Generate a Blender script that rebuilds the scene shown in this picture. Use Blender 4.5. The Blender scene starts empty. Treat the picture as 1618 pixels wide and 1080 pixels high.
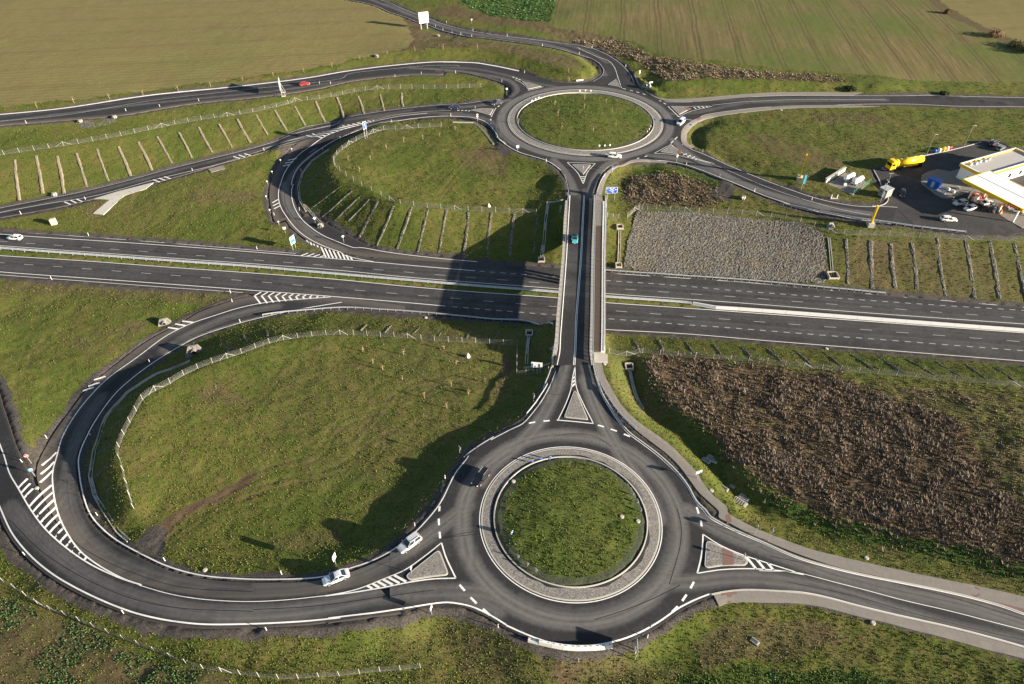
import bpy, bmesh, math, random
import numpy as np
from mathutils import Vector, Matrix
rnd = random.Random(7)
rng = np.random.default_rng(11)
SC = bpy.context.scene
COL = SC.collection
# ------------------------------------------------------------------ camera, sky, sun, exposure
FPX, PW, PH = 1100.0, 1618.0, 1080.0
CAMH, PITCH = 110.0, math.radians(41.65)
cam = bpy.data.cameras.new('camera'); cam_o = bpy.data.objects.new('camera', cam); COL.objects.link(cam_o)
cam.sensor_fit = 'HORIZONTAL'; cam.sensor_width = 36.0; cam.lens = 36.0*FPX/PW
cam.clip_start = 1.0; cam.clip_end = 20000.0
cam_o.location = (0, 0, CAMH); cam_o.rotation_euler = (math.pi/2-PITCH, 0, 0)
SC.camera = cam_o
SUN_EL = math.radians(13.6); SUN_DIR = Vector((0.947, -0.322, 0)).normalized()
sunv = Vector((SUN_DIR.x*math.cos(SUN_EL), SUN_DIR.y*math.cos(SUN_EL), math.sin(SUN_EL)))
w = bpy.data.worlds.new('World'); SC.world = w; w.use_nodes = True
nt = w.node_tree; nt.nodes.clear()
sky = nt.nodes.new('ShaderNodeTexSky'); sky.sky_type = 'NISHITA'; sky.sun_disc = False
sky.sun_elevation = SUN_EL; sky.sun_rotation = math.atan2(SUN_DIR.x, SUN_DIR.y)
sky.air_density = 1.0; sky.dust_density = 0.8; sky.ozone_density = 1.0
bg = nt.nodes.new('ShaderNodeBackground'); bg.inputs['Strength'].default_value = 0.05
ow = nt.nodes.new('ShaderNodeOutputWorld')
nt.links.new(sky.outputs[0], bg.inputs[0]); nt.links.new(bg.outputs[0], ow.inputs[0])
sl = bpy.data.lights.new('sun', 'SUN'); sl.energy = 5.0; sl.angle = math.radians(0.55); sl.color = (1.0, 0.86, 0.68)
so = bpy.data.objects.new('sun', sl); COL.objects.link(so); so.location = (200, -70, 200)
so.rotation_euler = (-sunv).to_track_quat('-Z', 'Y').to_euler()
SC.view_settings.view_transform = 'Standard'; SC.view_settings.look = 'None'
SC.view_settings.exposure = 1.85; SC.view_settings.gamma = 1.0
try: SC.view_settings.use_curve_mapping = False
except Exception: pass
# ------------------------------------------------------------------ survey helpers (photo point + height -> place in the world)
CP, SP = math.cos(PITCH), math.sin(PITCH)
def P(px, py, z=0.0):
    u = (px-PW/2)/FPX; v = -(py-PH/2)/FPX
    dx, dy, dz = u, CP+v*SP, -SP+v*CP
    t = (z-CAMH)/dz
    return (dx*t, dy*t)
TILE = {'T1':(0,0,2.996),'T2':(540,0,2.996),'T3':(1078,0,2.996),'T4':(0,360,2.996),'T5':(540,360,2.996),'T6':(1078,360,2.996),
 'T7':(0,720,2.996),'T8':(540,720,2.996),'T9':(1078,720,2.996),'A':(0,800,3.857),'B':(400,800,3.857),'C':(700,690,4),'D':(800,800,3.857),
 'E':(1218,800,3.857),'F':(760,540,3.857),'G':(700,80,4),'H':(1000,80,4),'I':(1218,180,4),'J':(1418,200,6.75),'K':(400,80,4),'L':(560,0,4.045),
 'a1':(410,220,15.43),'a2':(410,290,9.82),'a3':(530,180,17.98),'a4':(420,115,19.64),'a5':(690,140,13.48),'a6':(920,260,11.557),'a7':(840,300,10.8),
 'a8':(800,500,8.99),'b1':(1480,230,10.8),'b2':(1380,230,13.48),'b3':(1290,250,13.48),'b4':(500,830,8.99),'b5':(720,720,15.43),'b6':(1060,700,8.99),
 'b7':(820,980,8.99),'b8':(1090,840,11.557),'c1':(640,10,13.48),'c2':(800,160,11.557),'c3':(0,690,9.82),'c4':(980,530,11.557),'c5':(260,460,8.99),
 'c6':(1270,320,7.713),'c7':(1000,100,15.43),'c8':(1080,430,8.99),'O':(0,0,1)}
def S(s):
    """'F 482,0 475,80 | O 10,20' -> list of photo points"""
    out = []
    for seg in s.split('|'):
        tk = seg.split(); x0, y0, k = TILE[tk[0]]
        for t in tk[1:]:
            a, b = t.split(','); out.append((x0+float(a)/k, y0+float(b)/k))
    return out
def zs_at(zs, n):
    zs = np.atleast_1d(np.array(zs, float))
    if len(zs) == 1: return np.full(n, zs[0])
    return np.interp(np.linspace(0, 1, n), np.linspace(0, 1, len(zs)), zs)
def W3(pts, zs=0.0):
    if isinstance(pts, str): pts = S(pts)
    z = zs_at(zs, len(pts))
    return np.array([(*P(p[0], p[1], zz), zz) for p, zz in zip(pts, z)])
def catmull(p, step=None, n=None, closed=False):
    p = np.asarray(p, float)
    if closed: q = np.vstack([p[-1], p, p[0], p[1]])
    else: q = np.vstack([2*p[0]-p[1], p, 2*p[-1]-p[-2]])
    out = []
    for i in range(1, len(q)-2):
        a, b, c, d = q[i-1:i+3]
        L = np.linalg.norm((c-b)[:2]); m = max(2, int(L/0.4)+1)
        # centripetal parametrisation
        t0 = 0; t1 = t0+max(1e-3, np.linalg.norm((b-a)[:2])**.5); t2 = t1+max(1e-3, L**.5); t3 = t2+max(1e-3, np.linalg.norm((d-c)[:2])**.5)
        t = np.linspace(t1, t2, m, endpoint=False)[:, None]
        A1 = (t1-t)/(t1-t0)*a+(t-t0)/(t1-t0)*b; A2 = (t2-t)/(t2-t1)*b+(t-t1)/(t2-t1)*c; A3 = (t3-t)/(t3-t2)*c+(t-t2)/(t3-t2)*d
        B1 = (t2-t)/(t2-t0)*A1+(t-t0)/(t2-t0)*A2; B2 = (t3-t)/(t3-t1)*A2+(t-t1)/(t3-t1)*A3
        out.append((t2-t)/(t2-t1)*B1+(t-t1)/(t2-t1)*B2)
    r = np.vstack(out+[p[:1] if closed else p[-1:]])
    return resample(r, step, n)
def resample(r, step=None, n=None):
    d = np.r_[0, np.cumsum(np.linalg.norm(np.diff(r[:, :2], axis=0), axis=1))]
    if n is None: n = max(2, int(round(d[-1]/step))+1)
    s = np.linspace(0, d[-1], n)
    return np.stack([np.interp(s, d, r[:, k]) for k in range(r.shape[1])], 1)
def normals2(p, closed=False):
    if closed: t = np.roll(p, -1, 0)-np.roll(p, 1, 0)
    else: t = np.gradient(p, axis=0)
    t = t[:, :2]; t = t/np.maximum(1e-9, np.linalg.norm(t, axis=1))[:, None]
    return np.stack([-t[:, 1], t[:, 0]], 1)          # left of travel
def offset(p, d):
    q = p.copy(); q[:, :2] += normals2(p)*d; return q
# ------------------------------------------------------------------ height field
GX0, GX1, GY0, GY1, GS = -345.0, 345.0, 12.0, 470.0, 1.5
NX, NY = int((GX1-GX0)/GS)+1, int((GY1-GY0)/GS)+1
FV = np.zeros((NY, NX)); FW = np.zeros((NY, NX))
def fix(x, y, z, wgt=1.0):
    i = np.round((np.asarray(x)-GX0)/GS).astype(int); j = np.round((np.asarray(y)-GY0)/GS).astype(int)
    ok = (i >= 0) & (i < NX) & (j >= 0) & (j < NY)
    z = np.broadcast_to(z, np.shape(x))
    np.add.at(FV, (j[ok], i[ok]), np.asarray(z)[ok]*wgt); np.add.at(FW, (j[ok], i[ok]), wgt)
def brk(pts, zs, smooth=True):
    p = W3(pts, zs); p = catmull(p, 0.6) if smooth and len(p) > 2 else resample(p, 0.6)
    fix(p[:, 0], p[:, 1], p[:, 2])
RS = 0.6                                         # raster of paved areas
RX0, RY0 = -330.0, 20.0; RNX, RNY = int(660/RS), int(430/RS)
PAVED = np.zeros((RNY, RNX), bool)
def pave(x, y):
    i = np.round((x-RX0)/RS).astype(int); j = np.round((y-RY0)/RS).astype(int)
    ok = (i >= 0) & (i < RNX) & (j >= 0) & (j < RNY); PAVED[j[ok], i[ok]] = True
def in_poly(x, y, poly):
    ins = np.zeros(np.shape(x), bool); n = len(poly); px, py = poly[:, 0], poly[:, 1]
    for a in range(n):
        b = (a+1) % n
        if py[a] == py[b]: continue
        c = (py[a] > y) != (py[b] > y)
        ins ^= c & (x < (px[b]-px[a])*(y-py[a])/(py[b]-py[a])+px[a])
    return ins
ROADS = {}
def road(name, L, R, zs, padL=0.5, padR=0.5, field=True, step=1.0, n=None):
    l = catmull(W3(L, zs), n=400); r = catmull(W3(R, zs), n=400)
    l = offset(l, padL); r = offset(r, -padR)
    length = max(np.linalg.norm(np.diff(l[:, :2], axis=0), axis=1).sum(), np.linalg.norm(np.diff(r[:, :2], axis=0), axis=1).sum())
    m = n or int(length/step)+2
    l = resample(l, n=m); r = resample(r, n=m)
    wid = np.linalg.norm((l-r)[:, :2], axis=1).max(); c = int(wid/0.55)+2
    t = np.linspace(0, 1, c)[None, :, None]
    g = l[:, None, :]*(1-t)+r[:, None, :]*t
    ROADS[name] = g
    if field:
        k = int(wid/0.8)+2
        dirv = (r-l); dl = np.maximum(1e-6, np.linalg.norm(dirv[:, :2], axis=1))[:, None]
        e0 = l-dirv/dl*1.2; e1 = r+dirv/dl*1.2; e0[:, 2] = l[:, 2]; e1[:, 2] = r[:, 2]
        tt = np.linspace(0, 1, k)[None, :, None]; q = (e0[:, None]*(1-tt)+e1[:, None]*tt).reshape(-1, 3)
        fix(q[:, 0], q[:, 1], q[:, 2])
    gg = resample(l, 0.4), resample(r, n=len(resample(l, 0.4)))
    tt = np.linspace(0, 1, int(wid/0.4)+2)[None, :, None]; q = (gg[0][:, None]*(1-tt)+gg[1][:, None]*tt).reshape(-1, 3)
    pave(q[:, 0], q[:, 1])
    return g
def polar_road(name, cen, r_in, outline, z=0.0, pad=0.5, field=True, outer=None):
    poly = catmull(W3(outline, z), 1.0) if outer is None else outer
    th = np.linspace(0, 2*math.pi, 480, endpoint=False); rr = np.zeros(len(th))
    for i, a in enumerate(th):
        d = np.array([math.cos(a), math.sin(a)]); p = poly[:, :2]-cen; q = np.roll(p, -1, 0)
        e = q-p; den = d[0]*e[:, 1]-d[1]*e[:, 0]; den[np.abs(den) < 1e-9] = 1e-9
        t = (p[:, 0]*e[:, 1]-p[:, 1]*e[:, 0])/den; s = (p[:, 0]*d[1]-p[:, 1]*d[0])/den
        ok = (t > 0) & (s >= 0) & (s <= 1); rr[i] = t[ok].min() if ok.any() else r_in+7
    rr += pad
    c = 34; f = np.linspace(0, 1, c)[None, :]
    R = r_in+(rr[:, None]-r_in)*f
    g = np.stack([cen[0]+R*np.cos(th)[:, None], cen[1]+R*np.sin(th)[:, None], np.full(R.shape, z)], 2)
    g = np.concatenate([g, g[:1]], 0)
    ROADS[name] = g
    X, Y = np.meshgrid(GX0+GS*np.arange(NX), GY0+GS*np.arange(NY))
    cx, cy = X-cen[0], Y-cen[1]; rad = np.hypot(cx, cy); ang = np.mod(np.arctan2(cy, cx), 2*math.pi)
    lim = np.interp(ang, np.r_[th, 2*math.pi], np.r_[rr, rr[0]])+1.2
    if field:
        k = rad < lim; fix(X[k], Y[k], np.full(k.sum(), z))
    X, Y = np.meshgrid(RX0+RS*np.arange(RNX), RY0+RS*np.arange(RNY))
    rad = np.hypot(X-cen[0], Y-cen[1]); ang = np.mod(np.arctan2(Y-cen[1], X-cen[0]), 2*math.pi)
    lim = np.interp(ang, np.r_[th, 2*math.pi], np.r_[rr, rr[0]])
    PAVED[(rad < lim) & (rad > r_in)] = True
    return g
# ------------------------------------------------------------------ the roads as surveyed
NEAR_C, NEAR_R = np.array([10.8, 74.75]), 16.66
FAR_C, FAR_R = np.array([27.05, 247.5]), 28.4
ZM = -7.0
MN_N = 'O -700,312 -250,344 -60,361 0,365 267,383.4 400,394.4 597,408 773,415 884,423.5 955,430 1080,438.4 1278,455 1412,467.5 1618,485 1850,504 2300,541'
MN_S = 'O -700,338 -250,374 -60,387 0,391.5 133,400.5 267,410.5 400,419.8 540,431.5 640,440 740,448.5 880,458.7 955,466 1080,474.5 1178,481.8 1378,497.5 1618,514.5 1850,531 2300,563'
MS_N = 'O -700,351 -250,384.5 -60,397.5 0,402 133,411 267,420.5 400,430 540,442.5 640,450 740,459 880,469 955,476.5 1080,484.6 1378,506.5 1618,524.5 1850,541.5 2300,575'
MS_S = 'O -700,372 -250,412 -60,430 0,434.5 133,444 267,454 384,462 540,487 707,498 877,512.5 955,520 1080,527 1345,548.6 1618,570 1850,588 2300,622'
road('carriageway_north', MN_N, MN_S, ZM, 0, 0, step=1.6)
road('carriageway_south', MS_N, MS_S, ZM, 0, 0, step=1.6)
# slip road from the southern carriageway round the near loop to the near roundabout
RAMP_Z = [-7, -7, -6.9, -6.8, -6.5, -6.0, -5.3, -4.3, -3.1, -1.9, -0.8, 0.0]
RAMP_L = 'O 640,483 500,466.5 394,468.5 360,477 317,492 284,512 234,538.5 187,573.6 147,607 117,643.7 90,680 67,720 61,752 70,785 90,824 121,865 152,897 190,915 234,930 290,943 350,950 420,949 515,943 590,931 640,926'
RAMP_R = 'O 640,495 540,487.5 474,490.5 417,501 | T4 1100,461 950,511 850,561 750,621 640,700 550,780 480,870 420,970 375,1079 | T7 376,80 396,190 431,280 491,350 570,410 680,470 800,525 950,565 1100,580 1300,585 1530,572 | T8 160,490 250,440'
road('slip_road_near_loop', RAMP_L, RAMP_R, RAMP_Z, 0, 0.6)
# lane leaving at the lower left
OUT_L = 'O -250,470 -160,560 -70,690 | T7 -40,150 0,243 60,370 150,478 250,560 350,620 500,692 650,747 800,780 950,797 1150,797 1350,789 1618,766 | B 440,685 700,653 900,625'
OUT_R = 'O -150,440 -60,520 -5,610 | O 6,645 14,668 24,700 34,722 46,748 60,775 85,822 118,858 152,888 192,908 236,922 290,934 350,941 420,940 515,933 590,917'
OUT_Z = [-5.0, -4.8, -4.5, -4, -3.4, -2.8, -2.0, -1.2, -0.5, 0]
road('slip_road_lower_left', OUT_R, OUT_L, OUT_Z, 0.0, 0.6)
# near roundabout with its flared mouths
NEAR_OUT = ('F 690,190 730,310 780,400 840,490 900,560 980,620 1060,680 1130,740 1200,810 1260,890 1310,980 1370,1040 | D 1230,60 1300,105 1400,155 1543,215 | '
 'D 1543,505 1420,505 1330,515 1250,530 1160,565 1050,620 950,690 850,750 750,795 650,825 540,845 430,850 330,840 200,810 100,770 0,725 | '
 'B 1440,660 1330,610 1250,592 1180,585 1080,595 900,625 850,632 | B 850,265 1000,145 1120,10 | T8 480,200 540,80 600,0 | C 130,130 200,75 320,0 | F 190,530 275,490 310,440 370,360 420,270 450,195')
def cornered(s, z, step=1.0):
    p = W3(s, z); return resample(np.vstack([p, p[:1]]), step)
g_near = polar_road('roundabout_road_near', NEAR_C, NEAR_R-2.6, None, 0.0, 0.5, outer=cornered(NEAR_OUT, 0.0))
E_N = 'D 1400,155 1543,215 | E 120,300 250,345 400,385 550,420 800,470 1000,510 1220,560 1400,610 1543,660 1800,742'
E_S = 'D 1420,505 1500,505 | E 0,510 200,525 350,555 500,595 700,645 900,690 1100,735 1350,800 1543,855 1800,938'
road('east_road_near', E_N, E_S, 0.0, 0.6, 0.5)
AP_R = 'O 934,500 931.5,545 | F 675,100 690,185 712,270 745,345'
AP_L = 'O 883,500 882,545 | F 475,80 455,180 420,270 380,345'
road('bridge_approach_near', AP_L, AP_R, 0.0, 0.6, 0.6)
# far roundabout
FAR_OUT = ('G 770,800 745,755 700,720 650,692 560,665 480,640 400,595 345,550 320,510 300,480 260,455 220,436 130,422 | G 130,342 220,325 330,308 400,298 432,275 438,250 420,225 385,202 340,188 | G 400,108 520,138 620,178 700,200 800,208 900,203 950,188 985,168 1008,145 | '
 'G 1180,140 1200,198 1240,245 1300,285 1370,312 1420,325 1560,323 | H 400,425 340,465 312,490 295,520 290,550 308,595 360,622 440,650 | H 330,722 230,700 100,690 0,692 | G 1150,694 1090,705 1040,732 1005,765 985,800')
g_far = polar_road('roundabout_road_far', FAR_C, FAR_R-3.2, None, 0.0, 0.3, outer=cornered(FAR_OUT, 0.0))
road('bridge_approach_far', 'G 700,722 745,768 775,815 793,880 798,950 800,1030', 'G 1050,735 1005,775 975,850 960,920 953,980 948,1030', 0.0, 0.4, 0.4)
NW_T = 'T1 -700,1160 -300,1052 0,985 200,945 400,905 600,855 800,800 1000,750 1200,700 1480,610 1618,572 | K 200,530 390,470 600,420 800,385 1000,360 1240,338 | G 130,335 260,318 | a5 1200,265'
NW_B = 'T1 -700,1210 -300,1100 0,1026 250,982 450,935 700,870 950,800 1300,690 1470,645 1600,605 | K 150,603 270,568 400,536 520,500 700,463 900,415 1100,395 1300,392 | G 150,400 240,420'
road('slip_road_far_outer', NW_T, NW_B, [-6.8, -6.3, -5.8, -5.2, -4.6, -4, -3.3, -2.4, -1.4, -0.6, 0, 0], 0.3, 0.5)
LOOP_L = 'T5 560,165 170,135 | O 559,402 520,393 486,378 462,360 447,343 | K 150,1080 115,980 108,880 130,790 180,700 260,620 340,572 450,520 600,478 800,420 1000,398 1200,390 1350,388'
LOOP_R = 'T5 560,150 300,126 | O 590,394 562,380 536,367 512,354 494,342 | K 325,1080 270,1000 245,920 243,850 260,780 300,720 370,660 450,605 550,550 700,490 850,450 1000,430 1150,415 1300,415 1400,425'
road('slip_road_far_loop', LOOP_L, LOOP_R, [-7, -7, -6.9, -6.8, -6.6, -6.4, -6.1, -5.5, -4.4, -3.2, -2.0, -0.8, 0], 0.2, 0.6)
WU_T = 'T1 -700,610 -300,568 0,542 300,512 700,452 1150,406 1450,369 | K 600,128 900,91 1150,71 1300,71 | G 0,71 200,76 300,91 400,110 480,128'
WU_B = 'T1 -700,665 -300,622 0,590 300,566 560,545 900,490 1300,448 1500,418 | K 620,190 800,167 1000,151 1200,146 | G -60,128 60,130 150,140 280,168 380,200 425,228'
road('west_road_far', WU_T, WU_B, [1, .8, .6, .4, .3, .2, .1, 0, 0], 0.2, 0.3)
N_R = 'L -420,-150 -100,-55 200,8 300,50 410,95 480,118 560,150 700,188 850,214 1000,234 1200,259 1400,284 1520,308 | T2 1180,224 1260,260 1330,310 1370,360 1385,395'
N_L = 'L -500,-130 -180,-30 110,28 230,78 330,110 400,138 470,160 560,192 700,226 850,243 1000,262 1200,291 1350,322 1480,362 | T2 1180,275 1220,300 1240,335 1225,365 1190,385'
road('north_road_far', N_R, N_L, [1.5, 1.5, 1.5, 1.4, 1.2, 1.0, .8, .5, .2, 0, 0], 0.3, 0.3)
ER_N = 'G 1400,323 1560,324 | T3 100,473 200,465 300,459 500,452 800,453 1100,452 1618,462 2100,474 2700,490'
ER_S = 'H 280,415 380,440 | H 450,408 560,388 700,370 850,356 | T3 500,506 800,494 1060,492 1300,502 1618,505 2100,516 2700,532'
road('east_road_far', ER_N, ER_S, 0.0, 0.2, 0.2)
SR_N = 'H 310,590 360,620 440,650 550,700 700,765 850,825 1000,880 1150,930 1300,965 1450,985 1540,985 | I 720,585 800,590'
SR_S = 'H 140,692 230,700 330,720 450,760 550,800 700,860 850,922 1000,973 1200,1024 1400,1062 1500,1078 | I 680,682 760,694'
road('station_road', SR_N, SR_S, 0.0, 0.4, 0.4)
# filling station forecourt
FC = W3('I 640,352 700,345 940,272 1060,248 1200,215 1330,180 1420,172 1480,200 1600,275 1780,390 1900,560 1700,735 1500,757 1250,752 1000,725 800,696 690,690 690,575 735,560 740,535 722,505', 0.0)[:, :2]
_x, _y = np.meshgrid(RX0+RS*np.arange(RNX), RY0+RS*np.arange(RNY)); _k = in_poly(_x, _y, FC); PAVED |= _k
_x, _y = np.meshgrid(GX0+GS*np.arange(NX), GY0+GS*np.arange(NY)); _k = in_poly(_x, _y, FC); fix(_x[_k], _y[_k], np.zeros(_k.sum()))
# islands of the roundabouts are gently domed
for c, r, h in ((NEAR_C, NEAR_R-2.9, .55), (FAR_C, FAR_R-3.5, .9)):
    for q in np.linspace(0, 1, 30):
        t = np.linspace(0, 2*np.pi, 90); fix(c[0]+q*r*np.cos(t), c[1]+q*r*np.sin(t), np.full(90, 0.36+h*(1-q*q)))
# ------------------------------------------------------------------ break lines of the ground
FIELD_Z = -3.0
FENCE_NEAR = 'T7 635,250 600,130 575,30 | T4 560,1075 580,1000 640,880 690,800 800,740 920,675 1050,625 1160,590 1300,540 1460,515 1618,505 | T5 150,512 300,520 450,535 640,545 830,557'
brk(FENCE_NEAR, [-2.4, -2.0, -1.7, -1.7, -1.8, -2.0, -2.4, -2.7, -2.9, -3, -3])
brk('T7 600,260 560,160 545,50 | T4 530,1060 560,980 600,890 665,805 770,740 890,690 1010,640 1130,605', [-2.6, -2.1, -1.8, -1.7, -1.7, -1.7, -1.8, -2.1])
# floor of the near loop
for s, z in (('O 250,800 330,760 420,740 520,760 600,800', [-3.2, -3.1, -3, -3.1, -3.2]), ('O 260,680 400,640 560,640 700,650 790,640', [-2.2, -2.4, -2.6, -2.6, -2.3]), ('O 320,850 420,860 500,868 560,850 620,805 680,745 740,690 800,650 835,600', [-2.9, -2.7, -2.5, -2.4, -2.3, -2.3, -2.3, -2.4, -2.5]),
             ('O 430,580 560,565 700,575 800,585', -2.9), ('O 240,862 255,850', -3.2)):
    brk(s, z)
CHANNEL = 'T4 900,628 740,692 600,782 500,900 445,1060 | T7 428,100 450,190 500,270 560,360 610,402'
brk(CHANNEL, [-7.3, -7.2, -7.0, -6.7, -6.2, -5.4, -4.2])
brk('O 470,497 560,492 700,505 800,516', -7.3)
brk('O 840,540 866,560 862,600', [-4.0, -3.2, -3.0])
# left field
for s, z in (('O 0,445 130,453 270,464 370,470', -7.2), ('O 90,690 150,590 230,525 290,495 340,482', [-5.2, -6.0, -6.9, -7.3, -7.5]), ('O 0,560 100,560 200,520', [-6.0, -6.1, -6.6]), ('O 30,690 50,730 58,765', [-4.7, -4.4, -4.2]), ('O 0,500 120,495 250,485', -6.8)):
    brk(s, z)
# below the lower-left lane
FENCE_SOUTH = 'A -60,425 45,470 160,545 270,615 440,680 570,735 690,785 820,835 960,890 1080,935 1200,980 1340,1005 1500,1028 | B 100,1045 250,1050 400,1040 560,1030 710,1010 860,1000 1020,985'
brk(FENCE_SOUTH, [-5.6, -5.2, -4.8, -4.2, -3.6, -3.0, -2.7, -2.6])
brk('O -60,1000 100,1070 200,1110 500,1120', [-5.8, -5.0, -4.4, -3.2]); brk('O 690,1010 740,1040 800,1070 820,1110', -2.7)
brk('O 500,1030 600,1020 690,1000', [-2.2, -2.2, -2.4]); brk('O 860,1090 1000,1060 1100,1000 1300,1020 1618,1090', [-2.4, -2.0, -1.2, -1.2, -1.4]); brk('O 900,1140 1300,1140 1700,1160', -2.2)
# east of the near roundabout: footpath bank, ditch, scrub field
PATH_OUT = 'F 770,120 790,215 860,340 930,430 1000,500 1110,570 1220,655 1310,740 1380,850 1460,930 1543,1000 | T9 240,285 400,345 600,405 800,455 1000,500 1300,570 1618,650 1900,720'
brk(PATH_OUT, 0.02)
DITCH = 'F 905,160 920,240 960,350 1030,450 1150,540 1260,620 1340,700 1440,800 1520,900 | T9 300,240 420,300 600,355 800,400 1000,440 1300,520 1618,590 1900,660'
brk(DITCH, [-4.5, -4.4, -4.3, -4.1, -3.8, -3.4, -3.0, -2.5, -2.1, -1.9])
CREST = 'F 960,120 1040,210 1130,330 1230,430 1380,530 1520,640 | T9 270,70 350,160 480,210 800,300 1100,365 1400,440 1618,500 1900,570'
brk(CREST, [-1.6, -1.4, -1.3, -1.2, -1.1, -1.0, -.9, -.8, -.7])
FENCE_EAST = 'F 780,70 900,85 980,68 1090,78 1250,90 1390,105 1543,112 | T6 520,655 700,672 900,690 1200,715 1450,740 1618,752 2000,785'
brk(FENCE_EAST, -2.9); brk('O 1200,640 1400,680 1618,720 1800,760', -1.7); brk('O 1150,600 1350,615 1618,640', -2.6)
brk('O 985,535 1080,534 1345,556 1618,578 1850,597', -7.1)
brk('O 962,530 966,548 962,562', [-6, -3.5, -1.5])
# north bank of the motorway, east part
NB_TOP = 'a6 820,960 1000,830 1240,850 | H 0,1000 200,1005 400,1012 700,1030 900,1055 | c6 420,380 600,390 800,395 1100,400 | I 900,775 1200,790 1600,805 2100,830'
brk(NB_TOP, [-1.4, -1.2, -1, -1, -1, -1, -1, -1]); brk('O 962,426 1080,434 1278,451 1412,463 1618,480 1850,499', -6.9)
brk('O 958,350 962,390 964,424', [-1.2, -4.5, -6.9])
brk('O 990,290 1050,285 1105,300 1120,318', -0.9); brk('O 985,318 1060,322 1160,325 1240,335 1300,350', -1.2)
brk('O 978,284 985,272 1020,264 1060,264 1100,276 1135,290', -1.5)
brk('a6 770,560 740,430 800,260 980,180 1300,170', [-1.6, -1.8, -1.7, -1.6, -1.5]); brk('I 100,590 250,635 380,650', -1.5)
# far loop
FENCE_FAR = 'K 1190,480 1080,485 950,495 830,500 700,545 600,600 530,660 510,715 560,770 680,850 800,910 900,960 1050,985 1210,1000 1400,1012 1600,1022 | G 500,1025 590,1030'
brk(FENCE_FAR, [-0.9, -0.6, -0.2, .1, .4, .5, .4, -.1, -1.0, -1.8, -2, -2])
brk('K 640,570 560,610 500,655 480,740 530,805 640,862 760,905 860,948', [.3, .4, .4, .4, .3, -.1, -.7, -1.2])
brk('K 1250,440 1380,455 1470,490 1510,560 1530,600', [-1.6, -1.7, -1.6, -1.2, -.6]); brk('G 60,452 200,465 260,520 310,595', [-0.5, -.5, -.5, -.6])
brk('O 600,240 680,240 800,250', [.1, -.3, -.6]); brk('O 620,280 740,300 820,300 860,290', [-1.2, -1.5, -1.8, -2]); brk('O 700,318 800,318 850,316', -2.0)
brk('K 480,625 380,690 310,770 285,860 292,940 340,1020 400,1080', [-5.6, -6.1, -6.5, -6.7, -6.8, -6.9, -6.9]); brk('O 500,350 530,378 580,397 640,402 770,410 874,418', -7.0)
brk('O 874,424 872,395 874,350 880,322', [-6.9, -5.2, -3, -1])
# between far outer slip road and motorway
brk('O 0,362 130,370 300,382 430,392', -6.9); brk('O 20,350 200,330 330,300 420,260', [-6.4, -6, -5.4, -4.8]); brk('O 60,358 250,352 400,350', -6.6)
# bank of the far outer slip road and the land behind
FENCE_NW = 'T1 -200,780 0,735 300,690 600,637 750,605 920,572 1200,530 1390,482 | K 240,322 380,308 520,285 640,262 800,242 920,238 1100,240 1300,236 1440,230'
brk(FENCE_NW, [-.9, -.8, -.7, -.6, -.5, -.4, -.3]); brk('K 0,355 300,300 600,262 900,225 1200,195 1400,200', [-.2, -.2, -.1, 0, 0, 0])
brk('T1 0,630 300,605 600,580', 0.0)
brk('K 1400,175 1520,205 1585,245 1600,285 1580,315', [-1.3, -1.5, -1.6, -1.5, -1.2]); brk('G 240,165 330,200 378,250 375,290 300,318', [-.3, -.2, -.2, -.3, -.5])
# top left field and wedge
brk('T1 0,505 300,488 700,440 1000,400 1300,355 1618,312', 1.2); brk('T1 0,300 700,250 1400,180', 2.0); brk('O -300,130 -100,60 100,-40', 2.4)
brk('L 0,365 300,320 560,300 780,300 1000,335 1200,385 1380,440 1450,480', [1.5, 2, 2.4, 2.6, 2.6, 2.5, 2.2, 1.6])
brk('L 620,250 900,275 1150,305 1330,340 1440,380 1510,430 1520,470', [2.2, 2.4, 2.6, 2.6, 2.4, 1.8, 1.0]); brk('L 480,190 620,232 800,252 1000,278 1200,302 1380,345 1500,400 1545,450 1540,500', [.6, .3, 0, -.3, -.6, -.8, -.8, -.8, -.5])
brk('L 480,100 620,140 850,190 1050,215 1300,250 1480,275', [1.6, 1.8, 2, 2.2, 2.2, 2.2])
# bank north of far roundabout
brk('c7 30,100 150,250 300,330 450,440 560,560 680,640', [2.3, 2.4, 2.4, 2.3, 2.2, 2.0]); brk('c7 120,360 250,480 420,620 600,740', [-.8, -1, -1, -.6])
brk('H 180,195 300,190 600,185 900,182 1200,190 1400,205 1618,225 2400,300', 2.2); brk('H 250,100 700,90 1200,120 1618,170', 2.4); brk('O 900,20 1250,20 1618,60 1900,100', 3.2); brk('H 200,285 500,280 800,262 1300,252 1600,262 2300,285', .15)
# station lawn
brk('H 520,445 440,480 395,540 402,585 455,640 560,705 700,768 850,815 980,855', [-1.0, -1.5, -1.7, -1.7, -1.7, -1.6, -1.5, -1.2, -.6])
brk('H 600,462 500,492 445,545 462,605 560,675 700,735 860,785 1000,820', 0.3); brk('O 1150,225 1300,230 1400,235', .5); brk('O 1130,200 1300,190 1618,195', .4); brk('O 1400,195 1618,215 1750,240', .3)
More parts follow.
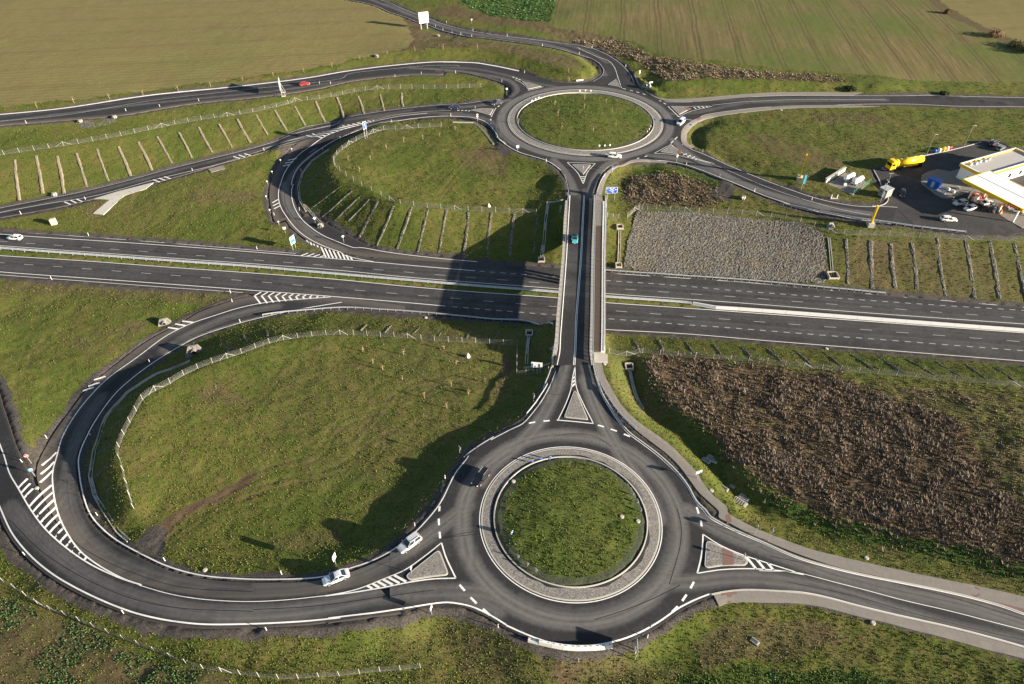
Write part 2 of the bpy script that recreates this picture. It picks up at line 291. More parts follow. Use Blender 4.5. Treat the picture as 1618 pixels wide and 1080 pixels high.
# ------------------------------------------------------------------ solve the surface between the break lines
def solve():
    m0 = FW > 0; v0 = np.where(m0, FV/np.maximum(FW, 1e-9), 0)
    levels = []; m, v = m0, v0
    for l in range(4):
        levels.append((m, v)); ny, nx = m.shape[0]//2*2, m.shape[1]//2*2
        mm = m[:ny, :nx].reshape(ny//2, 2, nx//2, 2).astype(float); vv = v[:ny, :nx].reshape(ny//2, 2, nx//2, 2)
        c = mm.sum((1, 3)); v = np.where(c > 0, (mm*vv).sum((1, 3))/np.maximum(c, 1), 0); m = c > 0
    levels.append((m, v)); z = np.full(m.shape, v[m].mean())
    for l in range(4, -1, -1):
        m, v = levels[l]
        if l < 4:
            up = np.repeat(np.repeat(z, 2, 0), 2, 1); z = np.pad(up, ((0, max(0, m.shape[0]-up.shape[0])), (0, max(0, m.shape[1]-up.shape[1]))), mode='edge')[:m.shape[0], :m.shape[1]]
        z[m] = v[m]
        for it in range(500 if l > 1 else 160):
            p = np.pad(z, 1, mode='edge'); q = (p[2:, 1:-1]+p[:-2, 1:-1]+p[1:-1, 2:]+p[1:-1, :-2])*.25
            z = np.where(m, v, q)
    for it in range(2):
        p = np.pad(z, 1, mode='edge'); q = (p[2:, 1:-1]+p[:-2, 1:-1]+p[1:-1, 2:]+p[1:-1, :-2])*.25; z = .5*z+.5*q
    return z
ZG = solve()
def Z(x, y):
    x = np.asarray(x, float); y = np.asarray(y, float)
    fx = np.clip((x-GX0)/GS, 0, NX-1.001); fy = np.clip((y-GY0)/GS, 0, NY-1.001)
    i = fx.astype(int); j = fy.astype(int); u = fx-i; t = fy-j
    return (ZG[j, i]*(1-u)+ZG[j, i+1]*u)*(1-t)+(ZG[j+1, i]*(1-u)+ZG[j+1, i+1]*u)*t
def G(px, py, dz=0.0):
    """where the sight line of a photo point meets the ground (dz above it)"""
    z = -2.0
    for _ in range(14):
        x, y = P(px, py, z); z = .5*z+.5*(float(Z(x, y))+dz)
    x, y = P(px, py, z); return (x, y, z)
def GP(s, dz=0.0):
    return np.array([G(a, b, dz) for a, b in (S(s) if isinstance(s, str) else s)])
def g1(s, dz=0.0): return Vector(GP(s, dz)[0])
# distance to paved raster (m)
def dilate(m):
    p = np.pad(m, 1); return p[1:-1, 1:-1] | p[2:, 1:-1] | p[:-2, 1:-1] | p[1:-1, 2:] | p[1:-1, :-2]
DIST = np.full(PAVED.shape, 9.0); _m = PAVED.copy(); DIST[_m] = 0
for k in range(1, 9):
    _n = dilate(_m)
    if k % 2 == 0:
        p = np.pad(_m, 1); _n = _n | p[2:, 2:] | p[:-2, :-2] | p[2:, :-2] | p[:-2, 2:]
    DIST[_n & ~_m] = k*RS; _m = _n
def bil(A, x, y, x0, y0, s):
    fx = np.clip((np.asarray(x)-x0)/s, 0, A.shape[1]-1.001); fy = np.clip((np.asarray(y)-y0)/s, 0, A.shape[0]-1.001)
    i = fx.astype(int); j = fy.astype(int); u = fx-i; t = fy-j
    return (A[j, i]*(1-u)+A[j, i+1]*u)*(1-t)+(A[j+1, i]*(1-u)+A[j+1, i+1]*u)*t
def dist_road(x, y): return bil(DIST, x, y, RX0, RY0, RS)
PATHS = [('F 692,120 705,185 730,255 775,325 820,400 880,475 960,550 1050,620 1140,690 1210,760 1270,840 1330,920 1400,985 1450,1035 | T9 172,292 207,312', 'F 735,120 752,200 790,275 830,345 885,420 960,490 1060,560 1160,635 1240,715 1310,790 1360,870 1420,940 1500,1010 | T9 215,270 247,292'),
 ('T9 205,310 300,360 400,405 560,470 760,535 900,565 1100,610 1350,665 1618,738 1900,810', 'T9 245,290 350,345 450,385 600,440 800,490 1000,535 1200,578 1400,618 1618,668 1900,738'),
 ('D 1262,540 1320,520 1420,512 1543,512 | E 200,535 350,563 500,605 700,657 900,703 1100,748 1350,812 1543,868 1750,930', 'D 1295,608 1350,590 1430,583 1543,585 | E 120,588 250,602 380,630 520,668 660,700 850,750 1050,800 1300,870 1543,930 1750,995'),
 ('a6 245,690 258,560 285,440 330,310 400,180 500,90 620,30 720,10 | H 0,690 120,690 220,705', 'a6 350,690 358,560 380,430 430,280 490,170 570,90 660,40 740,28 | H 0,705 110,705 205,715'),
 ('H 20,165 60,240 120,285 200,315 400,322 600,303 800,288 1000,280 1400,282', 'H 0,140 40,220 90,262 180,300 290,305 400,300 600,283 800,268 1000,262 1460,264'),
 ('H 1300,343 1000,347 850,358 700,372 560,392 450,413 370,445 320,485 303,530 315,590 365,625', 'H 1560,352 1300,357 1000,363 850,374 700,390 560,410 460,432 400,460 355,500 340,545 350,590 385,610')]
PATHM = np.zeros(PAVED.shape)
_x, _y = np.meshgrid(RX0+RS*np.arange(RNX), RY0+RS*np.arange(RNY))
for l_, r_ in PATHS:
    a_ = catmull(np.c_[GP(l_)[:, :2], np.zeros(len(S(l_)))], n=60); b_ = catmull(np.c_[GP(r_)[:, :2], np.zeros(len(S(r_)))], n=60); PATHM[in_poly(_x, _y, np.vstack([a_, b_[::-1]])[:, :2])] = 1
# ------------------------------------------------------------------ materials
MATS = {}
def N(nt, typ, **kw):
    n = nt.nodes.new(typ)
    for k, v in kw.items():
        if k in ('operation', 'blend_type', 'data_type', 'noise_dimensions', 'wave_type', 'bands_direction', 'wave_profile', 'attribute_name', 'attribute_type', 'feature', 'distance', 'interpolation_type', 'clamp'): setattr(n, k, v)
        else: n.inputs[k].default_value = v
    return n
def base_mat(name, rough=0.8, spec=0.3, metal=0.0):
    m = bpy.data.materials.new(name); m.use_nodes = True; nt = m.node_tree
    b = nt.nodes['Principled BSDF']; b.inputs['Roughness'].default_value = rough; b.inputs['Metallic'].default_value = metal
    b.inputs['Specular IOR Level'].default_value = spec
    return m, nt, b
def mixc(nt, fac, a, b, blend='MIX'):
    n = nt.nodes.new('ShaderNodeMix'); n.data_type = 'RGBA'; n.blend_type = blend; n.clamp_factor = True
    for i, v in ((0, fac), (6, a), (7, b)):
        if hasattr(v, 'is_output'): nt.links.new(v, n.inputs[i])
        elif i == 0: n.inputs[0].default_value = v
        else: n.inputs[i].default_value = (*v, 1) if len(v) == 3 else v
    return n.outputs[2]
def ramp(nt, src, stops):
    r = nt.nodes.new('ShaderNodeValToRGB'); nt.links.new(src, r.inputs[0]); e = r.color_ramp.elements
    while len(e) > 1: e.remove(e[-1])
    for i, (p, c) in enumerate(stops):
        el = e[0] if i == 0 else e.new(p); el.position = p
        el.color = (c, c, c, 1) if not hasattr(c, '__len__') else (*c, 1)
    return r.outputs[0]
def mth(nt, op, a, b=None, c=None):
    n = nt.nodes.new('ShaderNodeMath'); n.operation = op
    for i, v in enumerate((a, b, c)):
        if v is None: continue
        if hasattr(v, 'is_output'): nt.links.new(v, n.inputs[i])
        else: n.inputs[i].default_value = v
    return n.outputs[0]
def noise(nt, co, scale, detail=4, rough=.6, dist=0.0):
    n = N(nt, 'ShaderNodeTexNoise', Scale=scale, Detail=detail, Roughness=rough, Distortion=dist)
    if co is not None: nt.links.new(co, n.inputs['Vector'])
    return n.outputs['Fac']
def mapping(nt, co, scale=(1, 1, 1), rot=(0, 0, 0)):
    n = nt.nodes.new('ShaderNodeMapping'); n.inputs['Scale'].default_value = scale; n.inputs['Rotation'].default_value = rot
    nt.links.new(co, n.inputs['Vector']); return n.outputs[0]
def coords(nt): return nt.nodes.new('ShaderNodeTexCoord').outputs['Object']
def geo_pos(nt): return nt.nodes.new('ShaderNodeNewGeometry').outputs['Position']
def attr(nt, name):
    n = nt.nodes.new('ShaderNodeAttribute'); n.attribute_name = name; return n
def bump(nt, b, h, strength=.4, dist=.1):
    n = nt.nodes.new('ShaderNodeBump'); n.inputs['Strength'].default_value = strength; n.inputs['Distance'].default_value = dist
    nt.links.new(h, n.inputs['Height']); nt.links.new(n.outputs[0], b.inputs['Normal'])
def mat(name, col, rough=.6, spec=.3, metal=0.0, var=.12, scale=3.0, bmp=0.0):
    if name in MATS: return MATS[name]
    m, nt, b = base_mat(name, rough, spec, metal)
    co = coords(nt); f = noise(nt, co, scale, 5)
    c = mixc(nt, f, tuple(x*(1-var) for x in col), tuple(min(1, x*(1+var)) for x in col))
    nt.links.new(c, b.inputs['Base Color'])
    if bmp: bump(nt, b, noise(nt, co, scale*6, 3), bmp, .05)
    MATS[name] = m; return m
def asphalt_mat():
    m, nt, b = base_mat('asphalt', .78, .32); co = geo_pos(nt)
    wear = attr(nt, 'wear').outputs['Fac']; along = attr(nt, 'grit').outputs['Fac']
    n1 = noise(nt, co, .12, 4); n2 = noise(nt, co, 1.1, 6, .7); n3 = noise(nt, co, 9.0, 4, .7)
    n4 = noise(nt, mapping(nt, co, (1, 1, 1)), .5, 3)
    f = mth(nt, 'ADD', wear, mth(nt, 'MULTIPLY', mth(nt, 'SUBTRACT', n2, .5), .55))
    f = mth(nt, 'ADD', f, mth(nt, 'MULTIPLY', mth(nt, 'SUBTRACT', n1, .5), .5))
    c = mixc(nt, f, (.023, .023, .026), (.165, .157, .152))
    c = mixc(nt, along, c, (.105, .092, .080))
    c = mixc(nt, ramp(nt, n3, [(.3, 0), (.75, .55)]), c, (.125, .118, .112), 'MIX') if False else mixc(nt, mth(nt, 'MULTIPLY', n3, .5), c, mixc(nt, 1.0, c, (.62, .62, .62), 'MULTIPLY'))
    # hairline joints and sealed cracks
    v = N(nt, 'ShaderNodeTexVoronoi', Scale=.09, feature='DISTANCE_TO_EDGE'); nt.links.new(mapping(nt, co, (1, 1, 1)), v.inputs['Vector'])
    crack = mth(nt, 'MULTIPLY', mth(nt, 'LESS_THAN', v.outputs[0], .0012), mth(nt, 'GREATER_THAN', n4, .5))
    c = mixc(nt, mth(nt, 'MULTIPLY', crack, .5), c, (.015, .015, .016))
    nt.links.new(c, b.inputs['Base Color'])
    nt.links.new(mixc(nt, f, (.86, .86, .86), (.66, .66, .66)), b.inputs['Roughness'])
    bump(nt, b, n3, .25, .02); MATS['asphalt'] = m; return m
def paint_mat(name='road_paint', col=(.74, .74, .72)):
    m, nt, b = base_mat(name, .6, .3); co = geo_pos(nt)
    n = noise(nt, co, 5.0, 5, .75)
    c = mixc(nt, ramp(nt, n, [(.52, 0), (.72, .8)]), col, (.30, .29, .28))
    nt.links.new(c, b.inputs['Base Color']); MATS[name] = m; return m
def cobble_mat():
    m, nt, b = base_mat('granite_setts', .85, .2); co = geo_pos(nt)
    v = N(nt, 'ShaderNodeTexVoronoi', Scale=5.5); nt.links.new(co, v.inputs['Vector'])
    d = N(nt, 'ShaderNodeTexVoronoi', Scale=5.5, feature='DISTANCE_TO_EDGE'); nt.links.new(co, d.inputs['Vector'])
    sep = nt.nodes.new('ShaderNodeSeparateColor'); nt.links.new(v.outputs['Color'], sep.inputs[0])
    c = mixc(nt, sep.outputs[0], (.13, .125, .12), (.30, .29, .275))
    c = mixc(nt, noise(nt, co, .7, 4), c, mixc(nt, 1.0, c, (.75, .74, .72), 'MULTIPLY'))
    c = mixc(nt, ramp(nt, d.outputs[0], [(.0, .85), (.05, 0)]), c, (.06, .056, .05))
    nt.links.new(c, b.inputs['Base Color']); bump(nt, b, ramp(nt, d.outputs[0], [(0, 0), (.08, 1)]), .7, .03); MATS['setts'] = m; return m
def gravel_mat():
    m, nt, b = base_mat('crushed_stone', .95, .1); co = geo_pos(nt)
    v = N(nt, 'ShaderNodeTexVoronoi', Scale=3.2); nt.links.new(co, v.inputs['Vector'])
    sep = nt.nodes.new('ShaderNodeSeparateColor'); nt.links.new(v.outputs['Color'], sep.inputs[0])
    c = mixc(nt, sep.outputs[0], (.040, .039, .037), (.175, .168, .152))
    c = mixc(nt, ramp(nt, noise(nt, co, .25, 4), [(.4, 0), (.65, .6)]), c, mixc(nt, 1.0, c, (1.15, 1.02, .8), 'MULTIPLY'))
    nt.links.new(c, b.inputs['Base Color']); bump(nt, b, v.outputs['Distance'], .8, .12); MATS['gravel'] = m; return m
def slab_mat(name, col, dark, joint=2.0):
    m, nt, b = base_mat(name, .85, .2); co = geo_pos(nt)
    n = noise(nt, co, 1.4, 6, .7); n2 = noise(nt, co, 14, 3)
    c = mixc(nt, n, dark, col); c = mixc(nt, mth(nt, 'MULTIPLY', n2, .35), c, dark)
    nt.links.new(c, b.inputs['Base Color']); bump(nt, b, n2, .2, .02); MATS[name] = m; return m
def ground_mat():
    m, nt, b = base_mat('ground_cover', .95, .08); co = geo_pos(nt)
    A = attr(nt, 'covA'); B = attr(nt, 'covB')
    sa = nt.nodes.new('ShaderNodeSeparateColor'); nt.links.new(A.outputs['Color'], sa.inputs[0])
    sb = nt.nodes.new('ShaderNodeSeparateColor'); nt.links.new(B.outputs['Color'], sb.inputs[0])
    big = noise(nt, co, .045, 5, .6); med = noise(nt, co, .35, 6, .65); fine = noise(nt, co, 2.6, 6, .75)
    g = mixc(nt, ramp(nt, fine, [(.33, 0), (.68, 1)]), (.033, .049, .011), (.142, .150, .037))
    g = mixc(nt, ramp(nt, med, [(.46, 0), (.64, .8)]), g, (.135, .110, .040))
    g = mixc(nt, ramp(nt, big, [(.45, 0), (.60, .55)]), g, (.052, .085, .014))
    dry = mixc(nt, ramp(nt, fine, [(.32, 0), (.7, 1)]), (.050, .038, .024), (.150, .115, .065))
    f = mth(nt, 'ADD', sa.outputs[0], mth(nt, 'MULTIPLY', mth(nt, 'SUBTRACT', med, .5), .9)); f = mth(nt, 'MULTIPLY', f, mth(nt, 'GREATER_THAN', sa.outputs[0], .02))
    c = mixc(nt, f, g, dry)
    soil = mixc(nt, ramp(nt, fine, [(.35, 0), (.7, 1)]), (.055, .038, .025), (.150, .104, .066))
    f = mth(nt, 'ADD', sa.outputs[1], mth(nt, 'MULTIPLY', mth(nt, 'SUBTRACT', med, .5), 1.1)); f = mth(nt, 'MULTIPLY', f, mth(nt, 'GREATER_THAN', sa.outputs[1], .02))
    c = mixc(nt, f, c, soil)
    # arable land: drilled rows and tramlines; blue channel of covA picks the left field, covB red the right one
    wl = N(nt, 'ShaderNodeTexWave', Scale=.9, Distortion=1.2, Detail=3); wl.bands_direction = 'Y'; wl.wave_type = 'BANDS'
    nt.links.new(mapping(nt, co, (1, 1, 1), (0, 0, math.radians(-9))), wl.inputs['Vector'])
    stre = noise(nt, mapping(nt, co, (.012, .22, 1), (0, 0, math.radians(-9))), 1.0, 5, .7)
    lf = mixc(nt, ramp(nt, fine, [(.3, 0), (.7, 1)]), (.122, .112, .044), (.225, .200, .088))
    lf = mixc(nt, ramp(nt, stre, [(.35, 0), (.7, .8)]), lf, (.165, .132, .062))
    lf = mixc(nt, mth(nt, 'MULTIPLY', wl.outputs['Fac'], .42), lf, (.135, .122, .045))
    lf = mixc(nt, ramp(nt, noise(nt, co, .012, 3), [(.5, 0), (.7, .5)]), lf, (.120, .130, .042))
    sl_ = nt.nodes.new('ShaderNodeSeparateXYZ'); nt.links.new(mapping(nt, co, (1, 1, 1), (0, 0, math.radians(-9))), sl_.inputs[0])
    tl = mth(nt, 'FRACT', mth(nt, 'DIVIDE', mth(nt, 'ADD', sl_.outputs[1], mth(nt, 'MULTIPLY', noise(nt, co, .02, 2), 6.0)), 21.0)); tl = mth(nt, 'LESS_THAN', mth(nt, 'MINIMUM', mth(nt, 'ABSOLUTE', mth(nt, 'SUBTRACT', tl, .4)), mth(nt, 'ABSOLUTE', mth(nt, 'SUBTRACT', tl, .49))), .02)
    lf = mixc(nt, mth(nt, 'MULTIPLY', tl, mth(nt, 'MULTIPLY', noise(nt, co, .05, 3), .6)), lf, (.095, .075, .036))
    lf = mixc(nt, ramp(nt, noise(nt, co, .06, 5, .7), [(.5, 0), (.72, .45)]), lf, (.150, .105, .052))
    c = mixc(nt, sa.outputs[2], c, lf)
    rot = mapping(nt, co, (1, 1, 1), (0, 0, math.radians(7.5)))
    sx = nt.nodes.new('ShaderNodeSeparateXYZ'); nt.links.new(rot, sx.inputs[0])
    wob = mth(nt, 'ADD', sx.outputs[0], mth(nt, 'MULTIPLY', noise(nt, co, .03, 2), 3.0))
    t = mth(nt, 'FRACT', mth(nt, 'DIVIDE', wob, 17.0)); d1 = mth(nt, 'ABSOLUTE', mth(nt, 'SUBTRACT', t, .42)); d2 = mth(nt, 'ABSOLUTE', mth(nt, 'SUBTRACT', t, .53))
    tram = mth(nt, 'LESS_THAN', mth(nt, 'MINIMUM', d1, d2), .022)
    rows = noise(nt, mapping(nt, rot, (.9, .02, 1)), 1.0, 4, .7)
    rf = mixc(nt, ramp(nt, rows, [(.35, 0), (.65, 1)]), (.088, .082, .030), (.165, .130, .066))
    rf = mixc(nt, ramp(nt, noise(nt, co, .018, 4), [(.42, 0), (.62, .8)]), rf, (.078, .112, .026))
    rf = mixc(nt, ramp(nt, fine, [(.4, 0), (.8, .35)]), rf, (.17, .145, .07))
    rf = mixc(nt, mth(nt, 'MULTIPLY', tram, .55), rf, (.075, .056, .034))
    c = mixc(nt, sb.outputs[0], c, rf)
    # gravel verge
    gv = N(nt, 'ShaderNodeTexVoronoi', Scale=6.0); nt.links.new(co, gv.inputs['Vector']); sg = nt.nodes.new('ShaderNodeSeparateColor'); nt.links.new(gv.outputs['Color'], sg.inputs[0])
    gr = mixc(nt, sg.outputs[0], (.040, .036, .033), (.105, .094, .084))
    f = mth(nt, 'ADD', sb.outputs[1], mth(nt, 'MULTIPLY', mth(nt, 'SUBTRACT', med, .5), .8)); f = mth(nt, 'MULTIPLY', f, mth(nt, 'GREATER_THAN', sb.outputs[1], .02))
    c = mixc(nt, ramp(nt, f, [(.35, 0), (.6, 1)]), c, gr)
    # lush dark green crop / rank grass
    lush = mixc(nt, ramp(nt, fine, [(.35, 0), (.7, 1)]), (.022, .050, .012), (.075, .125, .026))
    f = mth(nt, 'ADD', sb.outputs[2], mth(nt, 'MULTIPLY', mth(nt, 'SUBTRACT', med, .5), .9)); f = mth(nt, 'MULTIPLY', f, mth(nt, 'GREATER_THAN', sb.outputs[2], .02))
    c = mixc(nt, f, c, lush)
    nt.links.new(c, b.inputs['Base Color'])
    bump(nt, b, fine, .55, .12); MATS['ground'] = m; return m
asphalt_mat(); paint_mat(); paint_mat('worn_paint', (.36, .36, .35)); cobble_mat(); gravel_mat(); ground_mat()
slab_mat('footway', (.26, .240, .215), (.15, .138, .125)); slab_mat('concrete', (.50, .47, .42), (.33, .31, .28)); slab_mat('red_tactile', (.21, .115, .095), (.15, .10, .088))
slab_mat('dark_resin', (.115, .085, .066), (.07, .052, .042)); slab_mat('kerb_stone', (.52, .50, .46), (.34, .33, .30)); slab_mat('white_concrete', (.80, .79, .76), (.62, .61, .58)); slab_mat('barrier_concrete', (.64, .65, .66), (.52, .53, .54))
M = MATS
slab_mat('manhole', (.50, .44, .38), (.36, .32, .28)); slab_mat('grey_concrete', (.30, .29, .27), (.19, .18, .17))
mat('wire', (.22, .22, .215), .6, .3, .2); mat('galvanised', (.50, .52, .53), .42, .5, .55); mat('post_grey', (.42, .41, .39), .7, .3); mat('post_white', (.80, .80, .78), .5, .4); mat('dark_metal', (.05, .05, .055), .5, .4)
mat('wood_stake', (.34, .26, .18), .85, .1); mat('sign_white', (.80, .80, .80), .45, .4, var=.03); mat('sign_blue', (.012, .075, .42), .45, .4, var=.05); mat('sign_cyan', (.03, .33, .62), .45, .4, var=.05)
mat('sign_green', (.01, .28, .12), .45, .4, var=.05); mat('sign_red', (.55, .025, .03), .45, .4, var=.05); mat('sign_back', (.44, .45, .46), .5, .4, .3)
mat('black', (.012, .012, .014), .6, .3); mat('reflector_orange', (.8, .22, .02), .4, .5); mat('earth_dark', (.07, .055, .04), .95, .1)
# ------------------------------------------------------------------ object helpers
def tag(o, label=None, cat=None, group=None, kind=None):
    if label: o['label'] = label
    if cat: o['category'] = cat
    if group: o['group'] = group
    if kind: o['kind'] = kind
    return o
def mesh(name, v, f, mats, mi=None, smooth=False):
    me = bpy.data.meshes.new(name)
    me.from_pydata([tuple(map(float, p)) for p in v], [], f)
    for mm in (mats if isinstance(mats, (list, tuple)) else [mats]): me.materials.append(mm)
    if mi is not None: me.polygons.foreach_set('material_index', mi)
    if smooth: me.polygons.foreach_set('use_smooth', [True]*len(me.polygons))
    me.update(); return me
def link(name, me, parent=None, loc=None, rz=None):
    o = bpy.data.objects.new(name, me); COL.objects.link(o)
    if loc is not None: o.location = loc
    if rz is not None: o.rotation_euler = (0, 0, rz)
    if parent is not None: o.parent = parent
    return o
def empty(name, loc=(0, 0, 0), rz=0.0, label=None, cat=None, group=None, scale=None):
    o = bpy.data.objects.new(name, None); COL.objects.link(o); o.location = loc; o.rotation_euler = (0, 0, rz); o.empty_display_size = .3
    if scale: o.scale = (scale,)*3
    return tag(o, label, cat, group)
def copy_tree(o, parent=None):
    c = o.copy(); COL.objects.link(c)
    for k in ('label', 'group', 'category'):
        if k in c and parent is None and k == 'label': del c[k]
    if parent is not None: c.parent = parent
    for ch in list(o.children): copy_tree(ch, c)
    return c
class MB:
    def __init__(s): s.v = []; s.f = []; s.m = []; s.mats = []
    def mi(s, m):
        if m not in s.mats: s.mats.append(m)
        return s.mats.index(m)
    def add(s, v, f, m):
        k = len(s.v); s.v += [tuple(p) for p in v]; s.f += [tuple(a+k for a in q) for q in f]; s.m += [s.mi(m)]*len(f); return s
    def box(s, c, d, m, rz=0.0, R=None):
        hx, hy, hz = d[0]/2, d[1]/2, d[2]/2; cs, sn = math.cos(rz), math.sin(rz); v = []
        for x, y, z in ((-1,-1,-1),(1,-1,-1),(1,1,-1),(-1,1,-1),(-1,-1,1),(1,-1,1),(1,1,1),(-1,1,1)):
            p = Vector((x*hx, y*hy, z*hz))
            p = R @ p if R is not None else Vector((p.x*cs-p.y*sn, p.x*sn+p.y*cs, p.z))
            v.append((c[0]+p.x, c[1]+p.y, c[2]+p.z))
        return s.add(v, [(0,3,2,1),(4,5,6,7),(0,1,5,4),(1,2,6,5),(2,3,7,6),(3,0,4,7)], m)
    def cyl(s, a, b, r, m, n=8, r2=None, caps=True):
        a = Vector(a); b = Vector(b); d = (b-a).normalized(); u = d.orthogonal().normalized(); w_ = d.cross(u); r2 = r if r2 is None else r2
        v = [a+(u*math.cos(2*math.pi*i/n)+w_*math.sin(2*math.pi*i/n))*r for i in range(n)]+[b+(u*math.cos(2*math.pi*i/n)+w_*math.sin(2*math.pi*i/n))*r2 for i in range(n)]
        f = [(i, (i+1) % n, n+(i+1) % n, n+i) for i in range(n)]
        if caps: f += [tuple(range(n-1, -1, -1)), tuple(range(n, 2*n))]
        return s.add(v, f, m)
    def lathe(s, c, prof, m, n=14):
        v = []; f = []
        for r, z in prof: v += [(c[0]+r*math.cos(2*math.pi*i/n), c[1]+r*math.sin(2*math.pi*i/n), c[2]+z) for i in range(n)]
        for k in range(len(prof)-1): f += [(k*n+i, k*n+(i+1) % n, (k+1)*n+(i+1) % n, (k+1)*n+i) for i in range(n)]
        f += [tuple(range(n-1, -1, -1)), tuple((len(prof)-1)*n+i for i in range(n))]
        return s.add(v, f, m)
    def prism(s, poly, z0, z1, m):
        n = len(poly); v = [(p[0], p[1], z0 if not hasattr(z0, '__len__') else z0[i]) for i, p in enumerate(poly)]+[(p[0], p[1], z1 if not hasattr(z1, '__len__') else z1[i]) for i, p in enumerate(poly)]
        return s.add(v, [tuple(range(n-1, -1, -1)), tuple(range(n, 2*n))]+[(i, (i+1) % n, n+(i+1) % n, n+i) for i in range(n)], m)
    def sweep(s, path, prof, m, closed=False):
        """prof: (offset left, height) loop carried along a 3D path"""
        path = np.asarray(path, float); nn = normals2(path, closed); k = len(prof); v = []
        for p, q in zip(path, nn): v += [(p[0]+q[0]*o, p[1]+q[1]*o, p[2]+h) for o, h in prof]
        f = []; L = len(path)
        for i in range(L if closed else L-1):
            j = (i+1) % L; f += [(i*k+a, j*k+a, j*k+(a+1) % k, i*k+(a+1) % k) for a in range(k)]
        if not closed: f += [tuple(range(k)), tuple((L-1)*k+a for a in range(k-1, -1, -1))]
        return s.add(v, f, m)
    def me(s, name, smooth=False): return mesh(name, s.v, s.f, s.mats or [M['concrete']], s.m, smooth)
    def obj(s, name, parent=None, smooth=False, loc=None, rz=None): return link(name, s.me(name, smooth), parent, loc, rz)
def zsnap(p, dz=0.0):
    p = np.asarray(p, float).copy(); q = np.zeros((len(p), 3)); q[:, :2] = p[:, :2]; q[:, 2] = Z(p[:, 0], p[:, 1])+dz; return q
# ------------------------------------------------------------------ ground sheet
def fbm(x, y, wl, seed, octv=3, gain=.5):
    r = np.random.default_rng(seed); T = r.random((256, 256)); out = np.zeros_like(x); a = 1; tot = 0
    for o in range(octv):
        ca, sa_ = math.cos(.6+o*1.1+seed), math.sin(.6+o*1.1+seed); u = (x*ca-y*sa_)/wl+o*37.1; v = (x*sa_+y*ca)/wl+o*11.7; i = np.floor(u).astype(int); j = np.floor(v).astype(int); fu = u-i; fv = v-j; fu = fu*fu*(3-2*fu); fv = fv*fv*(3-2*fv)
        i &= 255; j &= 255; i1 = (i+1) & 255; j1 = (j+1) & 255
        out += a*((T[j, i]*(1-fu)+T[j, i1]*fu)*(1-fv)+(T[j1, i]*(1-fu)+T[j1, i1]*fu)*fv-.5); tot += a; a *= gain; wl /= 2.03
    return out/tot
def axis(segs):
    out = [segs[0][0]]
    for a, b, st in segs:
        n = max(1, int(round((b-a)/st))); out += list(np.linspace(a, b, n+1)[1:])
    return np.array(out)
def grow(a, b, s0, n=26):
    s = np.geomspace(1, 60, n); s = np.cumsum(s); s = s/s[-1]*(b-a); return a+s
ys = axis([(-60, 36, 5), (36, 130, .42), (130, 215, .52), (215, 330, .8), (330, 450, 1.2)]); ys = np.r_[ys, grow(450, 9000, 4)]; ys = np.r_[-60-np.array([4000, 1500, 500, 200, 80]), ys]
xs = axis([(-290, -135, .9), (-135, 135, .5), (135, 290, .9)]); xs = np.r_[(-290-(grow(290, 8000, 4)-290))[::-1], xs, grow(290, 8000, 4)]
def poly_w(s, dz=0.0): return GP(s)[:, :2]
def gpts_(s): return np.array([P(a, b, ZM) for a, b in S(s)])
COVER = {
 'dryscrub': ['c4 300,330 700,300 1200,380 1618,420 1900,440 | T6 900,720 1300,760 1618,790 2000,830 | T9 1900,560 1618,500 1300,420 1000,350 780,290 480,190 330,90 250,20 | F 1480,640 1400,545 1250,430 1150,340 1060,220 1000,160'],
}
X, Y = np.meshgrid(xs, ys); x = X.ravel(); y = Y.ravel(); z0 = Z(x, y)
dr = dist_road(x, y)
inner = np.clip((dr-.5)/1.6, 0, 1)
_jx, _jy = 3.2*fbm(x, y, 5, 91, 3), 3.2*fbm(x, y, 5, 92, 3)
def pm(s, soft=0.0): return in_poly(x+_jx, y+_jy, poly_w(s)).astype(float)
scrub = pm('c4 560,330 700,300 1200,390 1618,430 | T6 300,640 900,735 1618,800 2400,860 | T9 2400,640 1618,500 1400,450 1000,355 780,290 480,195 340,95 265,30 | F 1480,640 1400,545 1250,430 1150,340 1060,220 1000,160')
scrub2 = pm('a6 760,640 760,420 820,300 950,210 1200,190 1618,190 | H 370,790 480,850 500,920 560,960 400,990 0,965 | a6 900,720')
scrub3 = pm('L 1100,170 1300,190 1480,195 1618,215 | H 0,-30 150,40 300,60 500,90 800,130 1200,150 1400,190 1200,195 800,180 450,175 250,190 130,150 30,60')
wedge_dry = pm('L 420,190 480,200 700,250 1000,285 1330,345 1440,400 1440,430 1300,430 1000,340 760,300 480,310 390,330 300,250')
lfield = pm('O -400,-200 300,-200 560,-10 | L 60,-20 200,70 290,105 330,140 380,250 340,300 200,335 0,370 | T1 1618,300 1300,345 900,400 400,465 0,505 -900,580 -1500,400')
rfield = pm('L 1290,-60 1280,110 1200,165 1330,185 1500,205 | H 0,-60 120,10 300,45 600,70 900,110 1300,140 1618,165 | T3 1618,390 3000,450 3000,-400 1000,-500')
rutsoil = pm('L 270,100 400,150 420,170 390,250 400,300 200,340 60,330 240,260 300,200')
soilstrip = pm('L 470,95 560,60 640,30 720,70 900,100 1080,130 1290,140 1300,190 1100,180 900,160 760,130 560,95')
crop_top = pm('L 640,-20 700,30 880,100 1080,135 1240,140 1270,100 1290,-40')
crop_sw = pm('A -200,460 60,560 200,640 350,690 560,780 760,870 950,930 1180,1000 1400,1060 1400,1200 -300,1300')
bare_track = pm('T7 620,430 690,380 760,300 850,250 960,190 1080,130 1200,90 1180,140 1050,190 930,260 840,330 780,420 770,470 700,480')
bare_track2 = pm('G 320,590 390,640 440,640 420,660 380,690 300,720 200,690 180,640 250,600')
bare_track3 = pm('H 480,910 560,820 680,870 620,950 540,955')
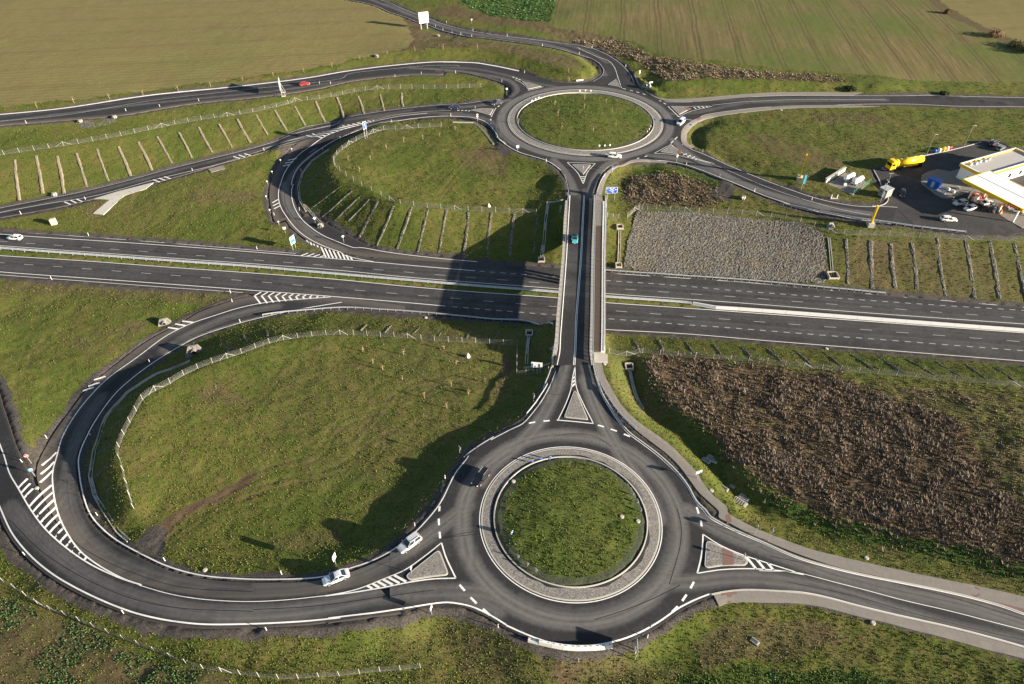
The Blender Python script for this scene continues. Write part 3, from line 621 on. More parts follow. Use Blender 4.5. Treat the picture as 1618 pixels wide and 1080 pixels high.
lawn_bare = pm('H 700,520 850,540 1050,580 1180,640 1350,700 1250,740 1050,720 850,640 740,570')
seband = pm('T9 330,160 500,210 800,300 1100,370 1618,500 1900,560 1900,650 1618,590 1300,520 1000,440 700,370 450,290')
swgrass_dry = pm('A 0,120 60,270 150,400 400,560 650,690 900,760 1000,720 700,640 420,500 200,330 60,140')
secrop = pm('O 1080,1075 1180,1055 1300,1060 1400,1075 1500,1120 1050,1130')
dry_ne = np.clip(fbm(x, y, 38, 3)*2.2, 0, 1)
wn = fbm(x, y, 9, 8, 4)
bankdry = pm('T4 0,225 400,262 800,290 1150,318 1000,370 600,330 300,310 0,300')+.6*pm('c6 560,400 1157,430 1157,1080 560,1040')+.5*pm('T6 700,60 1618,80 1618,370 1200,330 740,280')
A0 = np.clip(.9*np.maximum.reduce([scrub, scrub2, scrub3])+.75*wedge_dry+.42*dry_ne+.5*swgrass_dry+.55*np.clip(bankdry, 0, 1), 0, 1)
thin_ = pm('T6 700,690 1618,790 1900,830 | T9 1900,420 1500,150 | T6 1300,900 900,780'); A0 = np.where((thin_ > 0) & (scrub > 0), .42+1.2*wn, A0)
patch_ = np.clip(sum(pm(q) for q in ('T4 930,760 1010,735 1150,790 1180,850 1050,850 950,820', 'T7 1230,410 1400,350 1618,335 1618,450 1350,440', 'T1 880,910 1050,890 1250,920 1150,965 950,955', 'T1 380,1000 450,950 520,990 450,1060', 'G 60,640 200,620 420,700 380,800 180,760', 'T5 760,570 800,600 790,740 740,830 730,700', 'T8 590,870 760,850 800,960 700,1079 560,1040', 'T8 1000,980 1300,960 1618,1000 1618,1079 1000,1079', 'T9 0,880 300,760 700,800 800,900 400,960 100,1000', 'T4 300,520 500,470 700,430 640,520 420,640', 'H 1100,400 1400,380 1600,420 1500,480 1200,470')), 0, 1); A0 = np.clip(A0+patch_*(.45+1.2*wn), 0, 1)
A1 = np.clip(.8*rutsoil+.7*soilstrip+.95*bare_track+.55*bare_track2+.5*lawn_bare+.62*crop_sw+.45*scrub*(1-.8*thin_), 0, 1)
A2 = lfield
B0 = rfield*(1-crop_top)
gravn = np.clip(1.55-dr/1.7+wn*1.1, 0, 1)
B1 = np.clip(np.maximum.reduce([gravn*(dr < 3.2), bare_track3, pm('T7 620,430 720,330 800,350 790,430 770,470'), pm('G 320,580 360,590 440,640 380,660 330,620')]), 0, 1)
B1 *= 1-np.clip(lfield, 0, 1)
med_ = in_poly(x, y, np.vstack([gpts_(MN_S), gpts_(MS_N)[::-1]])); B1 = np.where(med_, 0, B1)
track_ = pm('T3 1120,-30 1175,-30 1270,40 1460,140 1570,190 1640,205 2200,380 2200,420 1640,232 1540,205 1440,160 1240,62'); beyond = pm('T3 1175,-30 1270,40 1460,140 1570,190 1640,205 2200,380 3500,300 3000,-700 1300,-500')
B0 = B0*(1-track_)*(1-beyond); A2 = np.clip(A2+beyond, 0, 1); A0 = np.maximum(A0, track_*.95)
B2 = np.clip(.8*seband+.75*crop_top+.7*secrop+.6*pm('a6 870,180 1000,60 1400,0 1618,60 1618,200 1200,170 950,200')+.6*pm('H 280,700 480,790 550,850 500,870 400,830 270,790'), 0, 1)
B2 = np.maximum(B2, .40*(np.hypot(x-NEAR_C[0], y-NEAR_C[1]) < NEAR_R-2.75)+.25*(np.hypot(x-FAR_C[0], y-FAR_C[1]) < FAR_R-3.4)); A0 = np.where(np.hypot(x-NEAR_C[0], y-NEAR_C[1]) < NEAR_R-2, A0*.4, A0)
is_field = np.clip(lfield+rfield, 0, 1)
amp = (.15*fbm(x, y, 1.05, 23, 2)+.17*fbm(x, y, 2.1, 21, 3)+.32*fbm(x, y, 5.5, 22, 2))
amp *= 1+.9*np.clip(scrub+scrub2+scrub3, 0, 1)
def poly_dist(px_, py_, pts, lim):
    p = np.asarray(pts); out = np.full(px_.shape, 99.0); k = np.where((px_ > p[:, 0].min()-lim) & (px_ < p[:, 0].max()+lim) & (py_ > p[:, 1].min()-lim) & (py_ < p[:, 1].max()+lim))[0]
    if not len(k): return out
    q = np.stack([px_[k], py_[k]], 1); best = np.full(len(k), 1e9)
    for a, b in zip(p[:-1], p[1:]):
        d = b-a; t = np.clip(((q-a)@d)/max(1e-9, d@d), 0, 1); e = q-a-t[:, None]*d; best = np.minimum(best, (e*e).sum(1))
    out[k] = np.sqrt(best); return out
ruts = np.zeros_like(x)
for s_ in ('T7 700,470 800,370 960,230 1120,140 1300,60 1500,0 | T5 0,930 300,830 600,690', 'T7 760,440 900,330 1100,210 1400,110 1618,60 | T8 100,-20 300,-130', 'T8 60,-60 200,-220 330,-330 | T5 640,700', 'G 250,640 150,720 60,830 0,900', 'G 330,650 420,800 560,860 640,900', 'H 520,640 700,560 900,540 1200,560 1500,520', 'T7 930,770 760,880 600,800 480,690', 'L 390,230 300,150 280,110', 'L 380,300 330,220 250,160', 'H 1560,100 1590,160 1700,220', 'T4 150,1070 120,900 100,700 160,500'):
    c_ = catmull(np.c_[GP(s_)[:, :2], np.zeros(len(GP(s_)))], 2.0)
    for o_ in (-.85, .85): ruts = np.maximum(ruts, np.exp(-(poly_dist(x, y, offset(c_, o_)[:, :2], 3)/.42)**2))
A1 = np.clip(A1+.5*ruts*(is_field < .5)*np.clip(.6+2*wn, 0, 1), 0, 1)
rN = np.hypot(x-NEAR_C[0], y-NEAR_C[1]); rF = np.hypot(x-FAR_C[0], y-FAR_C[1]); aN = np.arctan2(y-NEAR_C[1], x-NEAR_C[0])
mow = np.sin(rN*2*np.pi/1.3)*((rN > 6) & (rN < 13.5))*np.clip(fbm(x, y, 9, 61, 2)*5, 0, 1)
amp += .03*mow-.06*ruts
furrow = .05*np.sin((y*math.cos(.16)-x*math.sin(.16))*2.1)*lfield
isl = (np.hypot(x-NEAR_C[0], y-NEAR_C[1]) < NEAR_R-2.75) | (np.hypot(x-FAR_C[0], y-FAR_C[1]) < FAR_R-3.4)
inner = np.where((np.hypot(x-NEAR_C[0], y-NEAR_C[1]) < NEAR_R-.1) & ~isl, 0, inner)
inner = np.where(isl, 1, inner)
pathw = bil(PATHM, x, y, RX0, RY0, RS); inner = inner*np.clip(1-2*pathw, 0, 1)
zz = z0+amp*inner*np.where(is_field > 0, .35, 1)+furrow*inner
sunk = np.where(dr < .25, -.40, np.where(dr < .75, -.10, -.0))
sunk = np.where(isl, 0.03, sunk); sunk = np.where((np.hypot(x-NEAR_C[0], y-NEAR_C[1]) < NEAR_R+.5) & ~isl, -.4, sunk); sunk = np.where((np.hypot(x-FAR_C[0], y-FAR_C[1]) < FAR_R+.5) & ~isl & (np.hypot(x-FAR_C[0], y-FAR_C[1]) > FAR_R-3.4), -.4, sunk)
zz = zz+sunk-.06*(pathw > .05)*(dr > .7)
far = np.maximum(np.hypot(np.clip(np.abs(x)-345, 0, None), np.clip(y-470, 0, None)), np.clip(12-y, 0, None))
zz += -np.clip(far-3000, 0, None)*.0
me = bpy.data.meshes.new('ground'); nx, ny = len(xs), len(ys); nv = nx*ny
me.vertices.add(nv); me.vertices.foreach_set('co', np.stack([x, y, zz], 1).astype(np.float32).ravel())
ii = (np.arange(ny-1)[:, None]*nx+np.arange(nx-1)[None]).ravel(); q = np.stack([ii, ii+1, ii+nx+1, ii+nx], 1).astype(np.int32)
me.loops.add(q.size); me.loops.foreach_set('vertex_index', q.ravel()); me.polygons.add(len(q)); me.polygons.foreach_set('loop_start', np.arange(0, q.size, 4, dtype=np.int32))
try: me.polygons.foreach_set('loop_total', np.full(len(q), 4, np.int32))
except Exception: pass
me.update(calc_edges=True); me.materials.append(M['ground'])
for nm, arr in (('covA', (A0, A1, A2)), ('covB', (B0, B1, B2))):
    a = me.attributes.new(nm, 'FLOAT_COLOR', 'POINT'); a.data.foreach_set('color', np.stack([*arr, np.ones(nv)], 1).astype(np.float32).ravel())
me.polygons.foreach_set('use_smooth', np.ones(len(q), bool))
GROUND = tag(link('ground', me), 'grassy ground with ploughed fields, cut banks and ditches around the interchange', 'ground', kind='structure')
# ------------------------------------------------------------------ road surfaces
WEAR = []
def wear(s, hw=1.5, st=.7, zz_=0.0, closed=False):
    p = GP(s); p = catmull(p, 2.0, closed=closed) if len(p) > 2 else resample(p, 3.0); WEAR.append((p[:, :2], hw, st))
def wear_pts(p, hw, st): WEAR.append((np.asarray(p)[:, :2], hw, st))
def circ(c, r, a0=0, a1=360, n=80):
    t = np.radians(np.linspace(a0, a1, n)); return np.stack([c[0]+r*np.cos(t), c[1]+r*np.sin(t)], 1)
wear_pts(circ(NEAR_C, NEAR_R+3.4), 1.5, .8); wear_pts(circ(NEAR_C, NEAR_R+2.0, -120, 40), 1.0, .35)
wear_pts(circ(FAR_C, FAR_R+2.7), 1.5, .9)
wear('F 640,230 700,400 800,600 930,800 1040,980 1080,1080', 1.5, .8); wear('F 520,60 500,160 440,330 330,520 200,650 60,760 0,850', 1.5, .75)
wear('D 1060,100 1050,250 1000,380 940,480', 1.3, .6); wear('B 1540,560 1350,520 1100,520 800,540 500,600 100,650 -200,660', 1.5, .6); wear('B 1500,640 1300,560 1100,520', 1.2, .5)
wear('A 1543,520 1300,500 1000,440 700,330 500,190 400,50', 1.4, .45); wear('A 1543,650 1200,640 900,580 600,470 350,300 160,120 60,0', 1.5, .5)
wear('B 0,510 300,490 600,430 800,340 1000,230 1200,80 1300,0', 1.5, .65)
wear('D 980,470 1150,460 1350,440 1543,440 | E 100,460 400,520 800,650 1200,760 1543,840', 1.4, .6); wear('E 1543,720 1200,610 800,520 400,420 100,310 | D 1400,190 1250,120 1100,20', 1.5, .65)
wear('c5 1618,215 1200,290 900,370 500,540 200,700 0,830', 1.3, .5); wear('T4 480,800 400,920 340,1079 | T7 320,100 330,250 390,380 480,470', 1.4, .5)
wear('a8 880,0 860,450 800,760 700,1000', 1.3, .55); wear('a7 740,0 740,600 720,1080', 1.2, .5); wear('a7 930,0 930,1080', 1.2, .4); wear('a8 1100,0 1100,500 1150,900', 1.2, .5)
wear('G 830,1000 825,880 780,780 700,690', 1.3, .7); wear('G 920,950 960,820 1040,720 1180,660', 1.4, .7)
wear('H 1500,1030 1100,970 800,880 500,740 350,650 250,560', 1.3, .7); wear('H 1400,1020 900,910 600,810 300,690 100,660', 1.2, .6)
wear('H 200,400 400,390 700,330 1000,318 1600,312', 1.2, .4); wear('H 200,300 500,312 1000,300 1600,300', 1.0, .25)
wear('G 0,105 200,115 400,155 560,200 700,225', 1.0, .4); wear('G -200,110 0,120 250,150 420,190 470,250 430,290', 1.0, .6); wear('T1 0,575 700,490 1300,430 1618,385', .9, .5); wear('T1 0,553 700,470 1618,362', .8, .2)
wear('L 0,-40 250,50 450,130 700,205 1000,248 1250,290 1450,350 1560,420 1600,480', 1.2, .55); wear('L 200,20 450,110 700,200 1000,240 1300,275 1500,330 1618,400', 1.0, .4)
wear('G 0,365 200,350 330,330 420,310', 1.1, .6); wear('G 0,400 200,415 300,450 380,540 480,610', 1.2, .55); wear('K 1000,375 700,420 500,470', 1, .35); wear('K 225,960 205,870 260,770 400,640', 1.2, .5)
wear('a2 400,0 400,200 500,450 700,680 1000,900 1300,1030', 1.2, .7); wear('T1 0,1005 400,920 900,790 1618,590', .9, .35)
def lane_between(a, b, t, n=60):
    a = catmull(W3(a, ZM), n=n); b = catmull(W3(b, ZM), n=n); return a*(1-t)+b*t
for l, r in ((MN_N, MN_S), (MS_N, MS_S)):
    for t_ in ((.42, .78) if l is MN_N else (.22, .58)):
        wear_pts(lane_between(l, r, t_), 1.6, .26)
    wear_pts(lane_between(l, r, .5), 6.0, .14)
def wear_at(px_, py_):
    out = np.zeros(len(px_))
    for p, hw, st in WEAR:
        bx = (px_ > p[:, 0].min()-hw*3) & (px_ < p[:, 0].max()+hw*3) & (py_ > p[:, 1].min()-hw*3) & (py_ < p[:, 1].max()+hw*3)
        if not bx.any(): continue
        k = np.where(bx)[0]; q = np.stack([px_[k], py_[k]], 1); best = np.full(len(k), 1e9)
        for a, b in zip(p[:-1], p[1:]):
            d = b-a; L2 = max(1e-9, d@d); t = np.clip(((q-a)@d)/L2, 0, 1); e = q-a-t[:, None]*d; best = np.minimum(best, (e*e).sum(1))
        dd = np.sqrt(best)
        out[k] = np.maximum(out[k], st*np.exp(-(dd/hw)**4*.8)*(1-.22*np.exp(-(dd/.4)**2))*(1+.16*np.sin(dd*6.5+st*37)+.10*np.sin(dd*13.1+hw*11)))
    return out
GRIT = []
def road_obj(key, name, layer, label, cat='road', z_over=None):
    g = ROADS[key]; n, c = g.shape[:2]; v = g.reshape(-1, 3).copy()
    zr = Z(v[:, 0], v[:, 1]) if z_over is None else np.full(len(v), z_over)
    v[:, 2] = zr+.05+layer*.004
    # edges turned down into the verge
    loop = key.startswith('roundabout')
    vv = v.reshape(n, c, 3); e0 = vv[:, :1].copy(); e1 = vv[:, -1:].copy(); e0[..., 2] -= .45; e1[..., 2] -= .45
    vv = np.concatenate([e0, vv, e1], 1); c += 2; v = vv.reshape(-1, 3)
    i = (np.arange(n-1)[:, None]*c+np.arange(c-1)[None]).ravel(); f = np.stack([i, i+1, i+c+1, i+c], 1)
    a, b, d = v[f[0, 0]], v[f[0, 1]], v[f[0, 3]]
    k = len(f)//2; nrm = np.cross(v[f[k, 1]]-v[f[k, 0]], v[f[k, 3]]-v[f[k, 0]])
    if nrm[2] < 0: f = f[:, ::-1]
    me = mesh(name, v, [tuple(map(int, q)) for q in f], M['asphalt'])
    a = me.attributes.new('wear', 'FLOAT', 'POINT'); a.data.foreach_set('value', wear_at(v[:, 0], v[:, 1]).astype(np.float32))
    fr = np.zeros((n, c))
    for kk, side, w0 in GRIT:
        if kk == key:
            dd = np.linalg.norm(vv[:, :, :2]-(vv[:, :1, :2] if side == 'L' else vv[:, -1:, :2]), axis=2); fr = np.maximum(fr, np.clip(1.2-dd/w0, 0, .85))
    if not key.startswith('round') :
        for side in (0, -1):
            dd = np.linalg.norm(vv[:, :, :2]-vv[:, [side], :2], axis=2); fr = np.maximum(fr, np.clip(.5-dd/1.2, 0, .5))
    a = me.attributes.new('grit', 'FLOAT', 'POINT'); a.data.foreach_set('value', fr.ravel().astype(np.float32))
    return tag(link(name, me), label, cat, kind='structure')
GRIT += [('slip_road_near_loop', 'L', 3.4), ('slip_road_far_loop', 'L', 3.0), ('west_road_far', 'R', 2.0)]
R_MN = road_obj('carriageway_north', 'motorway_carriageway', 0, 'far carriageway of the motorway beyond the central barrier')
R_MS = road_obj('carriageway_south', 'motorway_carriageway', 0, 'near carriageway of the motorway in front of the central barrier')
R_RAMP = road_obj('slip_road_near_loop', 'slip_road', 1, 'slip road curving round the near left grass loop')
R_OUT = road_obj('slip_road_lower_left', 'slip_road', 2, 'lane curving off at the lower left edge')
R_NEAR = road_obj('roundabout_road_near', 'roundabout_road', 3, 'circular carriageway of the near roundabout')
R_EAST = road_obj('east_road_near', 'road', 2, 'straight road leaving the near roundabout at the lower right')
R_FAR = road_obj('roundabout_road_far', 'roundabout_road', 3, 'circular carriageway of the far roundabout')
R_AP1 = road_obj('bridge_approach_near', 'road', 2, 'road from the bridge down to the near roundabout')
R_AP2 = road_obj('bridge_approach_far', 'road', 2, 'road from the bridge up to the far roundabout')
R_NW = road_obj('slip_road_far_outer', 'slip_road', 1, 'straight slip road below the ribbed bank on the left')
R_LOOP = road_obj('slip_road_far_loop', 'slip_road', 2, 'slip road curling round the far grass loop')
R_WU = road_obj('west_road_far', 'road', 2, 'road to the upper left along the ploughed field')
R_N = road_obj('north_road_far', 'road', 2, 'winding road running up to the top of the picture')
R_E2 = road_obj('east_road_far', 'road', 2, 'road to the right from the far roundabout')
R_ST = road_obj('station_road', 'road', 1, 'road curving to the filling station')
def flat_poly(name, poly, dz, m, label=None, cat=None, parent=None, kind='structure', wearr=False):
    p = np.asarray(poly)[:, :2]
    bm = bmesh.new(); vs = [bm.verts.new((a, b, 0)) for a, b in p]; f = bm.faces.new(vs)
    bmesh.ops.triangulate(bm, faces=[f])
    for k in range(3 if len(p) < 60 else 2): bmesh.ops.subdivide_edges(bm, edges=[e for e in bm.edges if e.calc_length() > 2.0], cuts=1, use_grid_fill=False); bmesh.ops.triangulate(bm, faces=bm.faces[:])
    for v_ in bm.verts: v_.co.z = float(Z(v_.co.x, v_.co.y))+dz
    bmesh.ops.recalc_face_normals(bm, faces=bm.faces[:])
    if sum(f_.normal.z for f_ in bm.faces) < 0: bmesh.ops.reverse_faces(bm, faces=bm.faces[:])
    ext = [e for e in bm.edges if e.is_boundary]; r = bmesh.ops.extrude_edge_only(bm, edges=ext)
    for g_ in r['geom']:
        if isinstance(g_, bmesh.types.BMVert): g_.co.z -= .4
    me = bpy.data.meshes.new(name); bm.to_mesh(me); bm.free(); me.materials.append(m)
    if wearr:
        co = np.array([v_.co[:] for v_ in me.vertices]); a = me.attributes.new('wear', 'FLOAT', 'POINT'); a.data.foreach_set('value', wear_at(co[:, 0], co[:, 1]).astype(np.float32)+.12)
        me.attributes.new('grit', 'FLOAT', 'POINT')
    o = link(name, me, parent); return tag(o, label, cat, kind=kind) if kind or label else o
R_FC = flat_poly('forecourt', FC, .05, M['asphalt'], 'dark asphalt forecourt of the filling station', 'forecourt', wearr=True)
# ------------------------------------------------------------------ painted markings (thin sheets on the asphalt)
MZ = .076
def strip_me(p, wid, dz=MZ, zc=None, nm='edge_line'):
    p = np.asarray(p, float)[:, :2]
    nn = normals2(p); L = p+nn*wid/2; R = p-nn*wid/2
    def h(q): return (Z(q[:, 0], q[:, 1]) if zc is None else np.full(len(q), zc))+dz
    v = np.concatenate([np.c_[L, h(L)], np.c_[R, h(R)]]); n = len(p)
    return mesh(nm, v, [(n+i, n+i+1, i+1, i) for i in range(n-1)], M['worn_paint' if nm == 'lane_dash' else 'road_paint'])
def gpts(s, zc=None):
    q = S(s) if isinstance(s, str) else s
    return np.array([P(a, b, zc) if zc is not None else G(a, b)[:2] for a, b in q])
def line(parent, s, wid=.22, zc=None, name='edge_line', smooth=True):
    wid = wid*.82
    p = gpts(s, zc); p = catmull(p, 1.0) if smooth and len(p) > 2 else resample(p, 1.0)
    return link(name, strip_me(p, wid, zc=zc, nm=name), parent)
def dash(parent, c, d, ln, wid, zc=None, name='lane_dash'):
    d = np.array(d)/np.linalg.norm(d); return link(name, strip_me(np.array([c-d*ln/2, c, c+d*ln/2]), wid, zc=zc, nm=name), parent)
def dashes_along(parent, s, first, period, ln, wid, zc=None, name='lane_dash', until=None):
    p = gpts(s, zc); p = catmull(p, .5); acc = np.r_[0, np.cumsum(np.linalg.norm(np.diff(p, axis=0), axis=1))]; t = first
    while t < (until or acc[-1]):
        k = min(len(p)-2, np.searchsorted(acc, t)); dash(parent, np.array([np.interp(t, acc, p[:, 0]), np.interp(t, acc, p[:, 1])]), p[min(k+1, len(p)-1)]-p[k-1], ln, wid, zc, name); t += period
def dash2(parent, s, wid=.45, name='give_way_dash', zc=None):
    """each pair of points is one dash"""
    q = gpts(s, zc)
    for a, b in zip(q[::2], q[1::2]): link(name, strip_me(np.array([a, (a+b)/2, b]), wid, zc=zc, nm=name), parent)
def hatch(parent, A, B, along, spacing, wid, s0=0.5, s1=None, zc=None, maxlen=60, name='hatch_stripe'):
    """stripes from line A to line B, parallel to the direction given by two photo points"""
    a = catmull(gpts(A, zc), .25); b = catmull(gpts(B, zc), .5); q = gpts(along, zc); d = (q[1]-q[0])/np.linalg.norm(q[1]-q[0])
    acc = np.r_[0, np.cumsum(np.linalg.norm(np.diff(a, axis=0), axis=1))]; t = s0
    while t < (s1 or acc[-1]-.2):
        p = np.array([np.interp(t, acc, a[:, 0]), np.interp(t, acc, a[:, 1])]); e = b[1:]-b[:-1]; w_ = b[:-1]-p
        den = d[0]*e[:, 1]-d[1]*e[:, 0]; den[np.abs(den) < 1e-9] = 1e-9
        u = (w_[:, 0]*e[:, 1]-w_[:, 1]*e[:, 0])/den; s = (w_[:, 0]*d[1]-w_[:, 1]*d[0])/den
        ok = (u > .25) & (s >= -.01) & (s <= 1.01) & (u < maxlen)
        if ok.any():
            r = p+d*u[ok].min(); link(name, strip_me(resample(np.array([p, r]), n=max(2, int(np.linalg.norm(r-p)/1.0)+1)), wid, zc=zc, nm=name), parent)
        t += spacing
# motorway
line(R_MN, 'O -250,352.5 -60,367 | T4 0,29 110,38 500,63 900,91 1300,122 1618,149 | T5 170,163 400,184 630,203', .25, ZM)
line(R_MN, 'O -250,371 -60,384.5 | T4 0,84 400,113 800,142 1200,170 1618,202 | T5 300,232 600,256 1020,288 1245,310 1618,336 | T6 300,357 900,404 1618,455 1900,476', .2, ZM)
line(R_MS, 'O -250,386 -60,399 | T4 0,131 400,156 800,186 1200,214 1618,246 | T5 300,276 600,301 1020,331 1245,353 1618,379 | T6 900,444 1618,497 1900,518', .25, ZM)
line(R_MS, 'O -250,406 -60,423 | T4 0,208 400,237 800,266 1200,296 1618,328 | T5 300,353 490,370', .25, ZM)
line(R_MN, 'O -250,347 -60,364 | T4 0,17 400,42 800,72 1200,105 1400,121', .16, ZM, 'kerb_line')
line(R_MS, 'O -250,411 -60,429.5 | T4 0,222 400,252 800,282 1150,306', .16, ZM, 'kerb_line')
line(R_MN, 'T5 1245,213 1618,238 | T6 300,258 600,286 1000,323 1618,376 1900,400', .2, ZM, 'kerb_line')
line(R_MS, 'T5 1245,481 1618,501 | T6 400,534 800,566 1618,631 1900,654', .2, ZM, 'kerb_line')
dashes_along(R_MN, 'O -240,371.7 | T4 -60,59 97,70 382,90 667,110 953,132 1242,154 1532,177 | T5 211,201 505,226 800,249 947,261 1250,283 1552,305 | T6 248,326 560,350 873,373 1190,397 1507,420 1900,448', 8.95*.5, 8.95, 3.0, .17, ZM)
dashes_along(R_MS, 'O -240,396 | T4 -80,158 10,165 293,185 588,207 885,229 1184,252 1486,277 | T5 175,304 483,329 788,355 1100,379 1403,401 | T6 108,425 428,449 749,473 1075,498 1403,523 1700,546', 4.0, 8.95, 3.0, .17, ZM)
dashes_along(R_MN, 'T5 645,204.5 758,213 903,224 1000,231 1293,252 1595,273 | T6 237,296 440,311 840,340 1200,365 1618,391 1900,411', 1.2, 2.98, 1.5, .24, ZM)
dashes_along(R_MS, 'T5 515,372.5 634,382 790,395 995,411 1262,430 1580,455 | T6 185,470 400,487 730,513 1010,534 1285,556 1570,578 1800,596', 1.2, 2.98, 1.5, .24, ZM)
# gore in front of the near loop
g_up = 'T4 1200,302 1300,306 1400,314 1480,320 1550,326'; g_lo = 'T4 1222,361 1300,352 1400,341 1480,334 1550,329'; g_mid = 'T4 1170,322 1220,321 1290,322 1400,326 1480,327 1550,327.5'
hatch(R_MS, g_mid, g_up, 'c5 1555,60 1640,12', 1.9, .42, 2.0, zc=ZM); hatch(R_MS, g_mid, g_lo, 'c5 1555,60 1620,140', 1.9, .42, 2.0, zc=ZM)
line(R_RAMP, 'T4 1565,327 | c5 1618,138 1350,175 1050,240 700,350 400,450 180,550 0,650 | T4 650,612 508,715 430,793 350,895 292,1000 270,1079 | T7 250,80 255,180 275,270 310,350 370,440 440,500 540,560 600,588 670,612', .28)
line(R_RAMP, 'T4 1618,352 1420,385 1250,421 1100,461 950,511 850,561 750,621 640,700 550,780 480,870 420,970 375,1079 | T7 376,80 396,190 431,280 491,350 570,410 680,470 800,525 950,565 1100,580 1300,585 1530,572 | T8 0,545 160,490 250,440 350,360 | B 1120,10 | T8 480,200 540,80 600,0 | C 130,130 200,75 320,0', .28)
line(R_AP1, 'F 60,598 190,530 245,505 280,475 310,440 370,360 420,270 455,180', .26)
line(R_OUT, 'O -20,648 -8,682 6.7,720 15,747 30,773 50,807 73,837 107,867 147,893.6 200,917 224,924', .28)
line(R_OUT, 'A 848,480 1000,525 1150,555 1350,575 1543,580 | B 200,570 440,545', .15, name='centre_line')
line(R_OUT, OUT_L, .30)
line(R_NEAR, 'D 0,725 100,770 200,810 330,840 430,850 540,845 650,825 750,795 850,750 950,690 1050,620 1160,565 1250,530', .30); line(R_NEAR, 'B 900,625 1080,595 1180,585 1250,592 1330,610 1440,660 1543,722', .30)
line(R_EAST, E_S, .26); line(R_EAST, 'D 1190,5 1230,62 | '+E_N, .24); line(R_EAST, 'D 1540,392 | E 150,402 250,425 400,465 550,503 800,570 1100,640 1350,705 1543,755 1800,830', .14, name='centre_line')
line(R_NEAR, 'F 690,190 730,310 780,400 840,490 900,560 980,620 1060,680 1130,740 1200,810 1260,890 1310,980 1370,1040', .24)
for s in ('c5 410,445 250,425 300,490 150,465 200,540 50,515',): dash2(R_RAMP, s, .5, 'hatch_stripe')
dash2(R_RAMP, 'T4 500,703 445,720 475,732 418,750 445,755 392,772', .5, 'hatch_stripe')
gA = 'c3 120,390 190,590 290,790 410,1040 | A 175,0 245,95 330,190 460,300 600,375 700,420'; gB = 'c3 905,180 850,390 825,525 808,660 812,780 830,890 850,985 | A 345,10 385,110 440,215 520,300 600,360'
hatch(R_OUT, 'c3 290,800 410,1040 | A 175,0 245,95 330,190 460,300 560,352', 'c3 808,640 812,780 830,890 850,985 | A 345,10 385,110 440,215 520,298 580,345', 'c3 410,1040 810,660', 1.85, .48, 4.6)
dash2(R_OUT, 'c3 285,795 430,650 328,875 472,725 370,955 515,805 655,445 880,240 638,580 850,385 625,710 825,520', .48, 'hatch_stripe')
# islands' painted borders, give-way dashes (near roundabout)
line(R_NEAR, 'B 1148,222 1175,310 1205,375 1235,437', .3, name='island_border'); line(R_NEAR, 'B 1235,438 1100,442 960,461 800,493 620,523 440,546', .26, name='island_border'); line(R_NEAR, 'B 1148,222 1050,300 920,390 800,440 650,500 540,528 440,545', .22, name='island_border')
hatch(R_NEAR, 'B 940,458 800,488 690,508', 'B 925,395 800,443 650,502', 'B 945,455 890,425', 1.15, .42, .2)
dash2(R_NEAR, 'B 1137,-2 1134,30 1131,75 1133,115 1136,155 1140,195 1258,478 1290,515 1325,555 1362,592 1400,625 1442,662', .38)
line(R_NEAR, 'D 1198,170 1196,240 1185,320 1163,408', .3, name='island_border'); line(R_NEAR, 'D 1198,170 1300,235 1430,292 1543,330 | E 150,400', .24, name='island_border'); line(R_NEAR, 'D 1163,408 1300,387 1430,380 1543,382 | E 100,397 200,416', .24, name='island_border')
hatch(R_NEAR, 'D 1515,381 1543,382 | E 60,395', 'D 1440,296 1543,330 | E 90,385', 'D 1525,380 1468,310', 1.5, .45, .2)
dash2(R_NEAR, 'D 1160,5 1172,45 1185,85 1190,122 1143,460 1122,500 1098,538 1072,577 1045,610 1010,645', .38)
line(R_NEAR, 'F 573,150 556,230 548,290 520,370 470,475', .22, name='island_border'); line(R_NEAR, 'F 573,150 575,230 585,290 620,370 650,430 685,498', .22, name='island_border'); line(R_NEAR, 'F 462,477 560,485 685,498', .28, name='island_border')
hatch(R_NEAR, 'F 560,222 553,258 549,285', 'F 575,200 577,245 584,285', 'F 550,290 582,262', 1.35, .42, .1)
dash2(R_NEAR, 'F 292,496 330,489 380,484 418,480 712,508 750,518 790,532 828,545 870,562 908,578', .38)
line(R_NEAR, 'O 900,1200 905,1201', .01) if False else None
p_ = circ(NEAR_C, NEAR_R+.12, 0, 360, 240); link('edge_line', strip_me(p_, .17), R_NEAR)
p_ = circ(FAR_C, FAR_R+.12, 0, 360, 300); link('edge_line', strip_me(p_, .17), R_FAR)
# far loop and far side
line(R_LOOP, 'T5 150,160 60,142 0,123 | a2 1280,1075 1100,1010 900,925 700,810 560,690 440,540 350,400 310,300 295,200 300,100 325,0 | K 168,860 195,780 240,710 310,640 400,577 470,533 560,500 700,463 900,418 1100,395', .25)
line(R_LOOP, 'T5 640,160 450,143 300,126 200,112 90,93 | a2 1473,995 1350,955 1200,895 1000,810 800,680 640,530 550,380 505,230 500,100 525,0 | K 243,850 260,780 300,720 370,660 450,605 550,550 700,490 850,450 1000,430 1150,415 1300,415 1400,425 1470,450 1520,500 1560,560 1600,590 | G 345,550 400,595 480,640 560,665 650,692 700,720 745,755', .25)
nA = 'a2 700,812 900,925 1100,1012 1280,1078 | T5 60,144 150,160'; nB = 'T4 1290,123 1410,131 1500,139 1618,149 | T5 150,161'; nM = 'a2 745,925 850,985 980,1075 | T4 1540,137 1618,147 | T5 60,153'
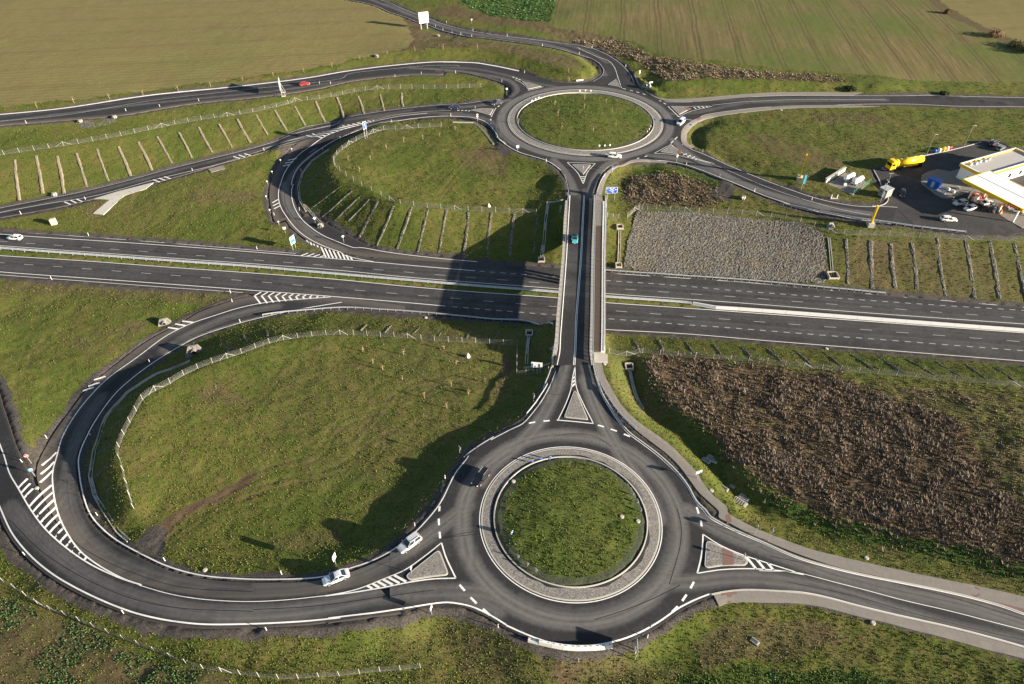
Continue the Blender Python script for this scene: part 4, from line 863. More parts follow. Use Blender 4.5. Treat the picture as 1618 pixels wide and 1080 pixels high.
hatch(R_MN, nA, 'a2 750,930 850,990 940,1030 1000,1090 | T4 1530,136 1618,146 | T5 60,154', 'a2 700,815 750,930', 1.75, .45, .3, zc=ZM); hatch(R_MN, 'T4 1420,131 1500,138 1618,148', 'T4 1410,118 1490,122 1560,135', 'T4 1500,139 1545,123', 1.9, .4, .3, zc=ZM, maxlen=6)
dash2(R_LOOP, 'a2 200,298 292,245 210,345 302,300 225,392 318,345 | a1 690,512 900,468 625,582 820,545 572,652 745,615', .45, 'hatch_stripe')
line(R_NW, 'T1 -300,1075 0,1006 200,968 450,926 730,851 1000,786 1400,668 1480,642 | K 50,620 200,575 330,540', .2); line(R_NW, NW_T, .16)
hatch(R_NW, 'K 330,540 400,525 500,495 600,468 700,447 770,437', 'K 330,540 415,553 480,530 560,500 680,468 770,440', 'K 560,470 640,485', 1.9, .45, .8)
dash2(R_NW, 'T1 305,955 335,968 335,948 362,960 362,942 390,954 725,850 757,862 752,843 782,853 778,836 808,846 1105,740 1135,750 1130,733 1160,743 1157,727 1188,736 1450,640 1478,648 1478,632 1502,641', .4, 'hatch_stripe')
line(R_NW, 'K 770,437 900,405 1100,384 1250,377', .14, name='centre_line'); dash2(R_NW, 'K 1290,378 1305,376 1315,379 1328,377 1338,380 1352,377 1360,382 1372,378', .45, 'hatch_stripe')
kerb_line_ = link('gutter', strip_me(catmull(gpts(WU_T), 1.0), .75, nm='gutter'), R_WU); kerb_line_.data.materials[0] = M['white_concrete']; line(R_WU, 'T1 0,573 300,545 700,478 1150,425 1618,370 | K 600,148 900,112 1150,92 1300,95 | G 100,100', .13, name='centre_line')
line(R_N, 'G 850,-20 980,40 1040,60 1080,100 1100,150 1105,170', .2, name='centre_line'); line(R_N, N_R, .14); line(R_N, N_L, .14)
line(R_E2, ER_S, .2); line(R_E2, ER_N, .2); line(R_E2, 'H 500,345 700,322 760,320 1000,309 1400,309 1600,310', .15, name='centre_line'); line(R_ST, SR_N, .2); line(R_ST, SR_S, .22); line(R_ST, 'H 410,690 550,735 700,800 850,862 1000,915 1150,960 1300,1000 1500,1040', .12, name='centre_line')
line(R_FAR, 'G 785,706 850,770 885,840', .24, name='island_border'); line(R_FAR, 'G 785,706 870,708 962,713', .2, name='island_border'); line(R_FAR, 'G 962,713 915,765 887,840', .24, name='island_border'); hatch(R_FAR, 'G 868,795 878,815 884,840', 'G 900,795 892,815 888,840', 'G 870,800 900,800', 1.3, .4, .2)
line(R_FAR, 'G 1422,352 1490,417', .3, name='island_border'); line(R_FAR, 'G 1490,417 1560,385 1700,352', .2, name='island_border'); line(R_FAR, 'G 1422,352 1560,352 1690,350', .2, name='island_border'); dash2(R_FAR, 'H 385,357 400,368 410,353 425,364 435,352 450,361 460,350 472,357', .4, 'hatch_stripe')
line(R_FAR, 'G 1335,648 1440,592', .2, name='island_border'); line(R_FAR, 'G 1440,592 1530,655 1630,690 1720,715', .2, name='island_border'); line(R_FAR, 'G 1335,648 1450,656 1560,678 1720,715', .2, name='island_border'); dash2(R_FAR, 'H 318,660 340,650 345,672 365,660 370,682 390,670 395,690 410,682', .4, 'hatch_stripe')
line(R_FAR, 'a5 1265,410 1215,490 1160,605', .3, name='island_border'); dash2(R_FAR, 'a5 1305,388 1335,360 1152,645 1152,680 1152,725 1152,760', .4)
line(R_FAR, 'G 635,228 580,242 535,252', .28, name='island_border'); line(R_FAR, 'G 1103,160 1118,205 1128,236', .2, name='island_border'); dash2(R_FAR, 'G 1135,238 1155,243 1180,250 1200,254 1222,260 1240,266 1262,272 1280,278 1365,315 1380,320 1393,330 1408,338 1480,545 1465,562 1455,570 1440,586 1290,664 1275,670 1240,678 1225,682', .34)
dash2(R_WU, 'G 440,165 450,170 460,172 470,178 478,180 490,186', .45, 'hatch_stripe'); line(R_WU, 'G 455,182 500,205 530,240', .2, name='island_border')
dash2(R_LOOP, 'a1 1210,330 1400,205', .14, 'lane_dash')
# tar joints and overbanded cracks in the surfacing
mat('tar', (.014, .014, .015), .5, .4)
def seam(parent, s, wid=.09, zc=None):
    p = gpts(s, zc); p = catmull(p, 1.0) if len(p) > 2 else resample(p, 1.0); me_ = strip_me(p, wid, dz=.071, zc=zc, nm='tar_joint'); me_.materials[0] = M['tar']; link('tar_joint', me_, parent)
for pr_, s_ in ((R_NEAR, 'C -60,645 100,628 240,612'), (R_NEAR, 'C 1480,455 1505,560 1500,680 1470,800 1430,930'), (R_NEAR, 'F 450,575 560,560 690,575 800,640'), (R_NEAR, 'D 540,690 700,640 900,560 1060,480'), (R_NEAR, 'B 1160,190 1300,160 1390,150'), (R_EAST, 'E 0,305 300,365 700,455 1100,555 1543,690'), (R_EAST, 'E 100,460 500,545 900,660 1300,760 1543,815'),
    (R_RAMP, 'A 345,95 500,250 800,400 1100,490 1543,520'), (R_RAMP, 'c5 1618,232 1300,290 900,395 500,560 150,760'), (R_RAMP, 'T4 560,640 480,760 400,890 330,1040'), (R_OUT, 'A 60,80 250,270 500,430 800,560 1100,620 1543,640'), (R_OUT, 'B 0,630 400,605 800,550 1100,510'), (R_AP1, 'a8 775,462 860,466 960,478'), (R_AP1, 'F 385,310 440,320 490,325'), (R_AP2, 'a7 640,20 760,30 890,40'), (R_LOOP, 'a2 395,100 400,300 560,560 800,760 1100,930'), (R_ST, 'H 500,720 800,852 1100,950 1400,1012'), (R_FC, 'I 800,600 900,700'), (R_FC, 'I 960,540 1120,720'), (R_E2, 'H 725,308 765,355'), (R_WU, 'T1 750,470 765,505'), (R_NW, 'T1 400,935 800,825 1200,722')): seam(pr_, s_, .11)
for s_ in ('O -200,379 133,408.5', 'O 300,420 640,446'): pass
seam(R_MN, 'T4 0,56 400,84 800,114 1200,143 1618,176 | T5 300,220 700,250 1000,272', .08, ZM); seam(R_MS, 'T4 0,172 400,202 800,231 1200,260 1618,293 | T5 300,322 700,355 1000,378 1260,400 1618,428 | T6 500,470 1000,508 1618,556', .08, ZM); seam(R_MN, 'T5 1250,272 1618,300 | T6 500,336 1000,372 1618,417', .08, ZM)
# ------------------------------------------------------------------ kerbs, aprons and islands
def ring(name, c, r0, r1, h0, h1, m, parent, n=200):
    b = MB(); b.sweep(np.c_[circ(c, (r0+r1)/2, 0, 360, n+1)[:-1], np.zeros(n)], [(-(r1-r0)/2, -.3), (-(r1-r0)/2, h1), ((r1-r0)/2, h0), ((r1-r0)/2, -.3)], m, closed=True); return b.obj(name, parent)
def rings(c, r, wid, parent):
    # one granite kerb stone after another, then the setts of the apron
    b = None
    ap = ring('sett_apron', c, r-wid, r-.42, .21, .15, M['setts'], parent)
    ring('outer_kerb', c, r-.42, r-.17, .15, .14, M['kerb_stone'], parent); ring('inner_kerb', c, r-wid-.2, r-wid, .40, .38, M['kerb_stone'], parent)
ISL_N = tag(link('roundabout_apron', MB().box((0, 0, -.5), (.1, .1, .1), M['concrete']).me('roundabout_apron')), 'ring of granite setts round the grass of the near roundabout', 'apron', kind='structure')
ISL_F = tag(link('roundabout_apron', MB().box((0, 0, -.5), (.1, .1, .1), M['concrete']).me('roundabout_apron')), 'ring of granite setts round the grass of the far roundabout', 'apron', kind='structure')
rings(NEAR_C, NEAR_R, 2.45, ISL_N); rings(FAR_C, FAR_R, 3.1, ISL_F)
def island(label, s, rnd_r=.5, band=None, h=.16):
    p = gpts(s); pp = []
    n = len(p)
    for i in range(n):                                  # rounded corners
        a, b, c = p[i-1], p[i], p[(i+1) % n]; u = (a-b)/np.linalg.norm(a-b); v = (c-b)/np.linalg.norm(c-b); r = min(rnd_r, .4*np.linalg.norm(a-b), .4*np.linalg.norm(c-b))
        for t in np.linspace(0, 1, 5): pp.append((1-t)**2*(b+u*r)+2*t*(1-t)*b+t*t*(b+v*r))
    pp = np.array(pp)
    if np.sum(pp[:, 0]*np.roll(pp[:, 1], -1)-np.roll(pp[:, 0], -1)*pp[:, 1]) < 0: pp = pp[::-1]
    z = Z(pp[:, 0], pp[:, 1])+.05; ins = pp+normals2(pp, True)*.24; zi = Z(ins[:, 0], ins[:, 1])+.05
    b = MB(); b.prism(ins, list(zi-.2), list(zi+h+.02), M['setts']); o = tag(b.obj('traffic_island'), label, 'traffic island', kind='structure')
    b = MB(); k = len(pp); v = [(*q, zz_-.2) for q, zz_ in zip(pp, z)]+[(*q, zz_+h) for q, zz_ in zip(pp, z)]+[(*q, zz_+h) for q, zz_ in zip(ins, zi)]+[(*q, zz_-.1) for q, zz_ in zip(ins, zi)]
    b.add(v, [(i, (i+1) % k, k+(i+1) % k, k+i) for i in range(k)]+[(k+i, k+(i+1) % k, 2*k+(i+1) % k, 2*k+i) for i in range(k)]+[(2*k+i, 2*k+(i+1) % k, 3*k+(i+1) % k, 3*k+i) for i in range(k)], M['kerb_stone']); b.obj('kerb', o)
    if band:
        q = gpts(band); zb = Z(q[:, 0], q[:, 1])+.05; MB().prism(q[::-1] if np.sum(q[:, 0]*np.roll(q[:, 1], -1)-np.roll(q[:, 0], -1)*q[:, 1]) < 0 else q, list(zb), list(zb+h+.03), M['red_tactile']).obj('tactile_paving', o)
    return o
island('triangular sett island between the bridge road lanes at the near roundabout', 'F 568,298 586,310 655,478 505,463')
island('triangular sett island where the near loop lanes meet the roundabout', 'B 1135,262 1196,420 1080,432 955,455 930,425', .9)
island('sett island crossed by a red tactile strip on the lower right road', 'b8 300,150 800,380 1010,470 1070,560 1000,625 600,625 260,680', 1.0, 'b8 592,300 790,385 798,612 606,622')
island('triangular sett island where the bridge road meets the far roundabout', 'G 815,720 935,722 886,785')
island('long sett island between the lanes of the far loop slip road', 'a5 700,462 960,425 1215,430 1140,570 860,490', .8)
island('sett island at the mouth of the upper left road', 'G 495,190 625,226 535,245 522,218', .6)
island('narrow sett island at the mouth of the road from the top', 'G 1095,178 1118,230 1040,216', .5)
island('sett island at the mouth of the road leaving to the right', 'H 238,352 340,354 368,366 292,405', .6, 'H 325,355 345,356 368,367 348,378')
island('sett island at the mouth of the filling station road', 'H 172,640 240,598 306,634 282,655', .6, 'H 290,625 310,636 300,655 275,653')
# footways
def way(name, label, L, R, m=None, dz=.12, bands=()):
    l = catmull(np.c_[gpts(L), np.zeros(len(gpts(L)))], n=120); r = catmull(np.c_[gpts(R), np.zeros(len(gpts(R)))], n=120); v = []; k = 4
    for a, b in zip(l, r):
        for t in np.linspace(0, 1, k): q = a*(1-t)+b*t; v.append((q[0], q[1], float(Z(q[0], q[1]))+dz))
    n = len(l); f = [(i*k+j, i*k+j+1, (i+1)*k+j+1, (i+1)*k+j) for i in range(n-1) for j in range(k-1)]
    w0 = len(v)
    v += [(a[0], a[1], float(Z(a[0], a[1]))-.3) for a in l]+[(a[0], a[1], float(Z(a[0], a[1]))-.3) for a in r]
    f += [(i*k, (i+1)*k, w0+i+1, w0+i) for i in range(n-1)]+[((i+1)*k+k-1, i*k+k-1, w0+n+i, w0+n+i+1) for i in range(n-1)]
    me = mesh(name, v, f, m or M['footway']); bm = bmesh.new(); bm.from_mesh(me); bmesh.ops.recalc_face_normals(bm, faces=bm.faces[:]); bm.to_mesh(me); bm.free()
    o = tag(link(name, me), label, 'footpath', kind='structure')
    for q in bands:
        p = gpts(q); zb = Z(p[:, 0], p[:, 1]); p2, z2 = (p, zb) if np.sum(p[:, 0]*np.roll(p[:, 1], -1)-np.roll(p[:, 0], -1)*p[:, 1]) > 0 else (p[::-1], zb[::-1])
        MB().prism(p2, list(z2), list(z2+dz+.012), M['red_tactile']).obj('tactile_paving', o)
    return o
def kerb(label, s, wid=.25, h=.14, zc=None, m=None, closed=False):
    p = gpts(s, zc); p = catmull(p, .8) if len(p) > 2 else resample(p, 1); z = Z(p[:, 0], p[:, 1]) if zc is None else np.full(len(p), zc)
    b = MB(); b.sweep(np.c_[p, z+.05], [(-wid/2, -.3), (wid/2, -.3), (wid/2, h), (-wid/2, h)], m or M['kerb_stone']); return tag(b.obj('kerb'), label, 'kerb', kind='structure')
PATH_IN, PATH_O2 = PATHS[0]
way('footpath', 'paved footpath bending from the bridge round the near roundabout', PATH_IN, PATH_O2, bands=['D 1335,60 1360,45 1375,95 1345,105'])
way('footpath', 'paved footpath along the far side of the lower right road', *PATHS[1], bands=['E 1245,490 1270,500 1270,545 1235,560 1225,550', 'E 1240,560 1270,558 1543,625 1543,640'])
way('footpath', 'paved footpath along the near side of the lower right road', *PATHS[2], bands=['D 1310,530 1405,522 1405,532 1375,540 1370,590 1345,590 1345,540 1312,545'])
way('footpath', 'paved footpath curving from the bridge to the far roundabout', *PATHS[3])
way('footpath', 'paved footpath along the far side of the right road', *PATHS[4])
way('footpath', 'paved footpath along the near side of the right road', *PATHS[5], bands=['H 400,430 435,420 440,432 410,442', 'H 350,600 370,590 385,605 362,618'])
kerb('pale kerb on the outside of the bridge approach by the near roundabout', 'F 672,60 680,110 696,190 736,305 786,395 846,484 906,553 986,613 1066,673 1136,733 1206,803 1266,883 1316,973 1376,1033 | D 1237,56 1305,99 1405,149 1543,209 | E 120,294 250,339 400,379 550,414 800,464 1000,504 1220,554 1400,604 1543,654')
kerb('pale kerb along the near footpath edge of the lower right road', 'D 1250,537 1330,521 1420,511 1543,511 | E 200,531 350,561 500,601 700,651 900,696 1100,741 1350,806 1543,861')
kerb('pale kerb at the corner of the filling station lawn', 'I 640,583 672,582 705,575 730,560 742,540 735,515 715,490 680,410 650,355')
kerb('kerb along the back of the filling station forecourt', 'I 700,343 940,270 1060,246 1200,213 1330,178')
# ------------------------------------------------------------------ the bridge
def Q(s, z=0.0): return catmull(np.c_[gpts(s, z), np.full(len(S(s)), z)], .8)
BR = empty('road_bridge', (18, 155, 0), 0, 'straight road bridge with a brown footway crossing the motorway between the two roundabouts', 'bridge')
def bobj(b, name, parent=BR, **k):
    o = b.obj(name, parent, **k); o.matrix_parent_inverse = Matrix.Translation((-18, -155, 0)) if parent is BR else Matrix.Identity(4); return o
def rs(s, n=70, z=0.0): return resample(Q(s, z), n=n)
BLO = rs('a7 588,90 572,260 550,480 520,1080 | a8 712,0 692,300 668,480 636,690'); BLI = rs('a7 612,90 603,260 600,400 560,1080 | a8 755,0 735,300 715,480 672,690')
BWL = rs('a7 655,90 645,260 625,600 600,1080 | a8 793,0 770,300 760,500 722,690'); BCL = rs('a7 888,90 880,260 860,600 838,1080 | a8 988,0 975,300 968,500 955,690')
BRL = rs('a7 1063,90 1058,260 1042,600 1022,1080 | a8 1195,0 1187,300 1185,500 1208,690'); BFI = rs('a7 1098,90 1096,260 1086,600 1072,1080 | a8 1240,0 1236,300 1231,500 1245,690')
BFO = rs('a7 1200,90 1215,260 1207,600 1200,1080 | a8 1352,0 1348,300 1345,500 1350,690'); BRO = rs('a7 1262,90 1268,260 1262,600 1250,1080 | a8 1396,0 1394,300 1393,500 1425,690')
def slab(name, a, b, z0, z1, m, parent=BR, i0=0, i1=70):
    a = a[i0:i1]; b = b[i0:i1]; n = len(a); v = [(p[0], p[1], z1) for p in a]+[(p[0], p[1], z1) for p in b]+[(p[0], p[1], z0) for p in a]+[(p[0], p[1], z0) for p in b]
    f = [(i, i+1, n+i+1, n+i) for i in range(n-1)]+[(2*n+i, 3*n+i, 3*n+i+1, 2*n+i+1) for i in range(n-1)]+[(i+1, i, 2*n+i, 2*n+i+1) for i in range(n-1)]+[(n+i, n+i+1, 3*n+i+1, 3*n+i) for i in range(n-1)]+[(0, n, 3*n, 2*n), (n-1, 3*n-1, 4*n-1, 2*n-1)]
    bm_ = MB(); bm_.add(v, f, m); me_ = bm_.me(name); q = bmesh.new(); q.from_mesh(me_); bmesh.ops.recalc_face_normals(q, faces=q.faces[:]); q.to_mesh(me_); q.free()
    o = link(name, me_, parent)
    if parent is BR: o.matrix_parent_inverse = Matrix.Translation((-18, -155, 0))
    return o
slab('deck', BLO, BRO, -1.5, -.04, M['concrete'], i0=3, i1=67)
rsurf = slab('road_surface', offset(BLI, -.05), BRL, -.045, .066, M['asphalt'])
co_ = np.array([v_.co[:] for v_ in rsurf.data.vertices]); a_ = rsurf.data.attributes.new('wear', 'FLOAT', 'POINT'); a_.data.foreach_set('value', (wear_at(co_[:, 0], co_[:, 1])).astype(np.float32)); rsurf.data.attributes.new('grit', 'FLOAT', 'POINT')
slab('cornice', BLO, BLI, -.6, .20, M['concrete'], i0=3, i1=67); slab('cornice', BFO, BRO, -.7, .30, M['white_concrete'], i0=4, i1=66)
slab('kerb', offset(BRL, -.02), BFI, -.04, .16, M['kerb_stone'])
fw = slab('footway', offset(BFI, -.01), offset(BFO, .01), -.04, .20, M['dark_resin'], i0=16, i1=66)
slab('footway', offset(BFI, -.01), offset(BFO, .01), -.04, .20, M['footway'], i0=0, i1=17)
for pl, wd, nm in ((BWL, .2, 'edge_line'), (BCL, .17, 'centre_line'), (offset(BCL, .32), .14, 'centre_line'), (offset(BRL, .22), .2, 'edge_line')):
    o = link(nm, strip_me(pl, wd, dz=.082, zc=0.0, nm=nm), BR); o.matrix_parent_inverse = Matrix.Translation((-18, -155, 0))
def rail_along(path, name, heights, thick, hgt, post_every, post_h, post_d, m, parent, base=0.0, post_name=None, zf=None):
    """a rail with its own posts: beams swept along the path, one post object after another"""
    p = np.asarray(path).copy(); z = np.full(len(p), base) if zf is None else zf(p)
    p = np.c_[p[:, :2], z]; b = MB()
    for h in heights: b.sweep(p, [(-thick/2, h-hgt/2), (thick/2, h-hgt/2), (thick/2, h+hgt/2), (-thick/2, h+hgt/2)], m)
    o = b.obj(name, parent)
    if parent is BR: o.matrix_parent_inverse = Matrix.Translation((-18, -155, 0))
    pp = resample(p, post_every); me_ = None
    for q in pp:
        if me_ is None: me_ = MB().box((0, 0, post_h/2-.1), (post_d[0], post_d[1], post_h+.2), m).me(post_name or 'post')
        c = link(post_name or 'post', me_, o, (q[0], q[1], q[2]))
    return o
rail_along(offset(BLI, .12)[3:67], 'guard_rail', [.42, .80], .12, .34, 2.0, .85, (.12, .12), M['galvanised'], BR, .2)
rail_along(BFI[0:69], 'guard_rail', [.62, .88], .14, .30, 1.35, .9, (.14, .14), M['galvanised'], BR, .16)
rl = rail_along(offset(BRO, .16)[4:66], 'railing', [.12, 1.1], .07, .07, 2.0, 1.1, (.07, .07), M['galvanised'], BR, .3)
b = MB()
for q in resample(offset(BRO, .16)[4:66], .16): b.box((q[0], q[1], .9), (.022, .022, 1.0), M['galvanised'])
b.obj('railing_bars', rl)
for e, s_ in ((4, 1), (65, -1)):
    for A_, B_ in ((BLO[e], BRO[e]),):
        mid = (A_+B_)/2; L_ = np.linalg.norm((B_-A_)[:2]); an = math.atan2(B_[1]-A_[1], B_[0]-A_[0])
        b = MB(); b.box((mid[0], mid[1], -2.6), (L_-.4, 1.2, 5.0), M['concrete'], an); bobj(b, 'abutment')
        for w_ in (A_, B_):
            b = MB(); dd = BRO[min(69, e+8)]-BRO[max(0, e-8)]; an2 = math.atan2(dd[1], dd[0]); b.box((w_[0]+math.cos(an2)*(-s_*1.2), w_[1]+math.sin(an2)*(-s_*1.2), -1.3), (7, .45, 2.4), M['concrete'], an2); bobj(b, 'wing_wall')
b = MB(); mid = (BLO[33]+BRO[33])/2
for t_ in (-4.5, 0, 4.5): b = MB(); b.cyl((mid[0]+t_, mid[1], -7.6), (mid[0]+t_, mid[1], -1.4), .5, M['concrete'], 14); bobj(b, 'pier')
q = gpts('a8 1240,540 1440,540 1440,645 1250,650', .1); b = MB(); b.prism(q[::-1], -2.0, .24, M['concrete']); bobj(b, 'end_block')
# service stairs beside the abutments
def stairs(s, z0, z1, label, wid=1.0):
    q = gpts(s); a = np.array([*G(*S(s)[0])]); c = np.array([*G(*S(s)[1])]); a[2] = z0; c[2] = z1; n = max(8, int(abs(z1-z0)/.19)); rt = empty('stairs', tuple(c), 0, label, 'stairs'); an = math.atan2((c-a)[1], (c-a)[0])
    run = np.linalg.norm((c-a)[:2])/n; me_ = MB().box((0, 0, 0), (run*.98, wid, .5), M['concrete'], an).me('step')
    for i in range(n): p = a+(c-a)*(i+.5)/n; link('step', me_, rt, (p[0]-c[0], p[1]-c[1], p[2]-c[2]-.1))
    for sd in (-1, 1):
        b = MB(); nx_, ny_ = -math.sin(an)*sd*(wid/2+.1), math.cos(an)*sd*(wid/2+.1); b.add([(x_+nx_-c[0], y_+ny_-c[1], z_-c[2]+h) for x_, y_, z_ in (a, c) for h in (-.4, .12)]+[(x_+nx_*1.25-c[0], y_+ny_*1.25-c[1], z_-c[2]+h) for x_, y_, z_ in (a, c) for h in (-.4, .12)], [(0, 2, 3, 1), (4, 5, 7, 6), (1, 3, 7, 5), (0, 1, 5, 4), (2, 6, 7, 3)], M['concrete']); b.obj('string_wall', rt)
stairs('a7 525,270 475,1080', -.6, -5.9, 'concrete service stairs down the far bank on the left of the bridge')
stairs('a8 652,480 690,140', -1.2, -6.6, 'concrete service stairs down the near bank on the left of the bridge')
# ------------------------------------------------------------------ safety barriers
def guard(label, s, every=2.0, h=.62, zc=None, m=None, double=False, sub=False):
    p = gpts(s, zc); p = catmull(p, 1.0) if len(p) > 2 else resample(p, 1.0); z = Z(p[:, 0], p[:, 1]) if zc is None else np.full(len(p), zc)
    p = np.c_[p, z]; c = p[len(p)//2]; rt = empty('guard_rail', tuple(c), 0, label, 'guard rail'); m = m or M['galvanised']
    pr = [(-.05, h-.16), (.0, h-.10), (-.05, h), (.0, h+.10), (-.05, h+.16), (.09, h+.16), (.13, h), (.09, h-.16)]
    for sd in ((-.22, .22) if double else (0,)):
        b = MB(); b.sweep(p-c, [(o+sd, q) for o, q in pr], m); b.obj('beam', rt)
    if double: b = MB(); [b.box((*(q-c)[:2], (q-c)[2]+h+.08), (.12, .44, .05), m, math.atan2(p[-1][1]-p[0][1], p[-1][0]-p[0][0])) for q in resample(p, 1.9)[:299]]; b.obj('spacers', rt)
    me_ = MB().box((0, 0, h/2-.05), (.09, .12, h+.3), m).me('post')
    for q in resample(p, every): link('post', me_, rt, tuple(q-c))
    return rt
guard('double steel barrier along the grassy median of the motorway', 'O -250,372 -60,388 0,394 133,404 267,414 400,423.5 540,436 640,444.5 740,453 880,464 955,471 1080,480 1092,481.5', 3.8, .72, ZM, double=True, m=mat('pale_steel', (.46, .49, .52), .5, .4, .15))
guard('steel guard rail along the near edge of the motorway left of the bridge', 'c5 1400,358 1500,342 1618,325 | T5 0,384 200,394 400,408 500,418 700,438 900,455 1000,463', 2.2, .7)
guard('long steel guard rail at the foot of the stone bank right of the bridge', 'T5 1245,207 1618,233 | T6 300,253 600,281 800,300 960,315', 2.0, .7)
guard('steel guard rail along the outside of the filling station road', 'H 950,975 1100,1008 1300,1045 | I 300,622 500,659 700,686 1000,728 1230,752', 2.4, .62)
guard('curved steel guard rail on the left of the bridge approach by the near roundabout', 'a8 660,690 600,850 520,1060 | F 405,265 345,360 278,445', 2.0, .6)
guard('curved steel guard rail on the right of the bridge approach by the near roundabout', 'a8 1245,680 1290,860 1340,1079 | F 722,260 760,322 806,392 864,466 942,535', 2.0, .6)
guard('short steel guard rail on the left of the bridge approach by the far roundabout', 'G 768,790 790,880 795,950 | a7 612,80', 2.0, .6)
guard('curved steel guard rail on the right of the bridge approach by the far roundabout', 'a7 1100,80 | a6 250,640 268,520 300,420 350,300 420,190', 2.0, .6)
# concrete barrier in the paved part of the median
p_ = catmull(np.c_[gpts('O 1094,480.5 | T6 100,374 300,389 600,411 900,434 1200,457 1618,488 2000,517', ZM), np.full(8, ZM)], 1.0)
WB = empty('concrete_barrier', tuple(p_[len(p_)//2]), 0, 'white concrete barrier along the paved median on the right', 'barrier'); cB = p_[len(p_)//2]
pp = resample(p_, 6.0)
for a_, c_ in zip(pp[:-1], pp[1:]):
    d_ = (c_-a_); L_ = np.linalg.norm(d_); an = math.atan2(d_[1], d_[0]); mid = (a_+c_)/2-cB; R_ = Matrix.Rotation(an, 3, 'Z'); b = MB(); pr = [(-.30, -.05), (.30, -.05), (.24, .12), (.13, .82), (-.13, .82), (-.24, .12)]
    v = [(R_ @ Vector((sx*L_/2*.992, o, h))+Vector(mid)) for sx in (-1, 1) for o, h in pr]; b.add(v, [(0, 1, 2, 3, 4, 5)[::-1], (6, 7, 8, 9, 10, 11)]+[(i, (i+1) % 6, 6+(i+1) % 6, 6+i) for i in range(6)], M['barrier_concrete']); b.obj('barrier_block', WB)
rail_along(p_-np.r_[cB[:2], 0], 'top_rail', [.2], .1, .1, 3.0, .3, (.06, .06), M['galvanised'], WB, 0.95) if False else None
MDN = MS_N.replace('O ', 'O ')
b = MB(); a1_ = catmull(np.c_[gpts('O 1097,482 1178,487 1378,502.5 1618,520 1850,537', ZM), np.full(5, ZM)], n=80); a2_ = catmull(np.c_[gpts('O 1080,474.8 1178,482 1378,497.7 1618,514.7 1850,531', ZM), np.full(5, ZM)], n=80)
v = [(q[0], q[1], ZM+.046) for q in a1_]+[(q[0], q[1], ZM+.046) for q in a2_]; b.add(v, [(i, i+1, 81+i, 80+i) for i in range(79)], M['asphalt']); o = tag(b.obj('median'), 'paved strip of the motorway median under the white concrete barrier', 'median', kind='structure')
# white barrier blocks by the near roundabout
bp = GP('b7 130,285 285,322 460,362 628,392 810,407 985,404 1155,394 1320,373')
names = ['leftmost white barrier block with a broken blue shaded end at the near roundabout', 'second white barrier block from the left at the near edge of the roundabout', 'third white barrier block from the left at the near edge of the roundabout', 'middle white barrier block at the near edge of the roundabout', 'third white barrier block from the right at the near edge of the roundabout', 'second white barrier block from the right at the near edge of the roundabout', 'rightmost white barrier block at the near edge of the roundabout']
for i in range(7):
    a_, c_ = bp[i], bp[i+1]; d_ = c_-a_; L_ = np.linalg.norm(d_[:2]); an = math.atan2(d_[1], d_[0]); rt = empty('barrier_block', tuple((a_+c_)/2+np.array([0, 0, .08])), an, names[i], 'barrier block', 'white barrier blocks at the near roundabout'); h_ = .55 if i == 0 else .85
    b = MB(); pr = [(-.32, -.1), (.32, -.1), (.30, .1), (.2, h_), (-.2, h_), (-.30, .1)]; v = [(sx*L_/2*.985, o, q) for sx in (-1, 1) for o, q in pr]; b.add(v, [(5, 4, 3, 2, 1, 0), (6, 7, 8, 9, 10, 11)]+[(i_, (i_+1) % 6, 6+(i_+1) % 6, 6+i_) for i_ in range(6)], M['white_concrete']); b.obj('block', rt)
    for x_ in (-L_*.28, L_*.28): MB().box((x_, 0, h_+.03), (.25, .08, .06), M['dark_metal']).obj('lifting_lug', rt)
# ------------------------------------------------------------------ wire fences
POST_ME = MB().cyl((0, 0, -.3), (0, 0, 1.75), .045, M['post_grey'], 6).me('post')
def fence(label, s, every=4.0, brace=(), hgt=1.6, smooth=True):
    p = gpts(s); p = catmull(p, .5) if smooth and len(p) > 2 else resample(p, .5)
    p = np.c_[p, Z(p[:, 0], p[:, 1])]; c = p[len(p)//2]; rt = empty('wire_fence', tuple(c), 0, label, 'fence')
    pp = resample(p, every)
    for q in pp: link('post', POST_ME, rt, (*(q-c)[:2], float(Z(q[0], q[1]))-c[2]))
    for k in brace:
        i = min(len(pp)-2, max(1, int(k*(len(pp)-1)))); q = pp[i]
        for sg in (-1, 1):
            e = q+(pp[i+sg]-q)*.55; e[2] = float(Z(e[0], e[1])); MB().cyl(tuple(q-c+np.array([0, 0, 1.5])), tuple(e-c+np.array([0, 0, .1])), .035, M['post_grey'], 6).obj('brace', rt)
    b = MB(); r2 = resample(p, 1.0)
    for h in (.06, .14, .22, .31, .42, .56, .72, .9, 1.1, 1.32, hgt): 
        q = r2-c; q[:, 2] += h; b.sweep(q, [(-.006, -.006), (.006, -.006), (0, .008)], M['wire'])
    r3 = resample(p, .6)
    for q in r3-c: b.add([(q[0]-.005, q[1], q[2]), (q[0]+.005, q[1], q[2]), (q[0], q[1]+.007, q[2]), (q[0]-.005, q[1], q[2]+hgt), (q[0]+.005, q[1], q[2]+hgt), (q[0], q[1]+.007, q[2]+hgt)], [(0, 1, 4, 3), (1, 2, 5, 4), (2, 0, 3, 5)], M['wire'])
    b.obj('wire_netting', rt)
    return rt
fence('wire fence curving round the grass field inside the near loop', FENCE_NEAR, 3.4, (.04, .3, .42, .53, .66, .8))
fence('short wire fence running down beside the bridge approach to the near loop field', 'T5 830,557 828,700 | T5 900,693 978,680', 2.6, (), smooth=False)
fence('wire fence between the lower left lane and the crop field at the bottom edge', FENCE_SOUTH, 3.2, (.16, .22, .5, .62))
fence('long wire fence above the ribbed bank on the left', FENCE_NW, 4.6, (.18, .35, .48, .62, .8))
